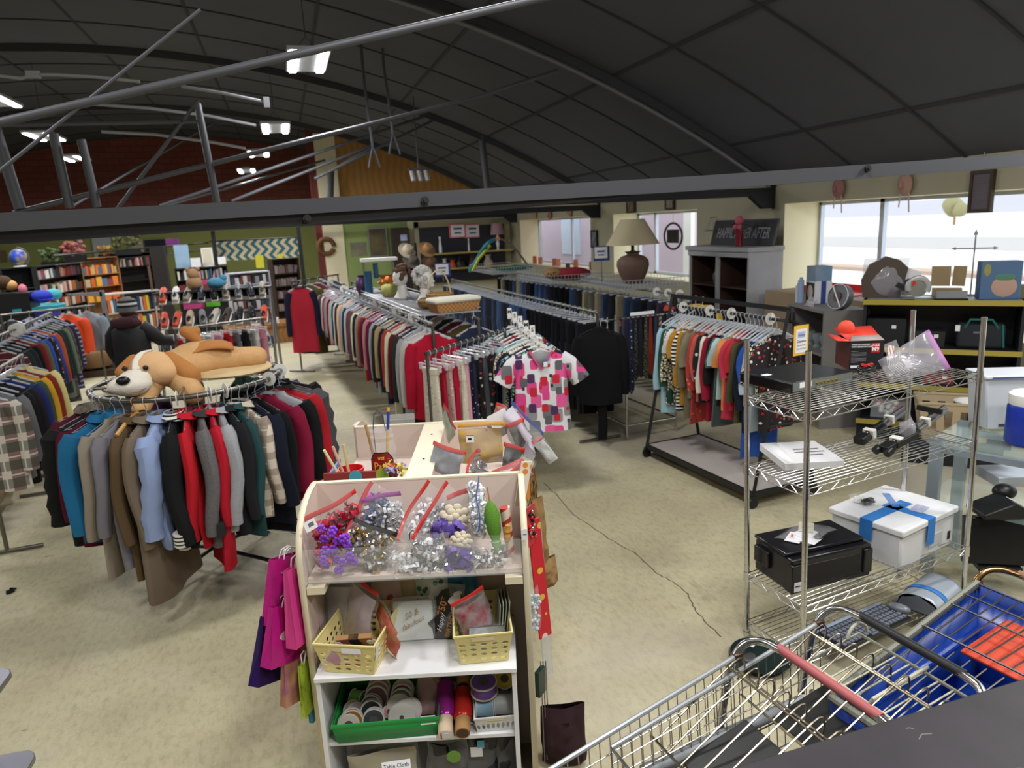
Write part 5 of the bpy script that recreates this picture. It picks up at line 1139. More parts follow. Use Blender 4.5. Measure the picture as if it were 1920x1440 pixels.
for sc_, m_, rr_ in ((1.08, 0, .0632), (1., 1, .0637)):
    pl = [(x * sc_, .141 + (z - .141) * sc_) for x, z in oct_]; rows = []
    for zi in range(13):
        z = .141 + (-.0705 + .1415 * zi / 12) * sc_; xs_ = []
        for k in range(len(pl)):
            (x0, z0), (x1, z1) = pl[k], pl[(k + 1) % len(pl)]
            if (z0 - z) * (z1 - z) <= 0 and abs(z0 - z1) > 1e-6: xs_.append(x0 + (x1 - x0) * (z - z0) / (z1 - z0))
        if len(xs_) >= 2: rows.append((z, min(xs_), max(xs_)))
    vs = []; K = 8
    for z, a, c in rows: vs += curved([(lerp(a, c, k / K), z) for k in range(K + 1)], rr_)
    lab.add(vs, [(i * (K + 1) + k, i * (K + 1) + k + 1, (i + 1) * (K + 1) + k + 1, (i + 1) * (K + 1) + k) for i in range(len(rows) - 1) for k in range(K)], m_)
part('jar_label', lab, [M_INK, mat('red_label', '#a3201f', .5, col2='#7c1418', pat='noise', scale=30, amt=.4)], jar, clean=False)
def wraptext(tx):
    tx.v = [tuple((.0645 * math.sin(v[0] / .062), -(.0645 - v[1] * 0) * math.cos(v[0] / .062), v[2])) for v in tx.v]; return tx
part('label_letters', wraptext(MB().text('utz', .024, (0, 0, .192), (PI / 2, 0, 0), bold=True, depth=0).text('Pub', .052, (0, 0, .15), (PI / 2, 0, 0), depth=0).text('Mix', .052, (.002, 0, .103), (PI / 2, 0, 0), depth=0)), mat('yellow_letters', '#f0c24a', .5), jar, clean=False)
for i, (dx, tp_, c) in enumerate(((.0, (.04, .02, .40), '#d9a83a'), (-.02, (-.05, .0, .33), '#b08a5a'))):
    o = fobj('pencil', MB().tube([(0, 0, 0), Vector(tp_) * .75, Vector(tp_) * .87, Vector(tp_)], .007, 6, m=0), mat('pencil_%d' % i, c, .5, col2='#2b3f9a', pat='sz', scale=3.4, amt=.3) if i == 0 else mat('pencil_%d' % i, c, .5), ['yellow and blue pencil standing tall in the snack jar', 'thin wooden stick leaning across the jar mouth'][i], 'pencil', (jp[0] + dx, jp[1], jp[2] + .01))
fobj('wire_hoop', MB().tube([(-.025, 0, 0), (-.028, 0, .22), (-.02, 0, .28), (.0, 0, .305), (.02, 0, .28), (.03, 0, .2)], .0022, 6), mat('blue_wire', '#2f4570', .4), 'blue bent wire hoop standing in the snack jar', 'wire', (jp[0] - .01, jp[1] + .01, jp[2] + .1))
b = fthing('acrylic_box', 'clear acrylic bin edge left of the red cup', 'acrylic bin', (-.40, .18, 1.178)); part('pane', MB().prism([(-.1, 0), (.25, 0), (.25, .12), (-.1, .03)], -.0015, .0015, ax='x'), M_ACRYL, b)
fobj('blue_folder', MB().box((0, 0, 0), (.012, .3, .26)), mat('blue_folder', '#3f6cae', .5), 'blue packet hanging outside the left recess', 'packet', (-.462, .35, 1.16), (0, R(4), 0))
def nm(n, a, b_=None, sc=22, am=.5, rough=.4, metal=0., col3=None, pat='noise'): return mat(n, a, rough, metal, col2=b_, pat=pat if b_ else None, scale=sc, amt=am, col3=col3)
zipb('zip bag of yellow and pink party pieces with an amber zip and price sticker', (858, 798), (946, 796), .28, .28, .2, .05, Z_YEL, 71, pack=nm('tan_party_pieces', '#b59a6c', '#c9a23a', 22, .3, col3='#b0525e', pat='dots'), sticker=True)
zipb('tall clear bag with orange red zip by the far end of the spine', (834, 757), (857, 804), .62, .5, .14, .05, Z_RED, 72, pack=nm('green_grey_bits', '#8a9a92', '#b3b79a'))
zipb('clear bag of silver foil with a red zip leaning on the spine', (812, 830), (872, 852), .2, .16, .14, .05, Z_RED, 73, pack=nm('grey_blue_foil', '#a9b0ba', '#7d8692', 30, metal=.4))
zipb('clear bag with upright red zip beside the silver foil bag', (873, 888), (893, 845), .12, .2, .14, .05, Z_RED, 74, BR(30, (.1, .03, .08), .02, [m_silver]), 'foil_bits')
zipb('clear bag of grey picks with a round badge lying in the right recess', (885, 868), (935, 886), .2, .1, .16, .06, None, 75, pack=nm('grey_picks', '#86878b', '#b3b3b7', 60))
zipb('plum card in a clear bag behind the amber zip bag', (908, 792), (950, 766), .55, .5, .12, .02, None, 76, pack=mat('plum_card', '#4a2a33', .6))
fobj('white_card', MB().box((0, 0, .05), (.1, .003, .08)), M_PAPER, 'white card showing in the plum packet', 'card', FY(945, 803, .46), (0, R(-25), 0))
zipb('clear bag with a long blue zip slanting over the right edge', (953, 755), (1005, 816), .45, .15, .17, .04, Z_BLUE, 77, pack=nm('lilac_grey_pack', '#b7afc0', '#d0ccd4', 12))
zipb('dark grey foil packet with red zip at the right of the amber zip bag', (950, 800), (982, 786), .3, .3, .16, .04, Z_RED, 78, pack=nm('dark_foil', '#5c5e5a', '#9a9d96', 26, metal=.4))
zipb('clear packet with a fat red zip fold near the right edge', (946, 832), (985, 844), .2, .14, .12, .05, Z_RED, 79, pack=nm('black_party_bits', '#26282a', '#7b7f80', 20))
zipb('pink and red zip bag folded along the front of the right recess', (912, 893), (982, 862), .06, .1, .09, .05, Z_RED, 80, pack=nm('pink_red_bits', '#b8858c', '#c9b3b3', 18))
zipb('second red zip bag tucked at the front right of the right recess', (955, 890), (984, 868), .03, .05, .08, .03, Z_RED, 85, pack=nm('rose_bits', '#b09a9a', '#8c3f48', 20))
zipb('small clear bag with red zip at the far right corner', (930, 758), (948, 764), .7, .7, .1, .03, Z_RED, 81, pack=nm('multi_bits', '#8f8a86', '#b8503a', 30))
zipb('flat clear packet with red zip sticking out past the right side', (998, 832), (1016, 819), .2, .2, .14, .03, Z_RED, 84, pack=nm('white_grey_pack', '#c9c9c6', '#a0a3a0', 14))
zipb('pale green ribbon packet drooping over the right side', (978, 852), (1004, 868), .14, .1, .06, .03, None, 82, pack=nm('pale_green_tape', '#a3bda9', '#c9c9a8', 14))
def gift_bag(label, px, py, y, w, h, t, m, tilt, yaw=0, handle='#d9d3d3', x=-.47, kind='gift_bag', m2=None):
    d = FY(px, py, y); b = fthing(kind, label, 'gift bag', (min(d.x, x), y, d.z), (0, tilt, yaw))
    mb = MB(); k = .35
    vs = [(-w / 2, -t / 2, -h), (w / 2, -t / 2, -h), (w / 2, t / 2, -h), (-w / 2, t / 2, -h), (-w / 2, -t * .18, 0), (w / 2, -t * .18, 0), (w / 2, t * .18, 0), (-w / 2, t * .18, 0), (-w / 2 + .012, 0, -h * .5), (w / 2 - .012, 0, -h * .5)]
    mb.add(vs, [(0, 1, 5, 4), (2, 3, 7, 6), (3, 2, 1, 0), (1, 2, 9), (2, 6, 9), (6, 5, 9), (5, 1, 9), (3, 0, 8), (0, 4, 8), (4, 7, 8), (7, 3, 8)])
    part('bag_body', mb, m, b, smooth=20)
    for s in (-1, 1): part('cord_handle', MB().tube([(-w * .2, s * t * .18, -.01), (-w * .15, s * .01, .025), (0, s * .005, .035), (w * .15, s * .01, .025), (w * .2, s * t * .18, -.01)], .003, 6), mat('cord_' + handle.strip('#'), handle, .7), b)
    if m2: part('printed_panel', MB().ell((0, -t * .34, -h * .62), (w * .3, .002, h * .2), 16, 8), m2, b)
    return b
M_MAG = mat('magenta_gift_paper', '#c21f86', .3, col2='#a81a72', pat='noise', scale=9); M_HOT = mat('hot_pink_gift_paper', '#d23f8c', .3); M_VIO = mat('violet_black_gift_paper', '#2a1650', .3); M_LIM = mat('lime_gift_paper', '#a3b83a', .35, col2='#8aa02c', pat='dots', scale=40, amt=.3); M_TEA = mat('teal_gift_paper', '#2f86a6', .35); M_ORC = mat('orchid_print_paper', '#a04f8e', .35, col2='#c9a050', pat='noise', scale=14); M_BLUS = mat('blue_striped_paper', '#2f7fae', .35, col2='#1f2a50', pat='sz', scale=60, amt=.4, rot=(0, R(80), 0))
M_PALEP = mat('pale_oval_print', '#c9b7b9', .5)
gift_bag('violet black gift bag hanging lowest and outermost on the left side', 520, 1150, -.22, .2, .27, .05, M_VIO, R(22), R(70), x=-.545)
gift_bag('violet gift bag high behind the magenta one', 545, 1040, -.02, .2, .26, .06, mat('violet_gift_paper', '#3a2080', .3), R(10), R(60), x=-.5)
gift_bag('magenta gift bag hanging at the upper left outer side', 540, 1040, -.18, .2, .27, .07, M_MAG, R(14), R(66), x=-.50, m2=M_PALEP)
gift_bag('hot pink gift bag hugging the left side panel', 558, 1055, -.26, .17, .33, .05, M_HOT, R(4), R(72), x=-.475)
gift_bag('magenta gift bag with pale ovals below the upper magenta bag', 536, 1130, -.27, .17, .24, .06, M_MAG, R(16), R(64), x=-.515, m2=M_PALEP)
gift_bag('blue striped gift bag squeezed between the pink bags', 556, 1085, -.2, .18, .26, .03, M_BLUS, R(8), R(76), x=-.48)
gift_bag('orchid printed gift bag hanging low on the left side', 560, 1210, -.26, .17, .23, .04, M_ORC, R(8), R(58), x=-.49, handle='#c9962f')
gift_bag('small teal gift bag behind the orchid printed bag', 566, 1225, -.2, .14, .18, .03, M_TEA, R(-6), R(70), x=-.49)
gift_bag('lime spotted gift bag lowest against the side panel', 574, 1235, -.30, .12, .23, .02, M_LIM, R(3), R(78), x=-.478)
gift_bag('narrow teal gift bag behind the lime bag', 580, 1250, -.24, .1, .24, .02, M_TEA, R(-2), R(80), x=-.473)
for i, (z, y) in enumerate(((1.21, -.2), (1.05, -.25), (.93, -.22))): part('peg', MB().cyl((-.455, y, z), (-.60, y, z + .02), .003, n=6), M_CHROME, fx)
def hang_r(name, label, cat, px, py, y, poly, t, m, rot=(0, 0, 0), x=.47, kind=None, **k):
    p = FY(px, py, y); return fobj(name, MB().prism(poly, -t / 2, t / 2, **k), m, label, cat, (max(p.x, x), y, p.z), rot)
M_BAN = mat('red_party_banner', '#c8252f', .4, col2='#e0b24a', pat='dots', scale=16, amt=.26, col3='#e9cfc6')
hang_r('party_banner', 'red spotted birthday banner in clear wrap hanging on the right side', 'banner', 992, 975, -.2, [(-.03, 0), (.03, 0), (.032, -.55), (-.032, -.55)], .008, M_BAN, (0, R(-4), R(35)), x=.485)
hang_r('party_banner', 'clear wrap strip hanging outside the red spotted banner', 'banner', 1000, 985, -.12, [(-.03, 0), (.03, 0), (.035, -.75), (-.03, -.75)], .006, mat('clear_wrap', '#c9cdd2', .12, alpha=.35, spec=.9), (0, R(-3), R(50)), x=.5)
b = fthing('paper_bag', 'crumpled brown paper carrier hanging at the right side', 'paper bag', (.515, .12, 1.2), (0, R(-4), R(40)))
part('bag_body', film_mesh(.07, .36, .05, 91, .02), mat('brown_paper', '#8f6f45', .85), b, clean=False).location = (0, 0, -.38); part('rolled_bottom', film_mesh(.11, .13, .1, 92, .03), mat('brown_paper', '#8f6f45', .85), b, clean=False).location = (.02, 0, -.47)
b = fthing('raffia_bundle', 'bundle of dry raffia hanging at the top of the right side', 'raffia', (.50, .25, 1.30)); mb = MB(); rr = random.Random(4)
for i in range(26): mb.tube([(rr.uniform(-.012, .012), rr.uniform(-.02, .02), 0), (rr.uniform(-.03, .03), rr.uniform(-.04, .04), -.12), (rr.uniform(-.035, .035), rr.uniform(-.05, .05), -.27)], .0022, 4)
part('strands', mb, mat('dry_raffia', '#8d6a3a', .9), b)
hang_r('party_straws', 'orange and white spotted paper strip hanging from the right corner', 'party strip', 990, 865, -.02, [(-.03, 0), (.02, 0), (.0, -.2), (-.045, -.2)], .006, mat('orange_spot_paper', '#e2d6c6', .6, col2='#d98a3f', pat='dots', scale=22, amt=.3), (0, R(8), R(20)), x=.475)
hang_r('party_banner', 'orange card hanging behind the spotted paper strip', 'card', 985, 880, .05, [(-.02, 0), (.02, 0), (.015, -.14), (-.02, -.14)], .004, mat('orange_card', '#c97f3a', .6), (0, 0, R(30)), x=.47)
b = fthing('charm_card', 'blister card of small charms at the top right edge of the fixture', 'blister card', (.475, -.22, 1.28), (0, 0, R(60)))
part('card', MB().box((0, 0, -.08), (.07, .004, .17)), mat('red_print_card', '#b8363a', .5), b); mb = MB(); rr = random.Random(9)
for i in range(14): mb.ell((rr.uniform(-.025, .025), -.008, rr.uniform(-.14, -.01)), .008, 8, 6, m=i % 3)
part('charms', mb, [M_CHROME, M_INK, M_RED], b)
b = fthing('tinsel_pack', 'clear pack of pale blue beads hanging on the right side', 'packet', (.475, -.24, .93), (0, 0, R(55))); part('pack_film', film_mesh(.07, .2, .04, 95, .008), M_FILM, b, clean=False).location = (0, 0, -.2); mb = MB(); rr = random.Random(2)
for i in range(40): mb.ell((rr.uniform(-.025, .025), rr.uniform(-.01, .01), rr.uniform(-.19, -.03)), .009, 6, 5)
part('beads', mb, mat('pale_beads', '#b9c7d0', .2), b, kind='stuff')
hang_r('plastic_tube', 'narrow dark green packet hanging low at the right side', 'packet', 1006, 1255, -.2, [(-.03, 0), (.03, 0), (.03, -.12), (-.03, -.12)], .02, mat('dark_green_pack', '#123028', .4), (0, 0, R(60)), x=.485)
for i in range(3): hang_r('skewer_pack', 'slim steel skewer pack hanging low at the right side, %s from the panel' % ordn(i), 'skewers', 1010, 1240, -.2 + .03 * i, [(-.002, 0), (.002, 0), (.002, -.5), (-.002, -.5)], .004, M_STEEL, (0, 0, R(60)), x=.49 + .012 * i)
hang_r('orange_tablecloth', 'folded orange cloth low at the right side of the fixture', 'cloth', 1030, 1330, -.1, [(-.03, 0), (.01, .0), (.03, -.12), (.02, -.3), (-.04, -.3)], .02, mat('orange_cloth', '#d98a4f', .9), (0, 0, R(60)), x=.52)
b = fthing('cloth_bundle', 'dark maroon cloth bundle at the foot of the right side', 'cloth', (.58, -.15, .16)); part('cloth', film_mesh(.2, .28, .16, 97, .03), mat('dark_maroon_cloth', '#2c1519', .9), b, clean=False).location = (0, 0, -.14)
WA = math.atan2(.13, 1.24); WO = Vector((2.36, 2.74, 0)); WL, WD = 1.245, .42
WU = Vector((math.cos(WA), math.sin(WA), 0)); WV = Vector((-math.sin(WA), math.cos(WA), 0))
def W2W(x, y, z): return WO + WU * x + WV * y + Vector((0, 0, z))
def WZ(px, py, z):
    p = P(px, py, z) - WO; return (p.dot(WU), p.dot(WV), z)
wr = thing('wire_shelving', 'tall chrome wire shelving unit on the right loaded with electronics', 'shelving', WO, WA)
for x in (0, WL):
    for y in (0, WD):
        mb = MB().cyl((x, y, .02), (x, y, 1.74), .0145, n=12); z = .1
        while z < 1.74: mb.cyl((x, y, z), (x, y, z + .004), .0156, n=12); z += .05
        mb.cyl((x, y, 1.74), (x, y, 1.75), .0155, n=12).cyl((x, y, 0), (x, y, .03), .02, n=10)
        part('post', mb, M_CHROME, wr)
SHZ = (1.44, 1.05, .40, .10)
for z in SHZ:
    mb = MB()
    for y in (0, WD):
        mb.cyl((0, y, z), (WL, y, z), .0035, n=6).cyl((0, y, z - .04), (WL, y, z - .04), .0035, n=6)
        n = 22; mb.tube([(WL * i / n, y, z - (.04 if i % 2 else 0)) for i in range(n + 1)], .0022, 5)
    for x in (0, WL):
        mb.cyl((x, 0, z), (x, WD, z), .0035, n=6).cyl((x, 0, z - .04), (x, WD, z - .04), .0035, n=6)
        n = 8; mb.tube([(x, WD * i / n, z - (.04 if i % 2 else 0)) for i in range(n + 1)], .0022, 5)
    for i in range(1, 14): mb.cyl((0, WD * i / 14, z + .003), (WL, WD * i / 14, z + .003), .0021, n=5)
    for x in (WL * .33, WL * .67): mb.cyl((x, 0, z - .003), (x, WD, z - .003), .003, n=5)
    for x in (0, WL):
        for y in (0, WD): mb.cyl((x, y, z - .05), (x, y, z + .012), .0195, .018, n=12)
    part('wire_shelf', mb, M_CHROME, wr)
wr.rotation_euler[1] = R(-1.9)
def WS(px, py, z):      # pixel -> point on a shelf of the slightly tilted unit
    p = P(px, py, z)
    for _ in range(4): p = P(px, py, z + .0332 * (p - WO).dot(WU))
    return p
def wthing(name, label, cat, loc, rot=(0, 0, 0), group=None):
    rz = rot if isinstance(rot, tuple) else (0, 0, rot)
    return thing(name, label, cat, W2W(*loc), (rz[0], rz[1], rz[2] + WA), group)
def wobj(name, mb, m, label, cat, loc, rot=(0, 0, 0), **k):
    o = part(name, mb, m, **k); rz = rot if isinstance(rot, tuple) else (0, 0, rot)
    o.location = W2W(*loc); o.rotation_euler = (rz[0], rz[1], rz[2] + WA); return tag(o, label, cat)
def quadframe(pN, pR, pL):      # near corner, right corner, left corner -> origin, yaw, width (along right), depth (along left)
    u = Vector(pR) - Vector(pN); v = Vector(pL) - Vector(pN); return math.atan2(u.y, u.x), u.length, v.length
N_, R_, L_ = WS(1484, 716, 1.505), WS(1600, 689, 1.505), WS(1388, 692, 1.505)
yaw, w_, d_ = quadframe(N_, R_, L_); d_ = min(d_, .36)
b = thing('disc_player', 'flat black disc player box at the left of the top wire shelf', 'disc player', (N_.x, N_.y, 1.447), yaw)
part('casing', MB().bx((0, 0, 0), (w_, d_, .058)), mat('black_casing', '#1b1c20', .35), b, bevel=.003)
part('front_panel', MB().bx((-.016, -.012, .002), (0, d_, .056)), mat('gloss_black_front', '#0e0f12', .2), b, bevel=.002)
part('rear_plate', MB().bx((.006, -.002, .005), (w_ - .006, 0, .054)), mat('galvanised_plate', '#8e9694', .4, .7), b)
part('paper_label', MB().bx((.06, -.003, .02), (.15, -.001, .05)), M_PAPER, b)
part('price_sticker', MB().box((.045, .22, .0585), (.05, .035, .001)), M_PAPER, b)
for i in range(6): part('socket', MB().cyl((.19 + .03 * i, -.001, .03), (.19 + .03 * i, -.012, .03), .007, n=10), mat('gold_socket', '#b79b4a', .3, .9), b)
N_ = WS(1582, 683, 1.447); yawb = R(-22); bw, bd, bh = .19, .22, .17
b = thing('headset_box', 'black and red wireless headset box with its lid torn open', 'box', WS(1655, 692, 1.447) - Vector((math.cos(yawb), math.sin(yawb), 0)) * bw, yawb)
mb = MB(); t = .004
mb.bx((0, 0, 0), (bw, t, bh), m=0); mb.bx((0, bd - t, 0), (bw, bd, bh), m=0); mb.bx((0, t, 0), (t, bd - t, bh), m=1); mb.bx((bw - t, t, 0), (bw, bd - t, bh), m=2); mb.bx((t, t, 0), (bw - t, bd - t, t), m=0)
part('carton', mb, [mat('black_carton', '#16161a', .5), mat('maroon_carton', '#4a1714', .5), mat('white_carton', '#dcdcdc', .6)], b)
part('lid_flap', MB().add([(-.0, bd * .2, bh), (bw, bd * .2, bh), (bw + .01, bd, bh + .05), (-.02, bd, bh + .045)], [(0, 1, 2, 3)]), mat('red_carton', '#cf3a2c', .5), b, solid=.004)
part('lid_flap', MB().add([(0, 0, bh), (bw, 0, bh), (bw - .01, .06, bh + .022), (.03, .055, bh + .018)], [(0, 1, 2, 3)]), mat('grey_flap', '#9b8f8c', .6), b, solid=.003)
part('lid_flap', MB().add([(0, 0, bh), (0, bd, bh), (-.07, bd * .9, bh + .015), (-.055, .05, bh - .005)], [(0, 1, 2, 3)]), mat('red_carton', '#cf3a2c', .5), b, solid=.003)
part('brand_square', MB().bx((.118, -.001, .1), (.166, .0, .155)), M_RED, b)
t = MB().text('JAZZ', .02, (.142, -.0018, .143), (PI / 2, 0, 0), depth=.0002, bold=True).text('M9', .032, (.142, -.0018, .119), (PI / 2, 0, 0), depth=.0002, bold=True)
t.text('WIRELESS HEADSET', .0125, (.008, -.0018, .148), (PI / 2, 0, 0), depth=.0002, align='LEFT', bold=True, sx=.95).text('WITH MICROPHONE', .0125, (.008, -.0018, .135), (PI / 2, 0, 0), depth=.0002, align='LEFT', bold=True, sx=.95)
part('box_letters', t, M_PAPER, b)
mb = MB()
for i in range(9): mb.bx((.008, -.0012, .108 - i * .008), (.008 + (.04 if i % 4 == 0 else .085), 0, .1095 - i * .008))
part('small_print', mb, mat('grey_small_print', '#8a8a90', .7), b); part('barcode', MB().bx((.008, -.0012, .012), (.06, 0, .026)), M_PAPER, b); part('side_print', MB().bx((bw, .03, .02), (bw + .001, .1, .12)), mat('grey_print', '#6b6b70', .8), b)
part('red_bag_inside', MB().ell((.03, bd * .7, bh + .05), (.05, .03, .05), 14, 10), mat('orange_red_bag', '#e04a34', .6), b)
mb = MB(); rc = random.Random(6)
for i in range(9): mb.tube([(.055 * math.cos(a) * (1 + .25 * math.sin(i + 3 * a)), .035 * math.sin(a), .016 + .02 * abs(math.sin(a * 2 + i)) + .006 * (i % 4)) for a in [2 * PI * k / 14 for k in range(14)]], .0028, 5, closed=True)
p = WS(1624, 704, 1.45); solo('cable_bundle', mb, M_BLACKP, 'tangled black cable bundle in front of the headset box', 'cable', p, R(10))
o = solo('red_plug', MB().box((-.02, 0, .035), (.03, .02, .016), rot=(0, .3, .2)).box((.03, .01, .03), (.035, .02, .016), rot=(0, -.2, -.3)), M_RED, 'pair of red audio plugs on the black cable bundle', 'plug', p + Vector((.02, .02, .02)), 0, bevel=.003)
p0 = WS(1786, 699, 1.447); p1 = AT(1736, 610, -(CM.transposed() @ (p0 - CPOS)).z + .06); bx_ = (p0 - p1).normalized(); by_ = (p0 - CPOS).normalized(); bz_ = bx_.cross(by_).normalized(); by_ = bz_.cross(bx_)
b = thing('zip_bag', 'large clear zip bag of white cables with a magenta zip on the top wire shelf', 'plastic bag', (p0 + p1) / 2 - bz_ * .3); b.rotation_euler = Matrix((bx_, by_, bz_)).transposed().to_euler()
part('bag_film', film_mesh(.24, .3, .1, 101, .014, taper=.6), mat('hazy_bag_film', '#d9d6e2', .12, alpha=.3, spec=.9), b, clean=False); part('zip_strip', zip_strip(.24, .29, 101, th=.014), Z_PINK, b)
mb = MB()
for i in range(7): mb.tube([(-.075 + .0 * i, .01 * math.sin(i), .05 + i * .012), (-.02, .02 * math.cos(i), .03 + i * .01), (.05, -.01, .05 + i * .012)], .0028, 5)
part('white_cable', mb, M_WHITEP, b); part('paper_label', MB().box((.01, -.05, .13), (.05, .002, .03)), M_PAPER, b)
p = WS(1680, 688, 1.447); b = thing('clear_bag', 'small clear bag with red striped slips beside the headset box', 'plastic bag', p, (R(-10), R(-10), R(10))); part('bag_film', film_mesh(.12, .15, .04, 102, .012), M_FILM, b, clean=False); part('paper_slip', MB().box((-.02, 0, .09), (.05, .002, .09), rot=(0, .4, 0)), mat('red_striped_slip', '#d9d4d0', .7, col2='#b8352a', pat='sx', scale=40, amt=.3), b)
N_, R_, L_ = WS(1472, 868, 1.10), WS(1584, 858, 1.10), WS(1426, 829, 1.10)
yaw, w_, d_ = quadframe(N_, R_, L_)
b = thing('flat_carton', 'flat white carton with printed lines at the left of the second wire shelf', 'box', (N_.x, N_.y, 1.056), yaw)
part('carton', MB().bx((0, 0, 0), (w_, d_, .042)), mat('white_box_card', '#d5d5d8', .6), b, bevel=.003)
part('lid_fold', MB().add([(0.02, .01, .0425), (.06, .01, .0425), (w_ * .3, d_, .0425), (.0, d_, .0425)], [(0, 1, 2, 3)]), mat('white_fold', '#e6e6e9', .5), b, solid=.001)
mb = MB()
for i, (l0, l1) in enumerate(((.42, .86), (.38, .9), (.5, .8))): mb.bx((w_ * l0, d_ * (.58 - .14 * i), .0425), (w_ * l1, d_ * (.62 - .14 * i), .0432))
part('print_lines', mb, mat('grey_print', '#6b6b70', .8), b)
def folded_stand(label, a, e):
    p0 = WS(*a, 1.085); p1 = AT(*e, -(CM.transposed() @ (p0 - CPOS)).z + .22); d = p1 - p0; L = d.length
    b = thing('folded_tripod', label, 'tripod', p0, (0, math.asin(-d.z / L), math.atan2(d.y, d.x)))
    for i, (dy, dz) in enumerate(((-.014, .014), (.014, .014), (0, .036))):
        part('tripod_leg', MB().box((L * .5, dy, dz), (L, .016, .018)).box((L * .25, dy, dz), (L * .4, .022, .022), m=1), [M_STEEL, M_BLACKP], b, bevel=.002)
    part('tripod_head', MB().box((-.03, 0, .025), (.08, .06, .045)).cyl((-.05, -.03, .02), (-.05, .03, .02), .02, n=14), M_BLACKP, b, bevel=.004)
    part('tape_wrap', MB().box((.05, 0, .024), (.035, .065, .055)), mat('white_tape', '#d4d2cb', .6), b, bevel=.004); part('tape_wrap', MB().box((L * .62, 0, .024), (.025, .055, .05)), mat('white_tape', '#d4d2cb', .6), b, bevel=.004)
    return b
folded_stand('silver and black folded tripod, left of the pair on the second wire shelf', (1622, 826), (1694, 774))
b = folded_stand('black folded tripod wrapped in clear film, right of the pair on the second shelf', (1672, 842), (1772, 772))
part('film_wrap', film_mesh(.1, .13, .09, 104, .012), mat('hazy_bag_film', '#d9d6e2', .12, alpha=.3, spec=.9), b, clean=False).location = (.14, 0, -.01)
part('side_arm', MB().box((.03, -.075, .06), (.16, .012, .035), rot=(0, 0, R(-8))), M_BLACKP, b, bevel=.003); part('foot_plate', MB().box((.40, .02, .06), (.02, .14, .03), rot=(0, R(20), 0)), M_BLACKP, b, bevel=.003)
for y in (-.03, .035): part('rubber_knob', MB().cyl((-.09, y, .02), (-.055, y, .025), .022, n=14), M_BLACKP, b)
N_, R_, L_ = WS(1482, 1112, .41), WS(1632, 1072, .41), WS(1408, 1066, .41)
yaw, w_, d_ = quadframe(N_, R_, L_); hh = .19
b = thing('printer', 'black multifunction printer lying on the third wire shelf', 'printer', (N_.x, N_.y, .406), yaw)
mbk = mat('printer_black', '#131418', .28)
part('body', MB().bx((0, 0, 0), (w_, d_, hh)), mbk, b, bevel=.012); part('lid', MB().bx((-.006, .045, hh), (w_ - .01, d_ + .008, hh + .022)), mat('printer_lid_black', '#17181c', .2), b, bevel=.01)
part('front_step', MB().bx((-.002, -.012, .0), (.07, .05, hh - .03)), mbk, b, bevel=.006); part('front_step', MB().bx((w_ - .06, -.014, .03), (w_ - .004, .05, hh - .02)), mbk, b, bevel=.006); part('recess', MB().bx((.085, -.004, .03), (w_ - .08, .01, hh - .04)), mat('printer_recess', '#0b0c0f', .5), b, bevel=.004)
part('side_handle', MB().bx((-.02, d_ * .55, hh * .35), (.002, d_ * .95, hh * .85)), mbk, b, bevel=.006); part('rating_label', MB().bx((.012, -.0145, .012), (.062, -.0125, .065)).bx((.018, -.0155, .04), (.05, -.0145, .046), m=1), [M_PAPER, M_INK], b)
bag = thing('document_bag', 'clear bag of leaflets and leads lying on the black printer', 'plastic bag', b.matrix_basis @ Vector((w_ * .43, d_ * .55, hh + .024)), (0, 0, yaw + R(20)))
for i, (x, y, a, c) in enumerate(((-.06, .03, .3, M_PAPER), (.03, .02, -.2, M_PAPER), (-.02, -.05, .1, M_PAPER), (.09, .05, .5, mat('cream_leaflet', '#d6d0ba', .7)))): part('leaflet', MB().box((x, y, .004 + .003 * i), (.13, .08, .002), rot=(0, 0, a)), c, bag)
part('red_print', MB().box((-.07, .04, .0165), (.03, .012, .001), rot=(0, 0, .5)), Z_RED, bag)
mb = MB()
for i in range(6): mb.tube([(.03 + .04 * math.cos(a + i), -.07 + .018 * math.sin(a), .016 + .004 * i) for a in [k * .7 for k in range(9)]], .003, 5)
part('black_lead', mb, M_BLACKP, bag); o = part('bag_film', film_mesh(.3, .2, .03, 105, .008), M_FILM, bag, clean=False); o.rotation_euler = (R(90), 0, 0); o.location = (0, .1, .02)
N_, R_, L_ = WS(1688, 1064, .41), WS(1790, 1006, .41), WS(1588, 1002, .41)
yaw, w_, d_ = quadframe(N_, R_, L_); hh = .245
b = thing('printer', 'white multifunction printer bound with blue tape on the third wire shelf', 'printer', (N_.x, N_.y, .406), yaw)
mwp = mat('printer_white', '#d3d5d8', .4)
part('body', MB().bx((0.005, .005, 0), (w_ - .01, d_ - .01, hh - .045)), mwp, b, bevel=.014); part('lid', MB().bx((-.008, -.008, hh - .042), (w_ + .004, d_ + .004, hh)), mat('printer_lid_white', '#dcdee1', .35), b, bevel=.01)
part('port', MB().bx((w_ * .86, .002, .05), (w_ * .91, .006, .1)), M_INK, b); part('side_recess', MB().bx((w_ * .5, .001, .05), (w_ * .75, .006, .13)), mat('recess_grey', '#c3c5c8', .5), b, bevel=.004)
mtp = mat('blue_masking_tape', '#2f76c0', .6); th = .0018
part('tape_band', MB().bx((w_ * .42, -.0105, hh - .16), (w_ * .55, -.0085, hh)).bx((w_ * .42, -.0105, hh), (w_ * .55, d_ * .6, hh + th)), mtp, b)
part('tape_band', MB().bx((-.0105, d_ * .38, hh - .12), (-.0085, d_ * .55, hh)).bx((-.0105, d_ * .38, hh), (w_ * .7, d_ * .55, hh + th)), mtp, b)
part('tape_band', MB().box((w_ * .62, d_ * .62, hh + .003), (.22, .04, th), rot=(0, 0, R(45))), mtp, b)
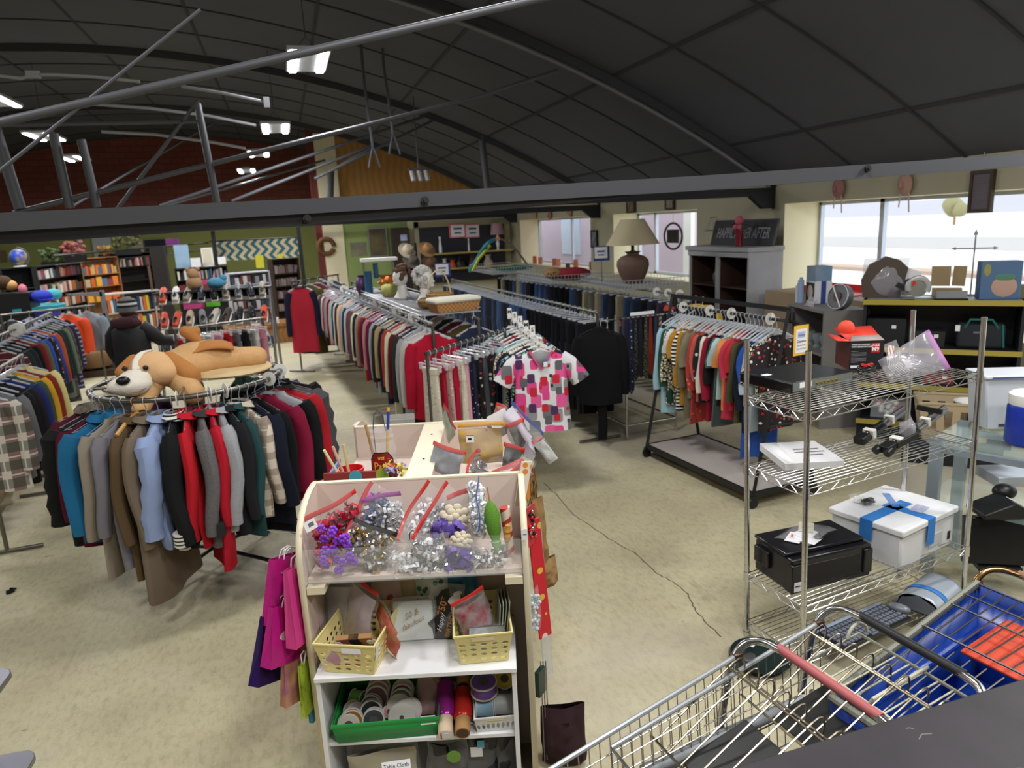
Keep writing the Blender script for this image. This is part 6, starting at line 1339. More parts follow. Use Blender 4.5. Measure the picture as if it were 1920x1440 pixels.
bag = thing('lead_bag', 'clear bag of black leads taped on the white printer', 'plastic bag', b.matrix_basis @ Vector((w_ * .4, d_ * .66, hh + .004)), (0, 0, yaw + R(-30)))
mb = MB()
for i in range(7): mb.tube([(-.05 + .035 * math.cos(a + i), .02 * math.sin(a * 1.3), .012 + .004 * i) for a in [k * .7 for k in range(9)]], .0035, 5)
part('black_lead', mb, M_BLACKP, bag); o = part('bag_film', film_mesh(.26, .16, .04, 106, .01), M_FILM, bag, clean=False); o.rotation_euler = (R(90), 0, 0); o.location = (0, .08, .022); part('white_adapter', MB().box((-.08, .04, .02), (.06, .04, .03)), M_WHITEP, bag, bevel=.005)
b2 = solo('quick_guide', MB().box((0, 0, 0), (.12, .07, .001)), mat('guide_print', '#c3bfca', .6, col2='#8fa0c8', pat='noise', scale=30), 'pale printed guide card lying on the white printer lid', 'leaflet', b.matrix_basis @ Vector((w_ * .62, d_ * .24, hh + .004)), yaw + R(8))
kb = thing('keyboard', 'black keyboard with pale key tops on the bottom wire shelf', 'keyboard', WS(1618, 1176, .125), R(11))
part('keyboard_base', MB().box((0, 0, .008), (.56, .2, .018)), M_BLACKP, kb, bevel=.004)
mb = MB()
for j in range(5):
    for i in range(18): mb.box((-.25 + i * .0295, -.07 + j * .031, .021), (.022, .022, .008))
mb.box((.02, -.09, .02), (.14, .01, .006)); part('keys', mb, mat('pale_keys', '#6d7380', .4), kb, kind='stuff'); part('top_strip', MB().box((0, .088, .0185), (.55, .02, .004)), mat('blue_grey_strip', '#8f9db0', .4), kb)
ms = thing('computer_mouse', 'grey computer mouse at the right end of the black keyboard', 'mouse', WS(1686, 1144, .135), R(-60)); part('mouse_shell', MB().ell((0, 0, .014), (.06, .033, .024), 18, 10), mat('mouse_grey', '#6f767d', .3), ms); part('mouse_sole', MB().ell((0, 0, .006), (.061, .034, .01), 18, 6), M_BLACKP, ms)
gm = thing('inkjet_printer', 'curved silver inkjet printer with blue tape behind the keyboard', 'printer', WS(1742, 1128, .11), R(22)); gm.scale = (.8, .8, .8)
def shell(u, v):
    a = PI * v; return (.21 * (2 * u - 1), -.14 * math.cos(a), .02 + .11 * math.sin(a) ** .7)
part('curved_lid', MB().grid(shell, 14, 16), mat('silver_shell', '#a9b2be', .3, .3), gm, solid=.006); part('base', MB().box((0, 0, .012), (.43, .29, .03)), M_BLACKP, gm, bevel=.006)
for s in (-1, 1): part('end_cap', MB().prism([(-.14, .01), (-.11, .08), (0, .126), (.11, .08), (.14, .01)], s * .212 - .004, s * .212 + .004, ax='x'), mat('dark_cap', '#5a6068', .4), gm)
part('tape_band', MB().grid(lambda u, v: (-.09 + .05 * u, -.146 * math.cos(PI * v), .02 + .117 * math.sin(PI * v) ** .7), 2, 16), mtp, gm, solid=.002); part('groove', MB().box((.02, 0, .128), (.2, .012, .006)), mat('dark_cap', '#5a6068', .4), gm)
fs_ = thing('bathroom_scale', 'dark glass bathroom scale on the floor under the red handled trolley', 'scale', P(1425, 1232, .04), R(30)); part('glass_plate', MB().lathe([(0, 0), (.155, 0), (.165, .01), (.155, .025), (0, .025)], 36), mat('dark_green_glass', '#1c2a28', .12), fs_); part('metal_foot_pad', MB().ell((-.07, .03, .025), (.045, .03, .003), 16, 6), M_STEEL, fs_); part('paper_label', MB().box((.05, .07, .027), (.05, .04, .001)), M_PAPER, fs_)
M_WIRE = mat('zinc_wire', '#a6a4a0', .3, 1.); M_WIREB = mat('warm_chrome_wire', '#b5ab98', .25, 1.); M_GRYPL = mat('grey_bumper_plastic', '#8b8f92', .45)
def cart(label, origin, ang, grip, wire=M_WIRE, mode='wire'):
    b = thing('shopping_trolley', label, 'shopping trolley', origin, ang)
    Lb, wr_, wf_, zr, zf, zb, zbf = .92, .285, .19, .96, .86, .56, .60
    def w(t): return lerp(wr_, wf_, t)
    def top(t): return lerp(zr, zf, t)
    def bot(t): return lerp(zb, zbf, t)
    def pt(t, s, k): return (t * Lb, s * w(t) * lerp(.86, 1, k), lerp(bot(t), top(t), k))
    if mode == 'wire':
        for s in (-1, 1):
            mb = MB(); n = 24
            for i in range(n + 1): mb.tube([pt(i / n, s, 0), pt(i / n, s, 1)], .0021, 4, caps=False)
            for k in (.0, .28, .55, .8): mb.tube([pt(0, s, k), pt(1, s, k)], .0026, 5)
            part('basket_side', mb, wire, b)
            part('rim_rail', MB().tube([pt(0, s, 1), pt(1, s, 1)], .008, 8), mat('pale_rim', '#a9aeb2', .4, .4), b)
        mb = MB(); n = 11
        for i in range(n + 1):
            y = lerp(-1, 1, i / n); mb.tube([(Lb, y * w(1) * .86, bot(1)), (Lb, y * w(1), top(1))], .0021, 4, caps=False)
            mb.tube([(0, y * w(0) * .86, bot(0)), (Lb, y * w(1) * .86, bot(1))], .0023, 4, caps=False)
        for k in (0, .3, .6, 1.): mb.tube([pt(1, -1, k), pt(1, 1, k)], .0026 if k < 1 else .005, 5)
        for t in (.02, .3, .6, .9): mb.tube([pt(t, -1, 0), pt(t, 1, 0)], .003, 5)
        part('basket_end_and_floor', mb, wire, b)
    else:
        ms = mat('trolley_blue_plastic', '#1a3f9c', .3)
        mb = MB(); q = [pt(0, -1, 0), pt(1, -1, 0), pt(1, 1, 0), pt(0, 1, 0), pt(0, -1, 1), pt(1, -1, 1), pt(1, 1, 1), pt(0, 1, 1)]
        mb.add(q, [(0, 1, 2, 3), (0, 1, 5, 4), (1, 2, 6, 5), (2, 3, 7, 6), (3, 0, 4, 7)]); part('basket_shell', mb, ms, b, solid=.006, clean=False)
        for s in (-1, 1):
            part('rim_rail', MB().tube([pt(0, s, 1), pt(1, s, 1)], .016, 8, ell=.8), mat('olive_grey_rim', '#75776c', .45), b); part('inner_rib', MB().tube([pt(.02, s * .97, .55), pt(.98, s * .97, .55)], .012, 8), ms, b)
        part('rim_rail', MB().tube([pt(1, -1, 1), pt(1, 1, 1)], .014, 8), mat('olive_grey_rim', '#75776c', .45), b)
        mb = MB()
        for i in range(12): y = lerp(-.95, .95, i / 11); mb.tube([(.02, y * w(0), .965), (.40, y * w(.47), .93)], .0032, 5)
        for t, z in ((.02, .965), (.12, .957), (.21, .948), (.40, .93)): mb.tube([(t, -w(t / Lb) * .97, z), (t, w(t / Lb) * .97, z)], .0042, 6)
        for i in range(9): y = lerp(-.9, .9, i / 8); mb.tube([(.42, y * w(.48), .9), (.84, y * w(.97), .82)], .003, 5)
        part('wire_top_grid', mb, mat('steel_grid', '#8f8f8a', .3, 1.), b)
        part('red_seat_panel', MB().box((.23, .06, .895), (.27, .36, .012), rot=(0, R(8), 0)), mat('orange_red_plastic', '#c2452c', .45), b, bevel=.004)
        t = MB().text('SP', .075, (0, 0, 0), depth=.0006, bold=True, shear=.15); o = part('white_letters', t, M_PAPER, b); o.location = (.50, .16, .606); o.rotation_euler = (0, 0, R(-90))
    hx, hz, hw = -.085, 1.015, .29
    path = [(.07, -hw + .005, .70), (.03, -hw, .92), (-.01, -hw, .985), (-.05, -hw + .02, 1.012), (hx, -hw + .075, hz), (hx, 0, hz), (hx, hw - .075, hz), (-.05, hw - .02, 1.012), (-.01, hw, .985), (.03, hw, .92), (.07, hw - .005, .70)]
    def smooth(ps, it=2):
        ps = [Vector(p) for p in ps]
        for _ in range(it):
            o = [ps[0]]
            for a, c in zip(ps[:-1], ps[1:]): o += [a.lerp(c, .25), a.lerp(c, .75)]
            ps = o + [ps[-1]]
        return ps
    part('handle_tube', MB().tube(smooth(path), .0135, 10), M_CHROME if grip[2] == 0 else mat('bronzed_chrome', '#9c7a55', .25, 1.), b)
    part('handle_grip', MB().tube([(hx, -hw + .1, hz), (hx, hw - .1, hz)], .0155, 12), mat(grip[0], grip[1], .45), b)
    for s in (-1, 1): part('collar_clip', MB().box((.0, s * (hw - .005), .955), (.035, .022, .03)), mat('rusty_steel', '#6d5648', .5, .8), b, bevel=.003)
    if mode == 'wire':
        mb = MB(); n = 9
        for i in range(n): y = lerp(-.92, .92, i / (n - 1)) * w(0); mb.tube(smooth([(.36, y * .93, .80), (.05, y, .955), (.0, y, .97), (-.015, y, .94), (.0, y, .88)], 1), .0033, 6)
        for (x, z) in ((.36, .80), (.06, .95), (.02, .925)): mb.tube([(x, -w(0) * .95, z), (x, w(0) * .95, z)], .0042, 6)
        part('hinged_flap', mb, M_WIREB, b)
        part('seat_panel', MB().box((.2, .02, .80), (.26, .36, .006), rot=(0, R(12), 0)), mat('black_seat_plastic', '#1d1f1e', .4), b, bevel=.003)
        for s in (-1, 1): part('side_bumper', MB().tube([(.1, s * .25, .70), (.8, s * .2, .72)], .022, 10), M_GRYPL, b)
    for s in (-1, 1):
        part('frame_tube', MB().tube(smooth([(.05, s * .25, .72), (.02, s * .27, .4), (.0, s * .28, .2), (.1, s * .27, .15), (.8, s * .19, .14)]), .013, 8), M_STEEL, b)
        for x, y in ((.02, .275), (.78, .19)): part('castor', MB().cyl((x, s * y - .012, .06), (x, s * y + .012, .06), .06, n=16).box((x, s * y, .11), (.04, .034, .07)), mat('grey_rubber', '#4a4a4c', .7), b)
    part('lower_rack', MB().tube([(.1, -.25, .17), (.78, -.19, .16), (.78, .19, .16), (.1, .25, .17)], .008, 6, closed=True), M_STEEL, b)
    return b
CA_ = math.atan2(-.35, -.94)
cart('shopping trolley with the pink red handle nearest the party fixture', (1.325, 1.525, 0), R(187), ('faded_red_grip', '#a85a5c', 0))
c2 = cart('shopping trolley with the black handle and cream seat rack', (1.70, 1.585, 0), R(186), ('black_grip', '#1f2022', 0))
mc = mat('cream_coated_wire', '#b9b8a4', .5); mb = MB()
for i in range(9): y = lerp(-.2, .2, i / 8); mb.tube([(-.10, y, .935), (.14, y, .90)], .0032, 6)
mb.tube([(-.10, -.2, .935), (.14, -.2, .90), (.14, .2, .90), (-.10, .2, .935)], .006, 8, closed=True); mb.tube(arc((-.08, -.19, .94), .045, 0, 180, 10, 'xz'), .006, 8)
mb.tube([(-.1, .05, .935), (-.1, .06, .96), (.14, .06, .925), (.14, .05, .9)], .006, 8)
part('cream_seat_rack', mb, mc, c2)
cart('blue plastic shopping trolley with a wire top grid at the right edge', (2.46, 1.59, 0), R(189), ('bronzed_grip', '#8a6a4a', 1), mode='blue')
m_blk = mat('scuffed_black_paint', '#2a272b', .55, col2='#343035', pat='noise', scale=6, amt=.5, bump=.15, bscale=14)
ct = thing('counter', 'black painted counter with scuffed edges filling the lower right corner', 'counter', (1.9, .72, 0))
part('counter_top', MB().bx((-1.45, -.55, 1.045), (2.1, .535, 1.1)), m_blk, ct, bevel=.006); part('counter_front', MB().bx((-1.4, .42, 0), (2.05, .46, 1.045)), m_blk, ct)
mb = MB(); rs = random.Random(12)
for i in range(11):
    x, y = rs.uniform(-.6, .6), rs.uniform(.1, .53); a = rs.uniform(-.6, .9); l = rs.uniform(.015, .06)
    mb.tube([(x, y, 1.1), (x + l * .5 * math.cos(a), y - l * .5 * math.sin(a), 1.1004), (x + l * math.cos(a + .4), y - l * math.sin(a + .4), 1.1)], .0012, 4)
part('scratches', mb, mat('bare_scratch', '#8f8884', .8), ct)
st = thing('side_table', 'grey two-tier side table with rounded corners at the lower left', 'table', (-1.46, 2.72, 0), R(-4))
def slab(w, d, r, z, t):
    pts = []
    for cx_, cy_, a0 in ((w / 2 - r, d / 2 - r, 0), (-w / 2 + r, d / 2 - r, 90), (-w / 2 + r, -d / 2 + r, 180), (w / 2 - r, -d / 2 + r, 270)):
        for k in range(7): a = R(a0 + 15 * k); pts.append((cx_ + r * math.cos(a), cy_ + r * math.sin(a)))
    return pts
for nm, z, g in (('table_top', .80, 0), ('lower_shelf', .42, .035)):
    part(nm, MB().prism(slab(.5 + g, .56, .06, z, 0), z - .02, z, ax='z'), mat('lilac_grey_laminate', '#8d8c98', .4), st, bevel=.003); part('metal_edge', MB().prism(slab(.506 + g, .566, .062, z, 0), z - .022, z - .004, ax='z'), M_STEEL, st)
part('panel_leg', MB().bx((.10, -.26, .0), (.13, .26, .78)), mat('pale_panel', '#c2c3c8', .4), st); part('panel_leg', MB().bx((-.2, -.26, .0), (-.17, .26, .78)), mat('pale_panel', '#c2c3c8', .4), st)
lo = solo('low_platform', MB().box((0, 0, .07), (.5, .9, .14)), mat('pale_oak', '#a58d68', .6, col2='#97805c', pat='wood', scale=6), 'low wooden platform at the left edge by the plaid shirt', 'platform', (-3.15, 7.75, 0), R(8), bevel=.004)
solo('paper_pack', MB().box((0, 0, .012), (.22, .16, .022)).box((.02, .01, .028), (.18, .12, .01), rot=(0, 0, .3), m=1), [M_PAPER, mat('pale_blue_pack', '#8fb3c9', .5)], 'white and blue paper pack on the low wooden platform', 'paper', (-2.98, 7.7, .14), R(20))
p = P(20, 1112, 0); s_ = thing('floor_scrap', 'scrap of dark foil lying on the floor at the left', 'litter', p, .4); part('foil', MB().box((0, 0, .012), (.05, .02, .024), rot=(.2, .1, .3)).box((.02, .02, .02), (.05, .008, .012), rot=(.3, .5, .6)), mat('dark_foil_scrap', '#2a2b30', .3, .6), s_)
def remeshed(name, mb, m, parent, vox=.02, sm=8, it=.5):
    o = part(name, mb, m, parent, smooth=0, clean=False); md = o.modifiers.new('r', 'REMESH'); md.mode = 'VOXEL'; md.voxel_size = vox; md.use_smooth_shade = True
    s = o.modifiers.new('s', 'SMOOTH'); s.factor = it; s.iterations = sm; return o
m_tan_f = mat('tan_plush', '#d2a978', .95, col2='#c79c69', pat='noise', scale=14, bump=.5, bscale=120); m_brn_f = mat('brown_plush', '#b57a42', .95, bump=.5, bscale=120); m_wht_f = mat('white_plush', '#e3ddd0', .95, bump=.4, bscale=120)
DZ = RZ + .02; dog = thing('plush_dog', 'large tan and white plush dog lying on the round coat rack', 'plush toy', P(293, 719, DZ - .015), R(11)); dog.scale = (.94, .94, .9)
def dl_(px, py, y, lift=0.): return Vector(((px - 300) / 256, y, lift))
mb = MB()
for c, r in (((.20, .12, .10), (.24, .17, .13)), ((.40, .2, .12), (.2, .17, .15)), ((.30, .16, .13), (.2, .16, .14)), ((.06, .05, .10), (.16, .14, .12))): mb.ell(c, r, 20, 14)
def chain(a, b_, r0, r1, n=7):
    for i in range(n): t = i / (n - 1); mb.ell(Vector(a).lerp(Vector(b_), t), lerp(r0, r1, t), 14, 10)
chain((.46, .15, .10), (.74, .08, .10), .105, .088); chain((.45, .32, .08), (.62, .42, .08), .1, .08); chain((.14, -.06, .06), (.22, -.26, -.06), .10, .09, 6); chain((-.02, -.12, .02), (-.13, -.26, -.13), .075, .065, 6)
remeshed('body', mb, m_tan_f, dog, .018)
part('paw_seam', MB().tube(arc((.78, .05, .10), .06, -60, 60, 6, 'yz'), .003, 5), m_brn_f, dog)
mb = MB(); mb.ell((.0, -.06, .135), (.17, .15, .125), 20, 14).ell((.05, -.10, .1), (.13, .13, .11), 18, 12); hd = remeshed('head', mb, mat('light_tan_plush', '#d9ae80', .95, bump=.4, bscale=120), dog, .016)
mb = MB(); mb.ell((-.17, -.20, .05), (.15, .11, .075), 20, 14).ell((-.13, -.17, .09), (.11, .10, .07), 18, 12).ell((-.16, -.22, .02), (.12, .08, .05), 16, 12); remeshed('muzzle', mb, m_wht_f, hd, .014)
mb = MB(); mb.grid(lambda u, v: (-.115 + .11 * v * v + (u - .5) * .05 * (1.1 - .4 * v), -.185 + .16 * v, .15 + .117 * math.sin(PI * .5 * min(1, v * 1.15)) - .003), 4, 10); part('blaze', mb, m_wht_f, hd, solid=.012, clean=False)
part('nose', MB().ell((-.205, -.292, .105), (.045, .028, .032), 18, 12), mat('black_nose', '#0d0d0f', .35), hd)
for x, y, z in ((-.055, -.205, .165), (-.185, -.165, .17)): part('eye', MB().ell((x, y, z), (.019, .014, .019), 12, 8), M_BLACKP, hd)
part('mouth_line', MB().tube([(-.235, -.305, .035), (-.19, -.318, .015), (-.13, -.312, .012), (-.075, -.285, .03)], .0028, 5), mat('mouth_thread', '#8a7a68', .9), hd)
mb = MB(); chain((.11, -.07, .2), (.22, -.16, .06), .055, .085, 6); mb.ell((.22, -.18, .02), (.08, .06, .09), 14, 10); remeshed('ear', mb, m_brn_f, hd, .015)
mb = MB(); chain((-.12, .0, .2), (-.2, -.02, .12), .05, .06, 5); remeshed('ear', mb, m_brn_f, hd, .015)
mb = MB(); mb.grid(lambda u, v: (.27 + .30 * u, .02 + .24 * v, .10 + .165 * math.sin(PI * (.25 + .5 * v)) * (1 - .25 * (2 * u - 1) ** 2)), 12, 8); part('back_patch', mb, m_brn_f, dog, solid=.016, clean=False)
mb = MB(); chain((.34, .22, .27), (.26, .24, .35), .04, .05, 5); mb.ell((.33, .24, .345), (.05, .04, .04), 12, 8); remeshed('tail', mb, m_brn_f, dog, .016)
pf = Vector((-1.98, 9.95, 0)); pe = thing('person', 'person in a striped knit hat and black jacket seen from behind, reaching to shoes', 'person', pf, R(-20))
def skin_mesh(name, joints, edges, m, parent, sub=2):
    me = bpy.data.meshes.new(name); me.from_pydata([j[0] for j in joints], edges, []); me.materials.append(m)
    o = bpy.data.objects.new(name, me); COL.objects.link(o); o.parent = parent
    sk = o.modifiers.new('skin', 'SKIN'); sk.use_smooth_shade = True
    for v, j in zip(me.skin_vertices[0].data, joints): r = j[1]; v.radius = (r, r) if not isinstance(r, tuple) else r
    me.skin_vertices[0].data[0].use_root = True
    s = o.modifiers.new('sub', 'SUBSURF'); s.levels = sub; s.render_levels = sub; return o
m_skin = mat('skin', '#b98a70', .6)
J = [((0, 0, .92), .15), ((0, 0, 1.12), .14), ((0, .02, 1.32), .15), ((0, .03, 1.42), .07), ((0, .04, 1.48), .058), ((0, .05, 1.58), .095), ((0, .05, 1.66), .08),
     ((.09, 0, .86), .1), ((.1, .02, .48), .065), ((.1, -.02, .09), .045), ((.11, .12, .05), .04), ((-.09, 0, .86), .1), ((-.1, .04, .48), .065), ((-.1, .0, .09), .045), ((-.11, .14, .05), .04),
     ((.19, .02, 1.36), .065), ((.30, .14, 1.16), .05), ((.46, .34, 1.13), .036), ((.52, .39, 1.135), .034), ((-.19, .02, 1.36), .065), ((-.26, .02, 1.10), .05), ((-.24, .12, .86), .036), ((-.24, .15, .80), .034)]
E_ = [(0, 1), (1, 2), (2, 3), (3, 4), (4, 5), (5, 6), (0, 7), (7, 8), (8, 9), (9, 10), (0, 11), (11, 12), (12, 13), (13, 14), (2, 15), (15, 16), (16, 17), (17, 18), (2, 19), (19, 20), (20, 21), (21, 22)]
for k in range(4):      # five fingers on each hand
    n = len(J); J += [((.565 + .004 * k, .405 + .018 * (k - 1.5), 1.135), .0095), ((.605 - .004 * abs(k - 1), .43 + .02 * (k - 1.5), 1.122), .0085)]; E_ += [(18, n), (n, n + 1)]
    n = len(J); J += [((-.24 + .016 * (k - 1.5), .165, .755), .0095), ((-.24 + .016 * (k - 1.5), .17, .715 + .004 * abs(k - 1)), .0085)]; E_ += [(22, n), (n, n + 1)]
n = len(J); J += [((.53, .37, 1.16), .011), ((.56, .375, 1.172), .0095), ((-.22, .18, .79), .011), ((-.215, .2, .76), .0095)]; E_ += [(18, n), (n, n + 1), (22, n + 2), (n + 2, n + 3)]
body = skin_mesh('body', J, E_, m_skin, pe)
m_jk = mat('black_jacket_nylon', '#15161a', .6)
jb = MB(); rows = [(.72, .225, .17), (.8, .24, .185), (1.0, .235, .175), (1.18, .235, .165), (1.32, .225, .15), (1.40, .15, .12), (1.45, .085, .08)]; vs = []; n = 24
for z, a, c in rows:
    for j in range(n): t = 2 * PI * j / n; vs.append((a * math.cos(t), c * math.sin(t) + .02 * (z - .7) + .006 * math.sin(5 * t + z * 9), z))
jb.add(vs, [(i * n + j, i * n + (j + 1) % n, (i + 1) * n + (j + 1) % n, (i + 1) * n + j) for i in range(len(rows) - 1) for j in range(n)]); jk = part('jacket', jb, m_jk, pe)
part('sleeve', MB().tube([(.15, .02, 1.37), (.24, .07, 1.27), (.31, .15, 1.16), (.38, .25, 1.135), (.45, .33, 1.13)], [.085, .088, .078, .07, .056], 14), m_jk, jk); part('sleeve', MB().tube([(-.15, .02, 1.37), (-.24, .02, 1.25), (-.275, .02, 1.09), (-.26, .08, .95), (-.245, .12, .86)], [.085, .088, .08, .072, .058], 14), m_jk, jk)
part('hood', MB().tube([(-.13, .02, 1.40), (-.1, -.09, 1.43), (0, -.13, 1.43), (.1, -.09, 1.43), (.13, .02, 1.40)], [.05, .065, .075, .065, .05], 12).lathe([(.1, 1.40), (.12, 1.45), (.095, 1.5), (.08, 1.5)], 18, c=(0, .03, 0)), mat('maroon_hood', '#3a1a22', .9), jk)
for s in (-1, 1): part('trouser_leg', MB().tube([(s * .095, 0, .88), (s * .1, .02, .5), (s * .1, 0, .07)], [.125, .095, .08], 14), mat('dark_trousers', '#231f22', .85), pe); part('shoe', MB().ell((s * .105, .06, .045), (.052, .14, .045), 14, 8), M_BLACKP, pe)
part('knit_hat', MB().lathe([(.112, 1.555), (.117, 1.6), (.112, 1.66), (.09, 1.71), (.04, 1.735), (0, 1.74)], 24, c=(0, .05, 0)), mat('grey_knit', '#6d6e72', .95, bump=.4), pe)
for z, r, c in ((1.625, .1185, 0), (1.655, .1165, 1), (1.685, .107, 0)): part('hat_stripe', MB().cyl((0, .05, z - .011), (0, .05, z + .011), r, r - .004, n=24), mat('black_knit', '#17171a', .95) if c == 0 else mat('white_knit', '#c9c9c9', .95), pe)
part('hair', MB().ell((0, .02, 1.545), (.1, .08, .05), 14, 8), mat('brown_hair', '#3b2a22', .9), pe)
BC = ['#2b3550', '#7a2a2c', '#c9c2b2', '#1d1f24', '#4a3b2c', '#b8a98a', '#31506b', '#8a8d92', '#a33a3a', '#3b4a3a', '#d8d3c6', '#5a4a6a', '#b5643a', '#c98f9a', '#202838', '#e0dccf']
rb_ = random.Random(77); NB = [0]
BOOK = {}
def book(label, loc, rot, w, d, h, c, group):
    k = c
    if k not in BOOK: BOOK[k] = mesh_of('book', MB().bx((-.5, -.5, 0), (.5, .5, 1)), mat('book_' + c.strip('#'), c, .6), smooth=0)
    o = bpy.data.objects.new('book', BOOK[k]); COL.objects.link(o); o.location = loc; o.rotation_euler = rot if isinstance(rot, tuple) else (0, 0, rot); o.scale = (w, d, h); tag(o, label, 'book', group); return o
def bookcase(what, p0, p1, H, D, levels, m, fills, pal=BC, back=True, name='bookcase', bh=(.17, .25), bt=(.022, .045), cat='bookcase', label=None):
    p0 = Vector((p0.x, p0.y, 0)); p1 = Vector((p1.x, p1.y, 0)); L = (p1 - p0).length; a = math.atan2(p1.y - p0.y, p1.x - p0.x)
    t = thing(name, label or what, cat, p0, a)
    for x in (0, L): part('side', MB().bx((x - .012, 0, 0), (x + .012, D, H)), m, t)
    part('top', MB().bx((0, 0, H - .025), (L, D, H)), m, t)
    for z in levels: part('shelf', MB().bx((0, 0, z - .022), (L, D, z)), m, t)
    if back: part('back', MB().bx((0, D - .01, 0), (L, D, H)), m, t)
    M = Matrix.Translation(p0) @ Matrix.Rotation(a, 4, 'Z')
    for li, (z, n) in enumerate(zip(levels, fills)):
        if not n: continue
        x = .04; k = 0; sc = (L - .1) / n
        while k < n and x < L - .05:
            w = min(sc * .98, rb_.uniform(*bt) * max(1, sc / .036)); h = rb_.uniform(*bh); c = rb_.choice(pal)
            tilt = R(14) if rb_.random() < .06 else 0
            o = book('%s book, %s on row %s of %s' % (cname(c), ordn(k), ['one', 'two', 'three', 'four', 'five'][li], what.split(' standing')[0].split(' with')[0]), M @ Vector((x + w / 2, .02 + D * .4, z)), (0, tilt, a), w, D * .75, h, c, 'books in ' + what.split(' standing')[0])
            x += sc; k += 1
    return t
m_bkw = mat('black_shelf_wood', '#1c1a19', .6); m_oak = mat('oak_shelf_wood', '#9a6a3c', .6, col2='#8a5c32', pat='wood', scale=3); m_wsh = mat('white_shelf_paint', '#b9b8b4', .6); m_dwd = mat('dark_walnut', '#3a2a20', .6)
bookcase('the long black bookcase', AT(68, 502, 16), AT(150, 487, 18.6), 1.98, .3, (1.68, 1.30, .95, .6), m_bkw, (24, 18, 16, 14), label='long black bookcase full of books at the left of the far wall')
bookcase('the oak bookcase', AT(151, 488, 18.6), AT(219, 478, 19.4), 2.06, .3, (1.62, 1.30, .9), m_oak, (14, 6, 4), label='oak bookcase with one empty upper bay next to the black one', pal=['#d97a34', '#c9642c', '#4a6a8a', '#b8a98a', '#8a3a3a', '#d9a23a'])
bookcase('the dark bookcase', AT(220, 478, 19.6), AT(284, 468, 20.6), 2.12, .3, (1.75, 1.35), m_bkw, (16, 0), label='dark bookcase right of the oak one behind the book stand')
bookcase('the white book stand', AT(196, 560, 14.2), AT(300, 552, 14.8), 1.42, .28, (1.03, .66, .34), m_wsh, (17, 14, 12), back=False, label='white book stand in front of the oak bookcase', pal=['#c9b42f', '#2f6a8a', '#c9c2b2', '#7a2a2c', '#2b3550', '#8fae3a', '#c9642c', '#b5b5bc', '#1d2440', '#c98f9a', '#d8d3c6'], bh=(.24, .3))
bookcase('the black shelf under the chevron rug', AT(328, 505, 18), AT(424, 493, 18.5), 1.7, .3, (1.4, 1.08), m_bkw, (22, 8), label='black bookshelf beneath the blue canvas and framed print')
st2 = thing('display_rack', 'grey pegged frame rack with a wicker basket on its lowest step', 'rack', AT(190, 545, 13.2).xyz * 1, 0); st2.location.z = 0; H0 = AT(190, 545, 13.2).z
part('frame_post', MB().bx((-.04, 0, 0), (.04, .05, H0)), mat('grey_frame', '#6b6d72', .5), st2)
for k, z in enumerate((H0 - .02, H0 - .42, H0 - .85)): part('bracket', MB().prism([(-.6, z), (0, z), (0, z - .09), (-.5, z - .03)], 0, .05), mat('grey_frame', '#6b6d72', .5), st2)
solo('wicker_basket', MB().lathe([(.18, 0), (.28, .05), (.31, .25), (.27, .32), (.25, .32)], 24), mat('brown_wicker', '#7a5c3c', .9, col2='#6a4e32', pat='weave', scale=40), 'big round wicker basket at the foot of the grey frame rack', 'basket', (st2.location.x - .3, st2.location.y - .05, .12))
solo('wicker_stand', MB().bx((-.4, -.3, 0), (.4, .3, .12)), m_dwd, 'dark plinth under the big wicker basket', 'plinth', (st2.location.x - .3, st2.location.y - .05, 0))
def deco(kind, label, cat, px, py, D, mb, m, **k): return solo(kind, mb, m, label, cat, AT(px, py, D), **k)
g = thing('globe', 'blue globe on a pale stand on top of the left shelves', 'globe', AT(38, 500, 12.6), 0); part('globe_ball', MB().ell((0, 0, .17), .14, 20, 14), mat('globe_map', '#2f4fb0', .4, col2='#b09a6a', pat='noise', scale=6, amt=.12), g); part('meridian', MB().tube(arc((0, 0, .17), .165, -120, 90, 16), .008, 6), M_STEEL, g); part('stand', MB().lathe([(.1, 0), (.1, .015), (.02, .03), (.015, .05)], 16), M_WHITEP, g)
lf = bookcase('the small corner shelf', AT(2, 512, 12.5), AT(60, 508, 12.8), 2.07, .35, (1.7, 1.4), m_bkw, (0, 9), label='small dark shelf at the left edge beneath the globe')
for kind, lb, px, py, r, m in (('potted_plant', 'bushy green potted plant on the black bookcase', 100, 492, .32, '#3a4a2c'), ('dried_arrangement', 'dried brown floral arrangement on the black bookcase', 141, 480, .3, '#6a5648'), ('flower_pot', 'low planter of lime and red flowers on the oak bookcase', 197, 478, .2, '#a9b04a'), ('dried_arrangement', 'tall straw coloured dried bouquet by the dark bookcase', 240, 468, .4, '#6e6648')):
    D = 17.6 if px < 150 else 19.5; t = thing(kind, lb, 'plant', AT(px, py, D)); mb = MB(); rr = random.Random(px)
    for i in range(40): mb.ell((rr.uniform(-r, r) * .8, rr.uniform(-.15, .15), rr.uniform(.02, r * 1.1)), (.06, .05, .05), 6, 4)
    part('foliage', mb, mat('foliage_' + m.strip('#'), m, .9, col2='#9a3a40' if px in (141, 197) else '#4f6238', pat='noise', scale=9, amt=.4), t); part('pot', MB().box((0, 0, -.06), (r * 1.5, .22, .16)), M_BLACKP, t)
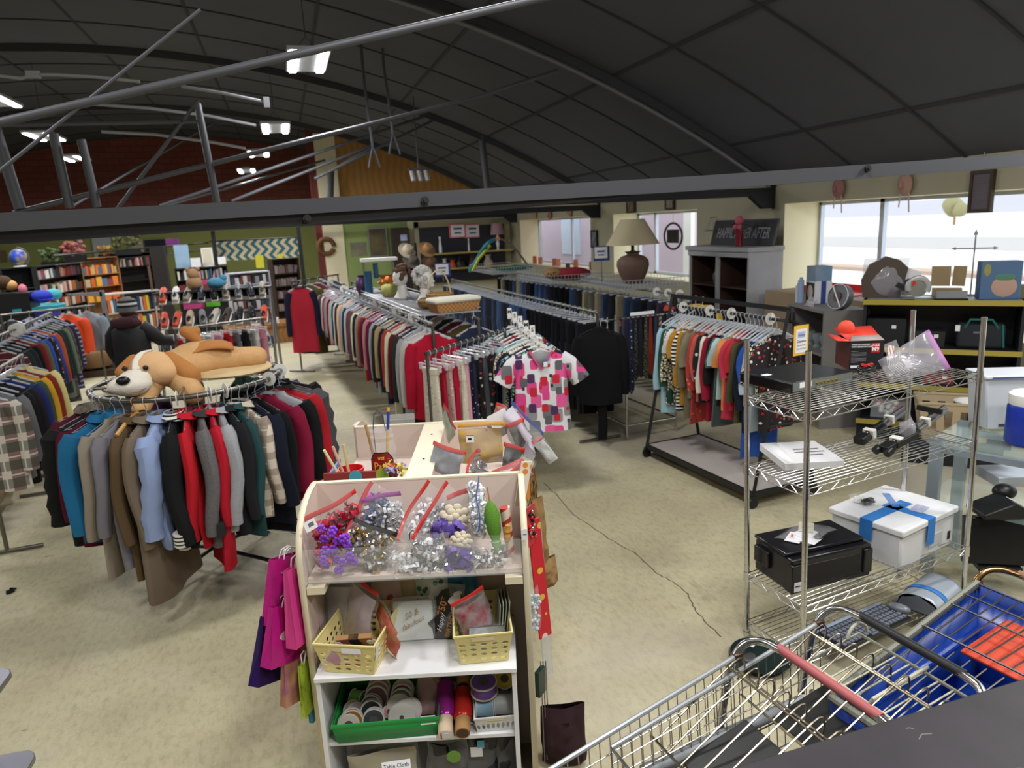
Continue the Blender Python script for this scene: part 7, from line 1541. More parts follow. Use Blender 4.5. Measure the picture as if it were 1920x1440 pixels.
def board(kind, label, cat, px0, py0, px1, py1, D, m, th=.03, frame=None, **k):
    a, b_ = AT(px0, py0, D), AT(px1, py1, D); c = (a + b_) / 2; w = abs(b_.x - a.x) / math.cos(R(0)); h = abs(a.z - b_.z)
    o = solo(kind, MB().box((0, 0, 0), (w, th, h)), m, label, cat, c, **k)
    if frame: part('frame', MB().box((0, .004, h / 2), (w + .04, th + .01, .03)).box((0, .004, -h / 2), (w + .04, th + .01, .03)).box((w / 2, .004, 0), (.03, th + .01, h)).box((-w / 2, .004, 0), (.03, th + .01, h)), frame, o)
    return o
board('canvas', 'sky blue canvas leaning above the black bookshelf', 'painting', 326, 460, 357, 502, 18.2, mat('sky_canvas', '#7fa8d0', .7, col2='#a9c4d6', pat='noise', scale=3))
board('framed_print', 'white framed print with a small red motif', 'picture', 378, 466, 400, 498, 18.4, mat('print_cream', '#d6cdb8', .7), frame=M_PAPER)
for i, (a, b_, c, d, lb) in enumerate(((357, 484, 377, 500, 'white shop card below the blue canvas'), (408, 482, 424, 495, 'white shop card at the left foot of the chevron rug'), (478, 479, 496, 502, 'yellow paper sign hanging below the chevron rug, left of two'), (521, 476, 532, 497, 'yellow paper sign below the chevron rug, right of two'))):
    board('shop_card', lb, 'sign', a, b_, c, d, 18.15 + .25 * i if i < 2 else (20.37, 20.2)[i - 2], M_PAPER if i < 2 else mat('yellow_paper', '#d9d23a', .8), th=.006)
rug = thing('chevron_rug', 'cream and teal chevron rug hanging over the far shelves', 'rug', AT(481, 468, 20.4), R(-14)); part('rug', MB().bx((-1.22, -.01, -.27), (1.22, .01, .27)), mat('chevron_weave', '#c9bd9c', .95, col2='#3a6670', pat='chevron', scale=4.2, amt=.5), rug); part('hanging_bar', MB().cyl((-1.3, 0, .29), (1.3, 0, .29), .02), M_BLACKM, rug)
for px, lb in ((400, 'left'), (561, 'right')): q = AT(px, 445, 20); solo('display_post', MB().bx((-.05, -.05, 0), (.05, .05, 2.6)), M_BLACKM, 'black upright post at the %s end of the chevron rug' % lb, 'post', (q.x, q.y, 0))
rl = AT(100, 480, 15.5); q = AT(390, 455, 20); d = q - rl; solo('shelf_guard_rail', MB().cyl((0, 0, 0), d, .02).cyl((0, 0, -.2), d + Vector((0, 0, -.2)), .012), M_BLACKM, 'black guard rail running above the far bookcases', 'rail', rl)
board('purple_lampshade', 'round purple lampshade above the far bookshelves', 'lampshade', 312, 448, 335, 460, 19, mat('purple_shade', '#6a2a6e', .8), th=.3)
for i, (a, b_, c, d, m, lb) in enumerate(((246, 450, 272, 490, '#8f8a7e', 'pale patterned canvas behind the dried bouquet'), (272, 450, 312, 478, '#2a2a38', 'dark starry canvas behind the bookcases'), (145, 446, 160, 492, '#b9c4cc', 'pale panel between the olive wall strips, left'), (174, 446, 212, 490, '#b9c0c6', 'pale panel between the olive wall strips, right'), (0, 470, 12, 490, '#7a6a52', 'brown picture at the far left edge of the green wall'), (285, 462, 330, 628, '#231f1e', 'tall black cabinet beside the blue canvas'), (283, 497, 309, 722, '#5f4630', 'brown wooden wall box near the shoe rack'))):
    board('canvas' if i < 5 else 'cabinet', lb, 'panel' if i < 5 else 'cabinet', a, b_, c, d, (27.9 * FPX / ray((a + c) / 2, (b_ + d) / 2).y if i < 5 else (17, 15)[i - 5]), mat('panel_%d' % i, m, .8, col2='#cfc8ba' if i == 0 else m, pat='noise' if i == 0 else None, scale=4), th=.05 if i < 5 else .3)
pl = thing('paddling_pool', 'turquoise and blue paddling pool tub on the left display table', 'tub', AT(55, 596, 12.2)); part('tub', MB().lathe([(.3, -.03), (.42, .0), (.46, .16), (.42, .16), (.38, .02), (0, .0)], 28, sx=1.1), mat('tub_blue', '#2434a0', .4), pl); part('rim', MB().lathe([(.43, .13), (.52, .15), (.52, .2), (.43, .2)], 28, sx=1.1), mat('tub_turquoise', '#2aa0b0', .4), pl)
q = AT(40, 612, 12.3); solo('display_table', MB().bx((-.9, -.5, q.z - .08), (.6, .5, q.z)).bx((-.85, -.45, 0), (-.78, .45, q.z - .08)).bx((.5, -.45, 0), (.57, .45, q.z - .08)), m_oak, 'wooden display table under the paddling pool', 'table', (q.x, q.y, 0))
solo('plastic_bin', MB().bx((-.35, -.2, 0), (.2, .2, .2)), mat('grey_bin', '#8d8f90', .5), 'grey plastic bin on the wooden display table', 'bin', (q.x - .3, q.y - .2, q.z)); deco('knit_cap', 'bright blue cap lying on top of the small jackets', 'cap', 78, 556, 11.9, MB().ell((0, 0, 0), (.17, .14, .11), 14, 9).box((.1, -.12, -.05), (.2, .16, .02)), mat('bright_blue_cap', '#2438b0', .8)); deco('teal_hood', 'turquoise soft hat behind the blue cap', 'hat', 100, 552, 12.4, MB().ell((0, 0, 0), (.14, .12, .1), 14, 9), mat('turquoise_cap', '#4aa5ac', .8))
solo('toy_crate', MB().bx((-.3, -.25, 0), (.3, .25, 1.68)), M_BLACKP, 'dark crate stack under the doll at the left edge', 'crate', (AT(20, 535, 11.8).x, AT(20, 535, 11.8).y, 0)); deco('doll', 'small doll with brown hair and pink skirt at the left edge', 'doll', 20, 535, 11.8, MB().ell((-.1, 0, .05), (.14, .1, .12), 12, 8, m=0).ell((.0, 0, 0), (.1, .08, .09), 12, 8, m=1).ell((.16, 0, -.08), (.07, .06, .09), 12, 8, m=2), [mat('doll_hair', '#4a3524', .9), mat('doll_skin', '#c99a5a', .7), mat('doll_pink', '#d97a8c', .8)])
tb = thing('coffee_table', 'brown wooden table with white top behind the shopper', 'table', P(180, 700, .0) + Vector((0, .4, 0)), R(-8))
for x in (-.42, .42):
    for y in (-.3, .3): part('leg', MB().bx((x - .05, y - .05, 0), (x + .05, y + .05, .5)), mat('red_brown_wood', '#4f3024', .6), tb)
part('apron', MB().bx((-.47, -.34, .42), (.47, .34, .5)), mat('red_brown_wood', '#4f3024', .6), tb); part('table_top', MB().bx((-.5, -.38, .5), (.5, .38, .54)), mat('pale_top', '#a9a7a2', .5), tb)
solo('green_table', MB().bx((-.5, -.3, .56), (.4, .3, .6)).bx((-.05, -.05, 0), (.05, .05, .56)), mat('dark_teal_table', '#2c4a42', .6), 'dark green pedestal table behind the coats at left', 'table', P(175, 660, 0) + Vector((-.2, .3, 0)))
sh = thing('shoe_display', 'slanted black shoe display with neon pink and green size signs', 'shoe rack', (-1.05, 11.3, 0), R(-4)); mst = mat('shoe_shelf', '#2a2a2e', .5)
for s in (-1, 1): part('end_frame', MB().tube([(s * .78, -.5, 0), (s * .78, -.1, 1.66), (s * .78, .1, 1.66), (s * .78, .5, 0)], .02, 8), M_STEEL, sh)
lev = ((.5, -.46), (.88, -.34), (1.24, -.24), (1.58, -.1))
part('top_board', MB().box((0, 0, 1.67), (1.6, .3, .02)), mst, sh)
for z, y in lev: part('slanted_shelf', MB().box((0, y + .06, z), (1.56, .24, .012), rot=(R(32), 0, 0)), mst, sh); part('price_rail', MB().box((0, y - .05, z - .05), (1.56, .01, .05)), M_STEEL, sh)
SHM = {}
def shoe(label, loc, rot, c, sole='#d8d6d0', k=1.):
    b = part('shoe', MB().tube([(0, -.12, .035), (0, -.05, .05), (0, .03, .045), (0, .10, .032), (0, .145, .025)], [.034, .044, .042, .04, .02], 10, ell=.9), mat('shoe_' + c.strip('#'), c, .6)); b.location = loc; b.rotation_euler = rot; b.scale = (k, k, k); tag(b, label, 'shoe')
    part('sole', MB().tube([(0, -.13, .008), (0, 0, .012), (0, .15, .01)], [.036, .042, .026], 10, ell=.28, up=(1, 0, 0)), mat('sole_' + sole.strip('#'), sole, .7), b)
    part('opening', MB().ell((0, -.065, .088), (.024, .05, .012), 10, 6), M_BLACKP, b); return b
SC_ = ['#1c1d20', '#b9b4a6', '#7d8086', '#c9c7c2', '#8a2038', '#2a2c3a', '#d8553a', '#4a3a30', '#e0ddd6', '#9a9184', '#17171a', '#8f9aa8', '#c0a890']
rs = random.Random(3); M = Matrix.Translation(sh.location) @ Matrix.Rotation(R(-4), 4, 'Z')
for li, (z, y) in enumerate(lev):
    for i in range(9):
        c = rs.choice(SC_); x = -.68 + i * .17
        shoe('%s shoe on the %s row of the shoe display, %s from the left' % (cname(c), ['lowest', 'second lowest', 'second highest', 'highest'][li], ordn(i)), M @ Vector((x, y + .05, z + .02)), (R(32), 0, R(-4 + rs.uniform(-14, 14))), c, k=1.3)
for a, b_, c, d, m, lb, tx in ((343, 562, 384, 578, '#e0559a', 'neon pink size sign at the front of the shoe display', '9½ WOMENS'), (385, 556, 413, 574, '#6fdc3a', 'neon green size sign at the front of the shoe display', 'WOMENS'), (367, 525, 392, 533, '#d9507f', 'pink size sign at the top of the shoe display', ''), (394, 522, 412, 531, '#6fc23a', 'green size sign at the top of the shoe display', '')):
    o = board('size_sign', lb, 'sign', a, b_, c, d, 10.75 if b_ > 540 else 11.2, mat('neon_' + m.strip('#'), m, .7), th=.006)
    if tx: part('sign_letters', MB().text(tx, .05, (0, -.005, .02), (PI / 2, 0, 0), depth=.0005, bold=True), M_INK, o)
solo('plush_toy', MB().ell((0, 0, 0), (.11, .09, .1), 12, 8).ell((0, 0, .13), (.09, .08, .08), 12, 8).ell((-.07, 0, .2), .03, 8, 6).ell((.07, 0, .2), .03, 8, 6), mat('bear_tan', '#b08a68', .95), 'tan plush bear sitting on top of the shoe display', 'plush toy', (-1.3, 11.3, 1.785)); solo('plush_toy', MB().ell((0, 0, 0), (.14, .1, .08), 12, 8).ell((.1, 0, .07), .05, 8, 6), mat('plush_blue', '#4f90b0', .95), 'blue plush toy on top of the shoe display', 'plush toy', (-1.0, 11.3, 1.765))
straight_rack('clothes_rack', 'chrome rack with clip hangers in front of the shoe display', 'clothes rack', (-1.35, 9.1), (-.35, 9.6), 1.38)
rr = random.Random(5)
for i in range(10): trousers('baby_trousers', '%s small trousers on the clip rack before the shoe display, %s from the left' % (['red', 'grey', 'black', 'white', 'pink'][i % 5], ordn(i)), 'clothing', fab(['#a8202c', '#6a6c72', '#222226', '#c9c7c4', '#c98a98'][i % 5]), (-1.3 + i * .1, 9.12 + i * .05, 1.38), R(-60), rr, L=.45, W=.12, th=.03, drop=.13)
q = P(440, 652, .0); pn = solo('plinth', MB().bx((-.1, 0, 0), (2.0, .8, .38)).bx((-.15, -.05, .38), (2.05, .85, .45)), m_oak, 'long pale oak plinth under the white media shelf', 'plinth', (q.x, q.y, 0), R(8))
mw = mat('white_media_paint', '#b9bcc6', .6); bookcase('the white media shelf', AT(428, 512, 15.9), AT(505, 512, 16.4), 1.62, .3, (1.35, 1.06, .78, .5), mw, (9, 9, 8, 8), label='white media shelf standing on the oak plinth', pal=['#2a2c34', '#8a8c96', '#6a3a3a', '#c9c7cf', '#3a4a5a'], bh=(.15, .2))
bookcase('the dark media shelf', AT(512, 500, 17), AT(560, 496, 17.4), 1.85, .3, (1.5, 1.2, .9, .6), m_dwd, (8, 8, 8, 8), label='dark wooden media shelf left of the red strip of wall', pal=['#8a7a7c', '#b0a6a6', '#6a4a4a', '#a99a90'], bh=(.16, .2))
for i, (px, lb) in enumerate(((347, 'x'), (436, 'left'), (468, 'right'))):
    if i: solo('small_card', MB().box((0, 0, .07), (.2, .01, .14)), M_PAPER, 'white card on the oak plinth edge, %s of two' % lb, 'card', (q.x + .1 + .4 * i, q.y + .06 + .05 * i, .45))
def onshelf(y, k=.5): return Vector((shx(y, k), y, 1.568))
def mann(label, y, k, hairm, face, rot):
    b = thing('mannequin_head', label, 'mannequin head', onshelf(y, k), rot); mf = mat('mannequin_white', '#dcdad6', .5)
    part('head', MB().lathe([(.1, 0), (.11, .02), (.075, .07), (.052, .12), (.055, .16), (.05, .17)], 20).ell((0, -.015, .26), (.075, .095, .115), 18, 14).ell((0, -.1, .245), (.014, .022, .024), 8, 6).ell((0, -.085, .2), (.03, .03, .022), 10, 6), mf, b)
    mb = MB(); rr = random.Random(int(y * 9))
    for i in range(60): a, p_ = rr.uniform(0, 2 * PI), rr.uniform(0, 1.9); v = Vector((.095 * math.sin(p_) * math.cos(a), .02 + .11 * math.sin(p_) * math.sin(a), .275 + .13 * math.cos(p_)));  (mb.ell(v, .03, 6, 4) if v.y > -.07 or v.z > .33 else None)
    part('wig', mb, hairm, b)
mann('white mannequin head with curly brown wig on the wire shelf', 8.75, .45, mat('brown_curls', '#5f4636', .95), 1, R(-70)); mann('white mannequin head with silver bob wig on the wire shelf', 8.0, .62, mat('silver_wig', '#b9bab6', .8), 1, R(60))
b = thing('lime_pumpkin', 'pale lime pumpkin with orange silk leaves on the wire shelf', 'pumpkin', onshelf(9.2, .32)); mb = MB()
for k in range(8): mb.ell((.05 * math.cos(k * PI / 4), .05 * math.sin(k * PI / 4), .08), (.06, .06, .085), 10, 8)
part('pumpkin', mb, mat('lime_skin', '#b3b36a', .6), b); part('silk_leaves', ribbons(18, (.2, .15, .06), .04, random.Random(2), w=.025), mat('orange_silk', '#c9762a', .7), b).location = (0, 0, .2)
deco('purple_vase', 'dark purple vase beside the lime pumpkin', 'vase', 678, 540, 9.9, MB().lathe([(.04, -.1), (.08, .0), (.07, .1), (.04, .15), (.05, .18)], 18), mat('purple_glaze', '#3f2a50', .3))
tr = thing('trinket_tower', 'stack of amber dishes and blue bottles under a white tray on the wire shelf', 'trinkets', onshelf(9.9, .4)); part('white_tray', MB().bx((-.24, -.12, .43), (.24, .12, .47)), M_WHITEP, tr); part('blue_bottle', MB().cyl((-.16, 0, 0), (-.16, 0, .3), .05).cyl((-.05, 0, .2), (-.05, 0, .4), .035), mat('blue_glass_bottle', '#2a5a80', .3), tr); part('amber_dish', MB().lathe([(.06, 0), (.13, .05), (.14, .06), (.06, .09), (.12, .13), (.13, .14), (.05, .18), (.11, .24)], 18, c=(.08, 0, 0)), mat('amber_dish', '#a8743c', .5), tr); [part('tray_stand', MB().cyl((x, .08, 0), (x, .08, .43), .012), M_STEEL, tr) for x in (-.2, .2)]
mwk = mat('honey_wicker', '#b08a56', .9, col2='#8f6c3e', pat='weave', scale=60)
b = thing('wicker_basket', 'wicker basket with a tall white hooped handle on the wire shelf', 'basket', onshelf(7.65, .75)); part('basket_body', MB().lathe([(.1, 0), (.13, .02), (.15, .13), (.14, .14), (.12, .02), (0, .015)], 24), mwk, b); part('hoop_handle', MB().tube(arc((0, 0, .1), .14, 0, 180, 14, 'xz')[:1] + [(x * .9, y, .1 + (z - .1) * 2.0) for x, y, z in arc((0, 0, .1), .14, 0, 180, 14, 'xz')], .008, 6), mat('pale_cane', '#c9b78c', .7), b)
b = thing('wicker_tray', 'flat rectangular wicker tray basket beside the hooped basket', 'basket', onshelf(7.55, 1.02), R(10)); part('basket_body', MB().prism([(-.14, 0), (.14, 0), (.17, .1), (-.17, .1)], -.1, .1), mwk, b)
b = thing('bread_basket', 'long wicker basket with a cream cloth lining nearest on the wire shelf', 'basket', onshelf(7.1, .72), R(12)); part('basket_body', MB().prism([(-.22, 0), (.22, 0), (.245, .1), (-.245, .1)], -.12, .12), mat('ginger_wicker', '#b0804c', .9, col2='#8a6038', pat='weave', scale=45), b); part('cloth_lining', MB().bx((-.26, -.135, .085), (.26, .135, .14)), mat('cream_lining', '#ddd9c9', .9), b, bevel=.025)
b = thing('small_basket', 'small round dark straw basket left of the lined bread basket', 'basket', onshelf(7.45, .42)); part('basket_body', MB().lathe([(.08, 0), (.13, .03), (.14, .09), (.11, .11), (.1, .03), (0, .02)], 20), mat('dark_straw', '#8a7044', .9, col2='#6a5432', pat='weave', scale=60), b)
o = solo('grey_tulle', film_mesh(.7, .3, .12, 120, .03), mat('grey_sheer', '#7d7f86', .7, alpha=.6), 'grey sheer fabric heaped on the wire shelf', 'fabric', onshelf(8.4, .5) + Vector((0, 0, -.02)), (R(80), 0, R(95)), clean=False)
ht = thing('hat_stand', 'dark hat stand loaded with felt and straw hats near the green panel', 'hat stand', (2.75, 15.8, 0)); part('post', MB().cyl((0, 0, 0), (0, 0, 2.1), .03), M_BLACKM, ht); part('foot', MB().lathe([(.25, 0), (.22, .03), (.03, .06)], 16), M_BLACKM, ht)
for i, (x, z, c, nm) in enumerate(((-.2, 1.95, '#c9bca6', 'cream felt hat'), (-.12, 1.72, '#6a6660', 'grey tweed cap'), (.24, 1.95, '#a8835c', 'large tan straw hat'), (.3, 1.65, '#6b5040', 'brown felt hat'), (-.02, 1.45, '#1c1c1e', 'black felt hat'), (.2, 1.35, '#4a3a34', 'dark brown hat'))):
    solo('hat', MB().lathe([(0, .14), (.07, .135), (.1, .09), (.11, .0), (.2, -.015), (.2, -.005)], 20), fab(c), nm + ' on the hat stand', 'hat', (2.75 + x, 15.72, z), (R(55), 0, R(20)))
def pic(label, x0, x1, z0, z1, m, fr, Y=22.33): o = solo('painting', MB().bx((x0, Y - .03, z0), (x1, Y, z1)), m, label, 'painting'); part('frame', MB().bx((x0 - .04, Y - .045, z0 - .04), (x0, Y, z1 + .04)).bx((x1, Y - .045, z0 - .04), (x1 + .04, Y, z1 + .04)).bx((x0, Y - .045, z0 - .04), (x1, Y, z0)).bx((x0, Y - .045, z1), (x1, Y, z1 + .04)), fr, o)
pic('landscape painting with blue sky and golden field on the green panel', 2.5, 3.0, 1.65, 2.45, mat('landscape', '#26344a', .6, col2='#8a7a3a', pat='noise', scale=2.2), M_STEEL)
board('mountain_picture', 'dark mountain picture leaning below the green panel', 'picture', 655, 455, 690, 480, 20, mat('mountain', '#4a4f4a', .7, col2='#8a8468', pat='noise', scale=3)); solo('dark_cabinet', MB().bx((3.15, 22.05, 0), (3.68, 22.35, 2.45)), mat('dark_brown_wood', '#3b322c', .6), 'dark brown cabinet between the green panel and the black display', 'cabinet'); board('shop_card', 'small pale blue card above the hats', 'sign', 750, 440, 764, 451, 15.4, mat('pale_blue_card', '#aeb6e0', .7), th=.006)
deco('dried_wreath', 'brown dried wreath hanging on the cream column', 'wreath', 612, 462, 22.0, MB().tube(arc((0, 0, 0), .22, 0, 340, 20, 'xz'), .07, 8), mat('dry_twigs', '#6a4a30', .95, bump=.6, bscale=20)).location = PY(612, 462, 22.275)
def cube(name, label, cat, lo, hi, m, rot=0, bevel=.004, group=None):
    c = Vector([(a + b_) / 2 for a, b_ in zip(lo, hi)]); return solo(name, MB().box((0, 0, 0), [b_ - a for a, b_ in zip(lo, hi)]), m, label, cat, c, rot, bevel=bevel, group=group)
def tray(label, lo, hi, z):
    mb = MB(); x0, y0 = lo; x1, y1 = hi; n = 16
    for k in (0, .06, .12):
        mb.tube([(x0, y0, z + k), (x1, y0, z + k), (x1, y1, z + k), (x0, y1, z + k)], .004, 5, closed=True)
    for i in range(n + 1):
        x = lerp(x0, x1, i / n); mb.tube([(x, y0, z + .12), (x, y0, z), (x, y1, z), (x, y1, z + .12)], .003, 4)
        y = lerp(y0, y1, i / n); mb.tube([(x0, y, z + .12), (x0, y, z), (x1, y, z), (x1, y, z + .12)], .003, 4)
    return solo('wire_tray', mb, m_wirehang, label, 'wire tray')
tray('white wire tray carrying the tall table lamp', (4.25, 8.6), (5.15, 10.1), 1.47); tray('white wire tray carrying the red cushion', (3.85, 10.3), (4.75, 12.0), 1.47); tray('white wire tray below the baby gym arch', (3.75, 13.2), (4.6, 15.0), 1.47)
lp = thing('table_lamp', 'large table lamp with brown ribbed urn base and cream shade', 'lamp', (4.78, 9.4, 1.475))
part('urn_base', MB().lathe([(.13, 0), (.14, .02), (.20, .14), (.235, .26), (.225, .33), (.17, .385), (.09, .41), (.085, .43), (.12, .455), (.05, .45), (.04, .47)], 32), mat('ribbed_urn', '#5b4a40', .7, col2='#6d5348', pat='sz', scale=60, amt=.5), lp)
part('neck', MB().cyl((0, 0, .46), (0, 0, .58), .025), mat('dark_brass', '#3a3228', .4, .6), lp); part('lamp_shade', MB().lathe([(.38, .555), (.165, .91)], 40), mat('cream_shade', '#b5a98c', .85), lp, solid=.004, clean=False)
solo('brown_vase', MB().lathe([(.05, 0), (.1, .08), (.11, .18), (.07, .26), (.05, .27)], 20), mat('brown_vase', '#4f443e', .6), 'small brown vase behind the tall lamp', 'vase', (5.1, 9.95, 1.48))
cu_ = thing('cushion', 'red cushion with a leopard print side in the wire tray', 'cushion', (4.3, 10.75, 1.58), R(-30)); part('red_face', MB().ell((.08, 0, 0), (.3, .2, .1), 20, 10), mat('crimson_velvet', '#7d1424', .9), cu_); part('leopard_side', MB().ell((-.2, .02, .01), (.2, .19, .095), 18, 10), mat('brown_leopard', '#8a6a44', .9, col2='#2a1c14', pat='dots', scale=22, amt=.3), cu_)
def signstand(label, px, py, D, w, h, edge, foot=1.5):
    p = AT(px, py, D); b = thing('shop_sign', label, 'sign', p, R(-14)); part('sign_edge', MB().box((0, 0, 0), (w, .01, h)), edge, b); part('sign_paper', MB().box((-.01, -.007, .01), (w * .8, .004, h * .75)), M_PAPER, b)
    part('sign_print', MB().box((-.01, -.0095, h * .14), (w * .5, .002, h * .1)).box((-.01, -.0095, -h * .1), (w * .4, .002, h * .07)), mat('blue_ink', '#34427c', .8), b)
    if foot: part('sign_stem', MB().cyl((0, .01, -h / 2), (0, .01, foot - p.z), .008), M_CHROME, b)
m_bl = mat('blue_card', '#2c3f8a', .7); m_pk = mat('pink_card', '#d9707c', .7)
signstand('blue bordered shop sign standing left of the tall lamp', 1128, 475, 10.6, .24, .22, m_bl, 1.47); signstand('blue bordered shop sign on the near end of the far trouser rack', 830, 506, 13.4, .30, .26, m_bl, 1.4)
gy = thing('baby_gym', 'turquoise and lime baby gym arch in front of the first window', 'toy', (4.15, 14.1, 1.5), R(-20)); part('arch', MB().tube([(-.62 + 1.24 * i / 14, .25 * math.sin(i), .62 * math.sin(PI * i / 14)) for i in range(8)], .035, 8), mat('gym_teal', '#2f8a96', .7), gy); part('arch', MB().tube([(1.24 * i / 14, 0, .62 * math.sin(PI * (i + 7) / 14)) for i in range(8)], .02, 8), mat('gym_rod', '#6a5a4a', .6), gy); part('lime_strip', MB().tube([(-.55, -.1, 0), (-.4, -.12, .25), (-.15, -.1, .5)], .03, 8), mat('gym_lime', '#b4bc3a', .7), gy); part('play_mat', MB().ell((.3, 0, .02), (.4, .3, .05), 18, 8), mat('gym_green', '#1f5c4c', .8), gy); part('orange_clip', MB().box((0, 0, .62), (.09, .07, .06)), mat('gym_orange', '#c9703a', .6), gy)
ds = thing('slat_display', 'black slatted wall display with pale yellow shelf edges at the back', 'display', (4.0, 22.3, 0)); part('back_board', MB().bx((.0, -.12, .7), (2.75, 0, 2.42)), mat('slate_board', '#2d2e38', .6, col2='#25262f', pat='sz', scale=10, amt=.1), ds); m_ye = mat('pale_yellow_edge', '#b9ab5c', .6)
for z, y in ((1.62, -.45), (1.15, -.5)): part('shelf', MB().bx((.1, y, z - .03), (2.9, -.12, z)), mat('grey_board', '#6b6b74', .6), ds); part('shelf_edge', MB().bx((.1, y - .012, z - .04), (2.9, y, z + .01)), m_ye, ds)
part('frame_post', MB().bx((-.14, -.14, 0), (0, 0, 2.6)).bx((-.14, -.14, 2.42), (2.9, 0, 2.6)), m_cream, ds)
for i, (px, lb) in enumerate(((857, 'left'), (885, 'right'))):
    p = PY(px, 433, 22.1); b = thing('sale_card', 'pink edged sale card on the black display, %s of two' % lb, 'sign', p, R(6 if i else -6)); part('card_edge', MB().box((0, .02, 0), (.5, .012, .42)), m_pk, b); part('card_paper', MB().box((.02, 0.008, 0), (.42, .01, .36)), M_PAPER, b); part('card_letters', MB().box((.02, .002, .07), (.26, .004, .06)).box((.02, .002, -.06), (.22, .004, .04)), mat('blue_ink', '#34427c', .8), b)
for i, (x, z, r, h, m, lb, k) in enumerate(((4.6, 1.62, .05, .5, M_PAPER, 'tall white candlestick on the upper shelf of the black display', 'candlestick'), (5.5, 1.62, .03, .4, M_PAPER, 'slim white candlestick right of the tall one', 'candlestick'), (4.7, 1.15, .09, .3, mat('white_bottle', '#c9ccd0', .4), 'white bottle on the lower shelf of the black display', 'bottle'), (4.95, 1.15, .11, .25, mat('orange_jar', '#c9562a', .5), 'orange jar on the lower shelf of the black display', 'jar'), (5.2, 1.15, .16, .38, M_BLACKP, 'black vase on the lower shelf of the black display', 'vase'), (5.6, 1.15, .14, .38, mat('plum_vase', '#4a2430', .5), 'plum and white vase on the lower shelf', 'vase'), (6.1, 1.15, .14, .34, mat('cream_jar', '#b9ad9a', .6), 'cream jar on the lower shelf behind the gym arch', 'jar'))):
    solo(k, MB().lathe([(r, 0), (r * 1.1, h * .3), (r * .7, h * .6), (r * .5, h * .8), (r * .8, h)], 16), m, lb, k, (x, 21.95, z))
pl_ = thing('pink_lamp', 'small table lamp with a pale pink shade on the black display', 'lamp', (6.45, 21.95, 1.62)); part('lamp_shade', MB().lathe([(.22, .48), (.17, .82)], 24), mat('pale_pink_shade', '#a98a92', .8), pl_, solid=.004, clean=False); part('lamp_base', MB().lathe([(.08, 0), (.03, .05), (.06, .2), (.025, .3), (.04, .48)], 16), M_PAPER, pl_)
for i, (y, c, h, s) in enumerate(((20.4, '#b9572f', .22, 2), (19.9, '#b9705a', .2, 1), (18.75, '#a9604f', .2, 1), (18.45, '#c97f6a', .2, 2), (17.75, '#25302a', .1, 1), (17.2, '#b9674f', .22, 2), (16.2, '#8a5a52', .2, 2), (16.08, '#2a2430', .3, 2), (15.98, '#332530', .36, 3))):
    solo('candle', MB().cyl((0, 0, 0), (0, 0, h), .06, n=14), mat('candle_' + c.strip('#'), c, .6), 'jar candle on the far window sill, %s from the left' % ordn(i), 'candle', (7.12, y, 1.208))
def wallpic(label, px, py, w, h, m, fr): p = PX(px, py, 6.98); o = solo('picture', MB().bx((-.02, -w / 2, -h / 2), (.01, w / 2, h / 2)), m, label, 'picture', p); part('frame', MB().bx((-.035, -w / 2 - .03, h / 2), (.01, w / 2 + .03, h / 2 + .035)).bx((-.035, -w / 2 - .03, -h / 2 - .035), (.01, w / 2 + .03, -h / 2)).bx((-.035, -w / 2 - .03, -h / 2), (.01, -w / 2, h / 2)).bx((-.035, w / 2, -h / 2), (.01, w / 2 + .03, h / 2)), fr, o)
m_dkf = mat('dark_frame', '#3a2c22', .5); wallpic('small dark picture above the middle window, left', 1184, 386, .3, .22, mat('dark_pic', '#4a3c30', .7, col2='#8a7a5a', pat='noise', scale=8), m_dkf); wallpic('small framed flower picture above the middle window, right', 1257, 380, .26, .18, mat('flower_pic', '#8a8470', .7, col2='#4a3a2c', pat='dots', scale=20, amt=.3), m_dkf); wallpic('framed portrait on the pier between the far windows', 1115, 448, .28, .34, mat('portrait_pic', '#8f9296', .7, col2='#3a3c40', pat='noise', scale=6), M_BLACKP); wallpic('dark plaque with a pale text panel hanging at the right window', 1842, 359, .2, .36, mat('plaque_panel', '#6a6268', .7, col2='#59525a', pat='sz', scale=50, amt=.4), m_dkf)
solo('wall_plaque_chain', MB().cyl((0, 0, 0), (0, 0, .35), .004), M_STEEL, 'thin wire holding the dark plaque', 'wire', PX(1842, 335, 6.97))
for i, (px, py, lb) in enumerate(((1003, 402, 'pink face mask on the wall above the far window, left'), (1031, 404, 'dark pink face mask hanging above the far window, middle'), (1068, 397, 'pale face mask above the far window, right'), (1572, 352, 'pale face mask with hanging ribbons above the right window'), (1697, 345, 'pink rimmed face mask above the right window'))):
    b = thing('face_mask', lb, 'mask', PX(px, py, 6.95)); part('mask', MB().ell((0, 0, 0), (.05, .1, .13), 16, 12).ell((-.05, 0, -.01), (.03, .02, .04), 8, 6).ell((-.035, 0, -.06), (.02, .04, .012), 8, 6), mat('mask_%d' % (i % 2), ['#b08a7c', '#9a6a66'][i % 2], .7), b); part('ribbon', MB().cyl((0, -.06, -.1), (0, -.08, -.32), .008, n=5), mat('mask_ribbon', '#b9a9a2', .8), b) if i > 2 else None; part('ribbon', MB().cyl((0, .06, -.1), (0, .07, -.26), .008, n=5), mat('mask_ribbon', '#b9a9a2', .8), b) if i > 2 else None
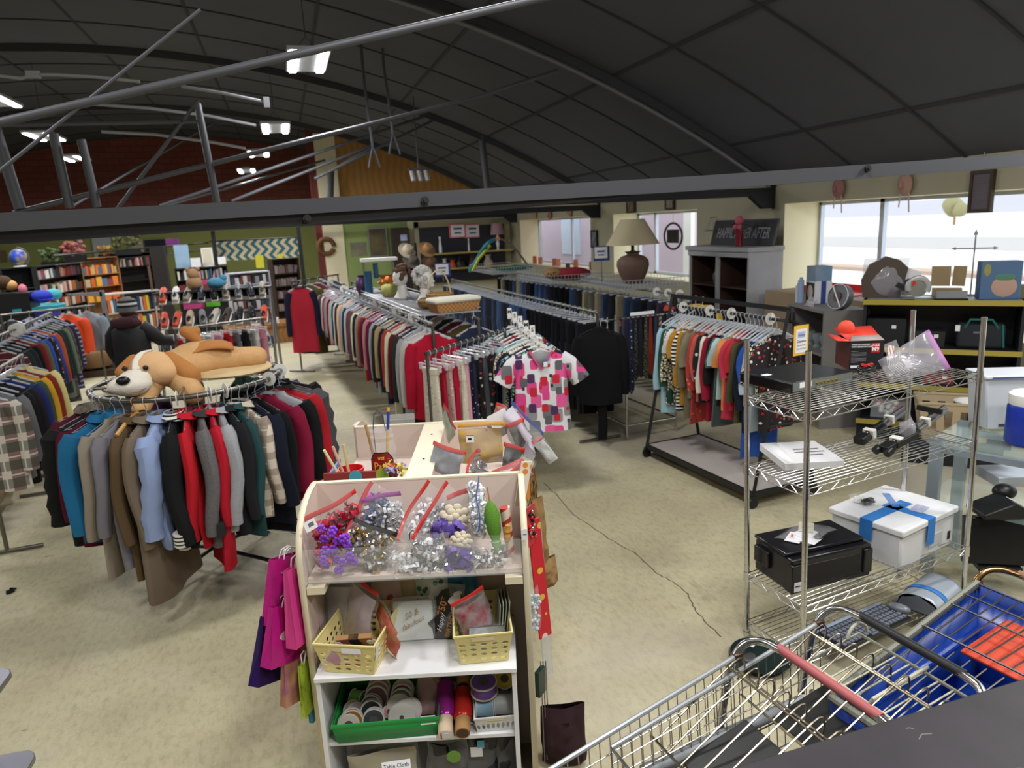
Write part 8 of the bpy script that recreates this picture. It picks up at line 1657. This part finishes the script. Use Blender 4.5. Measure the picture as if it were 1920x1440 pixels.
p = PX(1262, 443, 7.3); b = thing('window_sign', 'round black neon style sign hung in the middle window facing out', 'sign', p, R(90)); part('oval_ring', MB().tube([(.34 * math.cos(a), 0, .25 * math.sin(a)) for a in [k * PI / 16 for k in range(32)]], .022, 8, closed=True), M_BLACKP, b); part('square_board', MB().box((0, 0, 0), (.42, .03, .26)), M_BLACKP, b); part('hanging_wire', MB().cyl((0, 0, .25), (0, 0, 2.49 - p.z), .004), M_STEEL, b)
for x, z, m in ((-.1, .05, M_PAPER), (.06, .05, M_PAPER), (-.1, -.06, M_PAPER), (.06, -.06, m_pk)): part('tube_stub', MB().box((x, -.022, z), (.06, .015, .045)), m, b)
X0, X1, Y0, Y1, H_ = 6.05, 6.6, 8.45, 9.95, 1.93
h_ = thing('hutch', 'tall chalky white hutch with dark open bays between the windows', 'cabinet', (X0, Y0, 0)); mh = mat('chalk_white_paint', '#a9aaae', .7, col2='#999a9f', pat='noise', scale=3); mi = mat('red_brown_interior', '#3d261e', .7); d, w = X1 - X0, Y1 - Y0
for y in (0, w): part('side', MB().bx((0, y - .02, 0), (d, y + .02, H_)), mh, h_)
part('centre_stile', MB().bx((0, w / 2 - .04, 0), (.03, w / 2 + .04, H_)), mh, h_); part('cornice', MB().bx((-.05, -.05, H_ - .06), (d, w + .05, H_)).bx((-.02, -.02, H_ - .14), (.03, w + .02, H_ - .06)), mh, h_); part('back', MB().bx((d - .02, 0, 0), (d, w, H_)), mi, h_); part('bay_lining', MB().bx((.03, .02, 0), (d - .02, .03, H_ - .06)).bx((.03, w / 2 - .01, 0), (d - .02, w / 2 + .01, H_ - .06)).bx((.03, w - .03, 0), (d - .02, w - .02, H_ - .06)), mi, h_)
for z in (1.36, .8, .1): part('shelf', MB().bx((.03, .02, z - .02), (d - .02, w - .02, z)), mi, h_)
solo('glass_jug', MB().lathe([(.12, 0), (.14, .12), (.08, .25), (.1, .3)], 16), mat('grey_glass', '#6f7676', .2, alpha=.6), 'grey glass jar in the left bay of the white hutch', 'jar', (6.3, 9.45, 1.362)); solo('straw_basket', MB().lathe([(.1, 0), (.18, .06), (.16, .12)], 16), mwk, 'small straw basket low in the left bay of the white hutch', 'basket', (6.3, 9.5, .802))
wsg = thing('word_sign', 'black board sign reading happily ever after on top of the white hutch', 'sign', (6.35, 9.19, H_ + .005), (0, R(14), 0)); part('board', MB().bx((-.012, -.85, 0), (.012, .62, .36)), mat('black_sign_board', '#1f1f22', .6), wsg); part('board_edge', MB().bx((-.015, -.87, -.0), (.015, -.85, .36)).bx((-.015, .62, -.0), (.015, .64, .36)).bx((-.015, -.87, .36), (.015, .64, .375)), mat('grey_sign_edge', '#3f3e42', .6), wsg); part('sign_letters', MB().text('HAPPILY EVER AFTER', .225, (-.0135, -.115, .17), (PI / 2, 0, -PI / 2), depth=.002, sx=.6, shear=.12), mat('grey_sign_letters', '#8b8a90', .7), wsg)
fv = thing('flower_vase', 'red glass vase of pink silk roses before the word sign', 'vase', (6.16, 8.83, H_ + .002)); part('vase', MB().lathe([(.05, 0), (.045, .12), (.06, .22)], 16), mat('red_glass', '#7a1f2c', .2), fv); part('roses', MB().ell((0, 0, .36), .065, 10, 8).ell((.02, .1, .27), .05, 10, 8).ell((-.02, -.05, .27), .04, 10, 8), mat('pink_rose', '#b8566a', .8), fv); part('leaves', MB().ell((0, -.12, .27), (.03, .08, .03), 8, 6).ell((0, .14, .33), (.03, .08, .03), 8, 6).ell((-.02, .06, .2), (.03, .07, .03), 8, 6), mat('silk_leaf', '#27402c', .8), fv)
solo('wire_shade_frame', MB().tube([(.14 * math.cos(k * .52), .14 * math.sin(k * .52), 0) for k in range(12)], .005, 5, closed=True).tube([(.05 * math.cos(k * .52), .05 * math.sin(k * .52), .2) for k in range(12)], .005, 5, closed=True).cyl((.14, 0, 0), (.05, 0, .2), .004, n=5).cyl((-.14, 0, 0), (-.05, 0, .2), .004, n=5).cyl((0, .14, 0), (0, .05, .2), .004, n=5).cyl((0, 0, -.22), (0, 0, .2), .006, n=5), M_STEEL, 'bare wire lampshade frame left of the word sign', 'lamp frame', (6.4, 9.85, H_ + .22))
Np, Rp, Lp = P(1545, 584, 1.32), P(1572, 570, 1.32), P(1478, 568, 1.32); yw = math.atan2((Np - Lp).y, (Np - Lp).x); w = (Np - Lp).length; d = .5
gc = thing('display_case', 'grey open fronted case of small crystal between hutch and gondola', 'cabinet', (Lp.x, Lp.y, 0), yw); mg_ = mat('grey_case', '#7d7a78', .6)
for x in (0, w): part('side', MB().bx((x - .015, 0, 0), (x + .015, d, 1.32)), mg_, gc)
for z in (1.32, .85, .4): part('shelf', MB().bx((0, 0, z - .03), (w, d, z)), mg_, gc)
part('back', MB().bx((0, d - .02, 0), (w, d, 1.32)), mat('case_back', '#4a4642', .6), gc); M_ = Matrix.Translation(gc.location) @ Matrix.Rotation(yw, 4, 'Z')
for i in range(4): solo('crystal_vase', MB().lathe([(.05, 0), (.03, .04), (.06, .12), (.05, .16)], 12), mat('crystal', '#9aa3a6', .1, alpha=.55), 'small crystal vase in the grey case, %s from the left' % ordn(i), 'vase', M_ @ Vector((.12 + i * (w - .2) / 4, .15, .853)))
def oncase(x, y, z=1.322): return M_ @ Vector((x, y, z))
fb = cube('appliance_box', 'white box with an oval picture and blue stripe on the grey case', 'box', (-.12, -.1, 0), (.12, .1, .26), mat('white_box_card', '#d5d5d8', .6), yw); fb.location = oncase(.13, .3, 1.452); part('picture_panel', MB().box((0, -.101, 0), (.2, .002, .22)).ell((0, -.103, 0), (.07, .002, .085), 16, 6, m=1).box((.12, 0, .0), (.002, .06, .26), m=2), [mat('dark_print', '#3f3a36', .6), mat('cream_oval', '#b9b5a4', .6), m_bl], fb)
fb2 = cube('appliance_box', 'small blue topped box stacked on the oval picture box', 'box', (-.11, -.1, 0), (.11, .1, .17), mat('blue_top_box', '#5a8ab0', .6, col2='#8f97a0', pat='noise', scale=6), yw); fb2.location = oncase(.13, .3, 1.667)
for i, (x, h, c) in enumerate(((-.1, .2, '#c9ccd2'), (-.04, .27, '#8fa6c9'))): solo('spray_bottle', MB().cyl((0, 0, 0), (0, 0, h), .035, n=14).cyl((0, 0, h), (0, 0, h + .03), .02, n=10), mat('bottle_%d' % i, c, .4), ['white bottle left of the oval picture box', 'taller blue labelled bottle left of the oval picture box'][i], 'bottle', oncase(x + .1, .12))
sp_ = thing('fan', 'small round grey fan with a diagonal strap on the grey case', 'fan', oncase(w - .06, .2, 1.46), (R(-14), 0, yw + R(20))); part('drum', MB().cyl((0, -.03, 0), (0, .05, 0), .135, n=28), mat('grey_drum', '#5f6266', .5), sp_); part('hub', MB().cyl((0, -.05, 0), (0, -.03, 0), .05, n=20), mat('plum_hub', '#4a2f3a', .5), sp_); part('strap', MB().box((0, -.055, 0), (.012, .004, .27), rot=(0, R(-35), 0)), M_WHITEP, sp_); part('rim', MB().tube([(.135 * math.cos(k * PI / 14), -.035, .135 * math.sin(k * PI / 14)) for k in range(28)], .008, 6, closed=True), M_STEEL, sp_)
solo('parts_bag', film_mesh(.2, .12, .06, 130, .015), mat('hazy_bag_film', '#d9d6e2', .12, alpha=.3, spec=.9), 'crumpled clear bag on the grey case before the fan', 'plastic bag', oncase(w * .45, .05), (R(-40), 0, yw), clean=False)
cube('tan_counter', 'tan laminate counter behind the grey case under the red tray', 'counter', (6.15, 6.3, 0), (6.95, 8.2, 1.36), mat('tan_laminate', '#a08a70', .6)); solo('red_tray', MB().prism([(-.2, 0), (.2, 0), (.24, .09), (.22, .09), (.185, .015), (-.185, .015), (-.22, .09), (-.24, .09)], -.45, .45), M_RED, 'bright red plastic tray on the tan counter in the right window', 'tray', (6.55, 7.3, 1.362))
G0 = Vector((5.62, 5.87, 0)); gd = Vector((.93, -.97, 0)); GL = gd.length; ga = math.atan2(gd.y, gd.x); gn = thing('gondola', 'black shop gondola with yellow shelf edges below the right window', 'shelving', G0, ga); mgo = mat('black_gondola', '#1b1d24', .5); my = mat('gondola_yellow', '#a3933c', .6); GM = Matrix.Translation(G0) @ Matrix.Rotation(ga, 4, 'Z')
part('back_board', MB().bx((0, .46, 0), (GL, .5, 1.47)), mgo, gn)
for x in (0, GL): part('upright', MB().bx((x - .015, 0, 0), (x + .015, .5, 1.47)), mgo, gn)
for z, y in ((1.47, -.05), (.98, 0), (.6, 0), (.22, -.06)): part('shelf', MB().bx((-.02, y, z - .03), (GL + .02, .5, z)), mat('grey_shelf_top', '#8f8f92', .5) if z > 1.4 else mgo, gn); part('shelf_edge', MB().bx((-.02, y - .012, z - .045), (GL + .02, y, z + .005)), my, gn)
part('plinth', MB().bx((0, .0, 0), (GL, .46, .17)), mgo, gn)
def og(x, y, z): return GM @ Vector((x, y, z))
hl = thing('wheel_hood', 'dark rounded display hood wrapped in clear film on the gondola', 'display hood', og(.16, .22, 1.472), ga + R(10)); part('rounded_panel', MB().prism([(-.2, 0), (-.22, .18), (-.15, .34), (0, .42), (.12, .38), (.2, .3), (.14, 0)], -.05, .05), mat('brown_panel', '#4b4038', .5), hl); part('pale_leaf', MB().prism([(.16, .02), (.2, .3), (.33, .25), (.28, .02)], -.02, .02), M_PAPER, hl); part('film_wrap', film_mesh(.42, .4, .16, 131, .016), mat('hazy_bag_film', '#d9d6e2', .12, alpha=.3, spec=.9), hl, clean=False)
cs = thing('circular_saw', 'circular saw with a grey guard standing at the front of the gondola', 'saw', og(.46, .0, 1.475), ga + R(14)); part('blade_guard', MB().tube(arc((0, 0, .12), .09, -30, 200, 16), .03, 8, ell=.7), mat('guard_grey', '#a9abad', .4, .4), cs); part('blade', MB().cyl((0, -.004, .11), (0, .004, .11), .085, n=28), M_STEEL, cs); part('motor', MB().cyl((-.05, .01, .15), (-.05, .13, .15), .05, n=16).box((-.13, .04, .12), (.12, .05, .05), rot=(0, .5, 0)), M_BLACKP, cs); part('base_plate', MB().box((0, .03, .015), (.28, .12, .01)), M_STEEL, cs); part('red_badge', MB().box((-.05, -.045, .17), (.03, .004, .04)), M_RED, cs)
ty = thing('label_machine', 'silver and black desk machine beside the saw', 'machine', og(.74, .08, 1.473), ga + R(6)); part('body', MB().prism([(-.1, 0), (.1, 0), (.1, .03), (-.1, .09)], -.13, .13, ax='x'), mat('machine_silver', '#8f9299', .4, .4), ty); part('keys', MB().box((0, -.02, .068), (.16, .07, .012), rot=(R(-17), 0, 0)), M_BLACKP, ty); part('base', MB().box((0, 0, .008), (.28, .22, .02)), M_BLACKP, ty)
ob = thing('folding_case', 'open tan folding case behind the desk machine', 'case', og(.72, .34, 1.473), ga); part('lower_box', MB().box((0, 0, .04), (.26, .12, .08)), mat('tan_case', '#94805c', .7), ob); part('lid', MB().box((-.06, .03, .2), (.17, .012, .2), rot=(R(-8), 0, 0)).box((.1, .03, .2), (.12, .012, .2), rot=(R(-8), 0, R(-25))), mat('tan_case', '#94805c', .7), ob)
cross = thing('wire_cross', 'thin grey metal cross with arrow tips standing in the right window', 'ornament', og(.93, .4, 1.473), ga); part('cross_bar', MB().cyl((0, 0, 0), (0, 0, .62), .007).cyl((-.17, 0, .47), (.17, 0, .47), .006), mat('grey_ornament', '#8a8790', .5), cross); part('arrow_tip', MB().cyl((0, 0, .6), (0, 0, .66), .02, 0, n=8).cyl((.16, 0, .47), (.2, 0, .47), .018, 0, n=8).cyl((-.16, 0, .47), (-.2, 0, .47), .018, 0, n=8), mat('grey_ornament', '#8a8790', .5), cross); part('foot', MB().lathe([(.06, 0), (.05, .012), (0, .015)], 14), mat('grey_ornament', '#8a8790', .5), cross)
kb_ = cube('toy_carton', 'tall blue toy carton with a round peach picture at the right of the gondola', 'box', (-.17, -.07, 0), (.17, .07, .36), mat('toy_blue', '#4a688c', .6), ga + R(12)); kb_.location = og(1.13, .15, 1.653); part('side_panel', MB().box((.171, 0, 0), (.002, .13, .35)), mat('toy_pale_blue', '#7fa3c4', .6), kb_); part('round_picture', MB().ell((.03, -.071, -.06), (.11, .003, .1), 20, 6).ell((.03, -.073, .03), (.09, .002, .035), 14, 5, m=1).ell((-.12, -.071, .1), (.03, .002, .06), 10, 5, m=2), [mat('peach_print', '#b08f80', .6), mat('green_print', '#4a7a68', .6), mat('yellow_print', '#8f8a4a', .6)], kb_)
cube('small_carton', 'small olive carton right of the blue toy carton', 'box', (-.08, -.06, 0), (.08, .06, .13), mat('olive_carton', '#6a6a4a', .7), ga).location = og(1.29, .2, 1.537)
for i, (x, z, w, h, m, lb, nm_) in enumerate(((.2, .98, .36, .28, '#15171c', 'black speaker box on the upper shelf of the gondola, left', 'speaker_box'), (.6, .98, .26, .16, '#202226', 'low black electrical case on the upper gondola shelf', 'case'), (.22, .6, .3, .12, '#5a1f24', 'dark red boxed set on the middle gondola shelf', 'box'), (.7, .6, .28, .1, '#7a2a2c', 'red handled iron box on the middle gondola shelf', 'box'))):
    o = cube(nm_, lb, 'box', (-w / 2, -.13, 0), (w / 2, .13, h), mat('gon_%d' % i, m, .5), ga); o.location = og(x, .24, z + .002 + h / 2); part('small_label', MB().box((w * .2, -.131, h * .2), (.04, .002, .035)), M_PAPER, o)
tl = thing('teal_tool_bag', 'dark tool bag with teal straps on the upper gondola shelf', 'bag', og(1.03, .22, .982), ga); part('bag_body', MB().box((0, 0, .12), (.4, .22, .24)), mat('charcoal_canvas', '#23282e', .85), tl, bevel=.03); part('teal_strap', MB().tube([(-.14, -.1, .2), (-.1, -.13, .29), (.08, -.13, .29), (.14, -.1, .2)], .012, 6).tube([(.17, -.12, .24), (.19, -.12, .02)], .01, 6), mat('teal_webbing', '#1f6a66', .8), tl); part('white_tag', MB().box((-.2, -.115, .2), (.04, .004, .06)), M_PAPER, tl); part('bag_patch', MB().box((-.02, -.112, .16), (.09, .003, .02)), mat('grey_print', '#6b6b70', .8), tl)
solo('milk_tub', MB().lathe([(.06, 0), (.075, .1), (.06, .12)], 18), mat('pink_white_tub', '#c9b0b0', .5), 'pink and white tub on the middle gondola shelf', 'tub', og(1.02, .12, .602))
lb_ = thing('laundry_basket', 'beige slotted laundry basket at the foot of the gondola', 'basket', og(.82, -.42, 0), ga + R(6)); mbz = mat('beige_plastic', '#b3a184', .5); w, d, h = .62, .42, .36; mb = MB()
for s0, s1 in (((-1, -1), (1, -1)), ((1, -1), (1, 1)), ((1, 1), (-1, 1)), ((-1, 1), (-1, -1))):
    f = lambda s, t: (s[0] * w / 2 * lerp(.82, 1, t), s[1] * d / 2 * lerp(.82, 1, t), h * t)
    for t0, t1 in ((0, .3), (.8, 1)): mb.add([f(s0, t0), f(s1, t0), f(s1, t1), f(s0, t1)], [(0, 1, 2, 3)])
    for k in range(9):
        if k % 2 == 0: a = Vector(s0 + (0,)).lerp(Vector(s1 + (0,)), k / 9); b_ = Vector(s0 + (0,)).lerp(Vector(s1 + (0,)), (k + 1) / 9); mb.add([f(a, .3), f(b_, .3), f(b_, .8), f(a, .8)], [(0, 1, 2, 3)])
mb.add([f((-1, -1), 0), f((1, -1), 0), f((1, 1), 0), f((-1, 1), 0)], [(0, 1, 2, 3)]); part('basket_wall', mb, mbz, lb_, solid=.006, smooth=0, clean=False); part('rim', MB().tube([f((-1, -1), 1), f((1, -1), 1), f((1, 1), 1), f((-1, 1), 1)], .014, 8, closed=True), mbz, lb_); lb_.location.z = .22
solo('white_bowl', MB().lathe([(.06, .02), (.15, .1), (.16, .12), (.14, .12), (.06, .04), (0, .03)], 22), M_WHITEP, 'white bowl inside the beige laundry basket', 'bowl', og(.98, -.4, .45)); cube('basket_step', 'low black step carrying the laundry basket', 'step', (-.4, -.28, 0), (.4, .28, .215), mgo, ga).location = og(.82, -.42, .1075)
tb_ = thing('clear_tub', 'clear tub of white and red trinkets on the bottom gondola shelf', 'tub', og(.28, .18, .222), ga); part('tub_wall', MB().box((0, 0, .09), (.34, .24, .18)), mat('clear_tub_plastic', '#c9d0d4', .15, alpha=.3), tb_); mb = MB(); rr = random.Random(1)
for i in range(30): mb.ell((rr.uniform(-.14, .14), rr.uniform(-.09, .09), rr.uniform(.03, .15)), .028, 6, 5, m=i % 4 == 0)
part('trinkets', mb, [M_WHITEP, M_RED], tb_, kind='stuff')
q = Vector((3.86, 3.36, 0)); gA = math.atan2(-.9, .4); gl_ = thing('glass_display', 'aluminium and glass display shelving behind the chrome rack at the right', 'display', q, gA); mal = mat('pale_aluminium', '#93a0ab', .4, .5)
for x, y in ((0, 0), (1.0, 0), (0, .5), (1.0, .5)): part('post', MB().bx((x - .035, y - .03, 0), (x + .035, y + .03, .93)), mal, gl_)
for z in (.90, .5, .14): part('glass_shelf', MB().bx((-.05, -.05, z), (1.05, .55, z + .01)), M_GLASS, gl_)
part('rail', MB().bx((0, -.02, .84), (1., .02, .88)).bx((0, .48, .84), (1., .52, .88)), mal, gl_); GQ = Matrix.Translation(q) @ Matrix.Rotation(gA, 4, 'Z')
def ogl(x, y, z): return GQ @ Vector((x, y, z))
p = P(1875, 797, .912); wb = thing('white_waste_bin', 'tall white plastic bin with a ribbed front on the glass display', 'bin', p, R(-24)); part('bin_body', MB().prism([(-.15, 0), (.15, 0), (.18, .36), (-.18, .36)], -.12, .12), mat('bin_white', '#b9bec6', .45), wb, bevel=.012); part('rim', MB().box((0, 0, .36), (.38, .27, .025)), mat('bin_rim', '#c6cbd2', .4), wb, bevel=.008); part('vents', MB().box((-.04, -.122, .03), (.07, .004, .004)).box((-.04, -.122, .04), (.07, .004, .004)), M_INK, wb); part('blue_strip', MB().box((0, -.1385, .36), (.3, .002, .008)), m_bl, wb)
p = P(1922, 832, .912); jg = thing('water_cooler_jug', 'blue drinks cooler jug with a white lid at the right edge', 'cooler', p); part('jug_body', MB().lathe([(.1, 0), (.115, .02), (.115, .24), (.108, .255)], 30), mat('cobalt_plastic', '#16309a', .35), jg); part('white_lid', MB().lathe([(.108, .255), (.112, .262), (.112, .32), (.09, .335), (0, .335)], 30), M_WHITEP, jg)
p = P(1868, 962, .512); pj = thing('desk_phone', 'black wedge shaped desk machine with a handset on the middle glass shelf', 'machine', p, R(-20)); part('body', MB().prism([(-.13, 0), (.14, 0), (.14, .05), (.05, .1), (-.13, .03)], -.1, .1), M_BLACKP, pj, bevel=.008); part('paper_label', MB().box((.07, -.02, .095), (.05, .04, .002), rot=(0, R(28), 0)), M_PAPER, pj); part('round_knob', MB().ell((.1, .1, .1), (.07, .06, .05), 14, 10), M_BLACKP, pj); part('cable', MB().tube([(.15, -.05, .02), (.2, -.08, .06), (.22, -.03, .02), (.18, 0, .05)], .006, 6), M_BLACKP, pj)
p = P(1850, 1062, .152); mo = thing('flat_monitor', 'black monitor with its screen turned away on the lowest glass shelf', 'monitor', p, R(-30)); part('screen', MB().box((.08, 0, .18), (.46, .06, .3), rot=(R(-8), 0, 0)), mat('dark_screen', '#16161a', .3), mo, bevel=.008); part('stand', MB().box((.05, .02, .015), (.24, .18, .03)), M_BLACKP, mo)
cube('silver_player', 'pale silver player on the middle glass shelf behind the desk machine', 'player', (-.2, -.13, 0), (.2, .13, .07), mat('pale_silver', '#b3bac4', .3, .4), R(-20)).location = P(1905, 900, .512) + Vector((0, 0, .035))
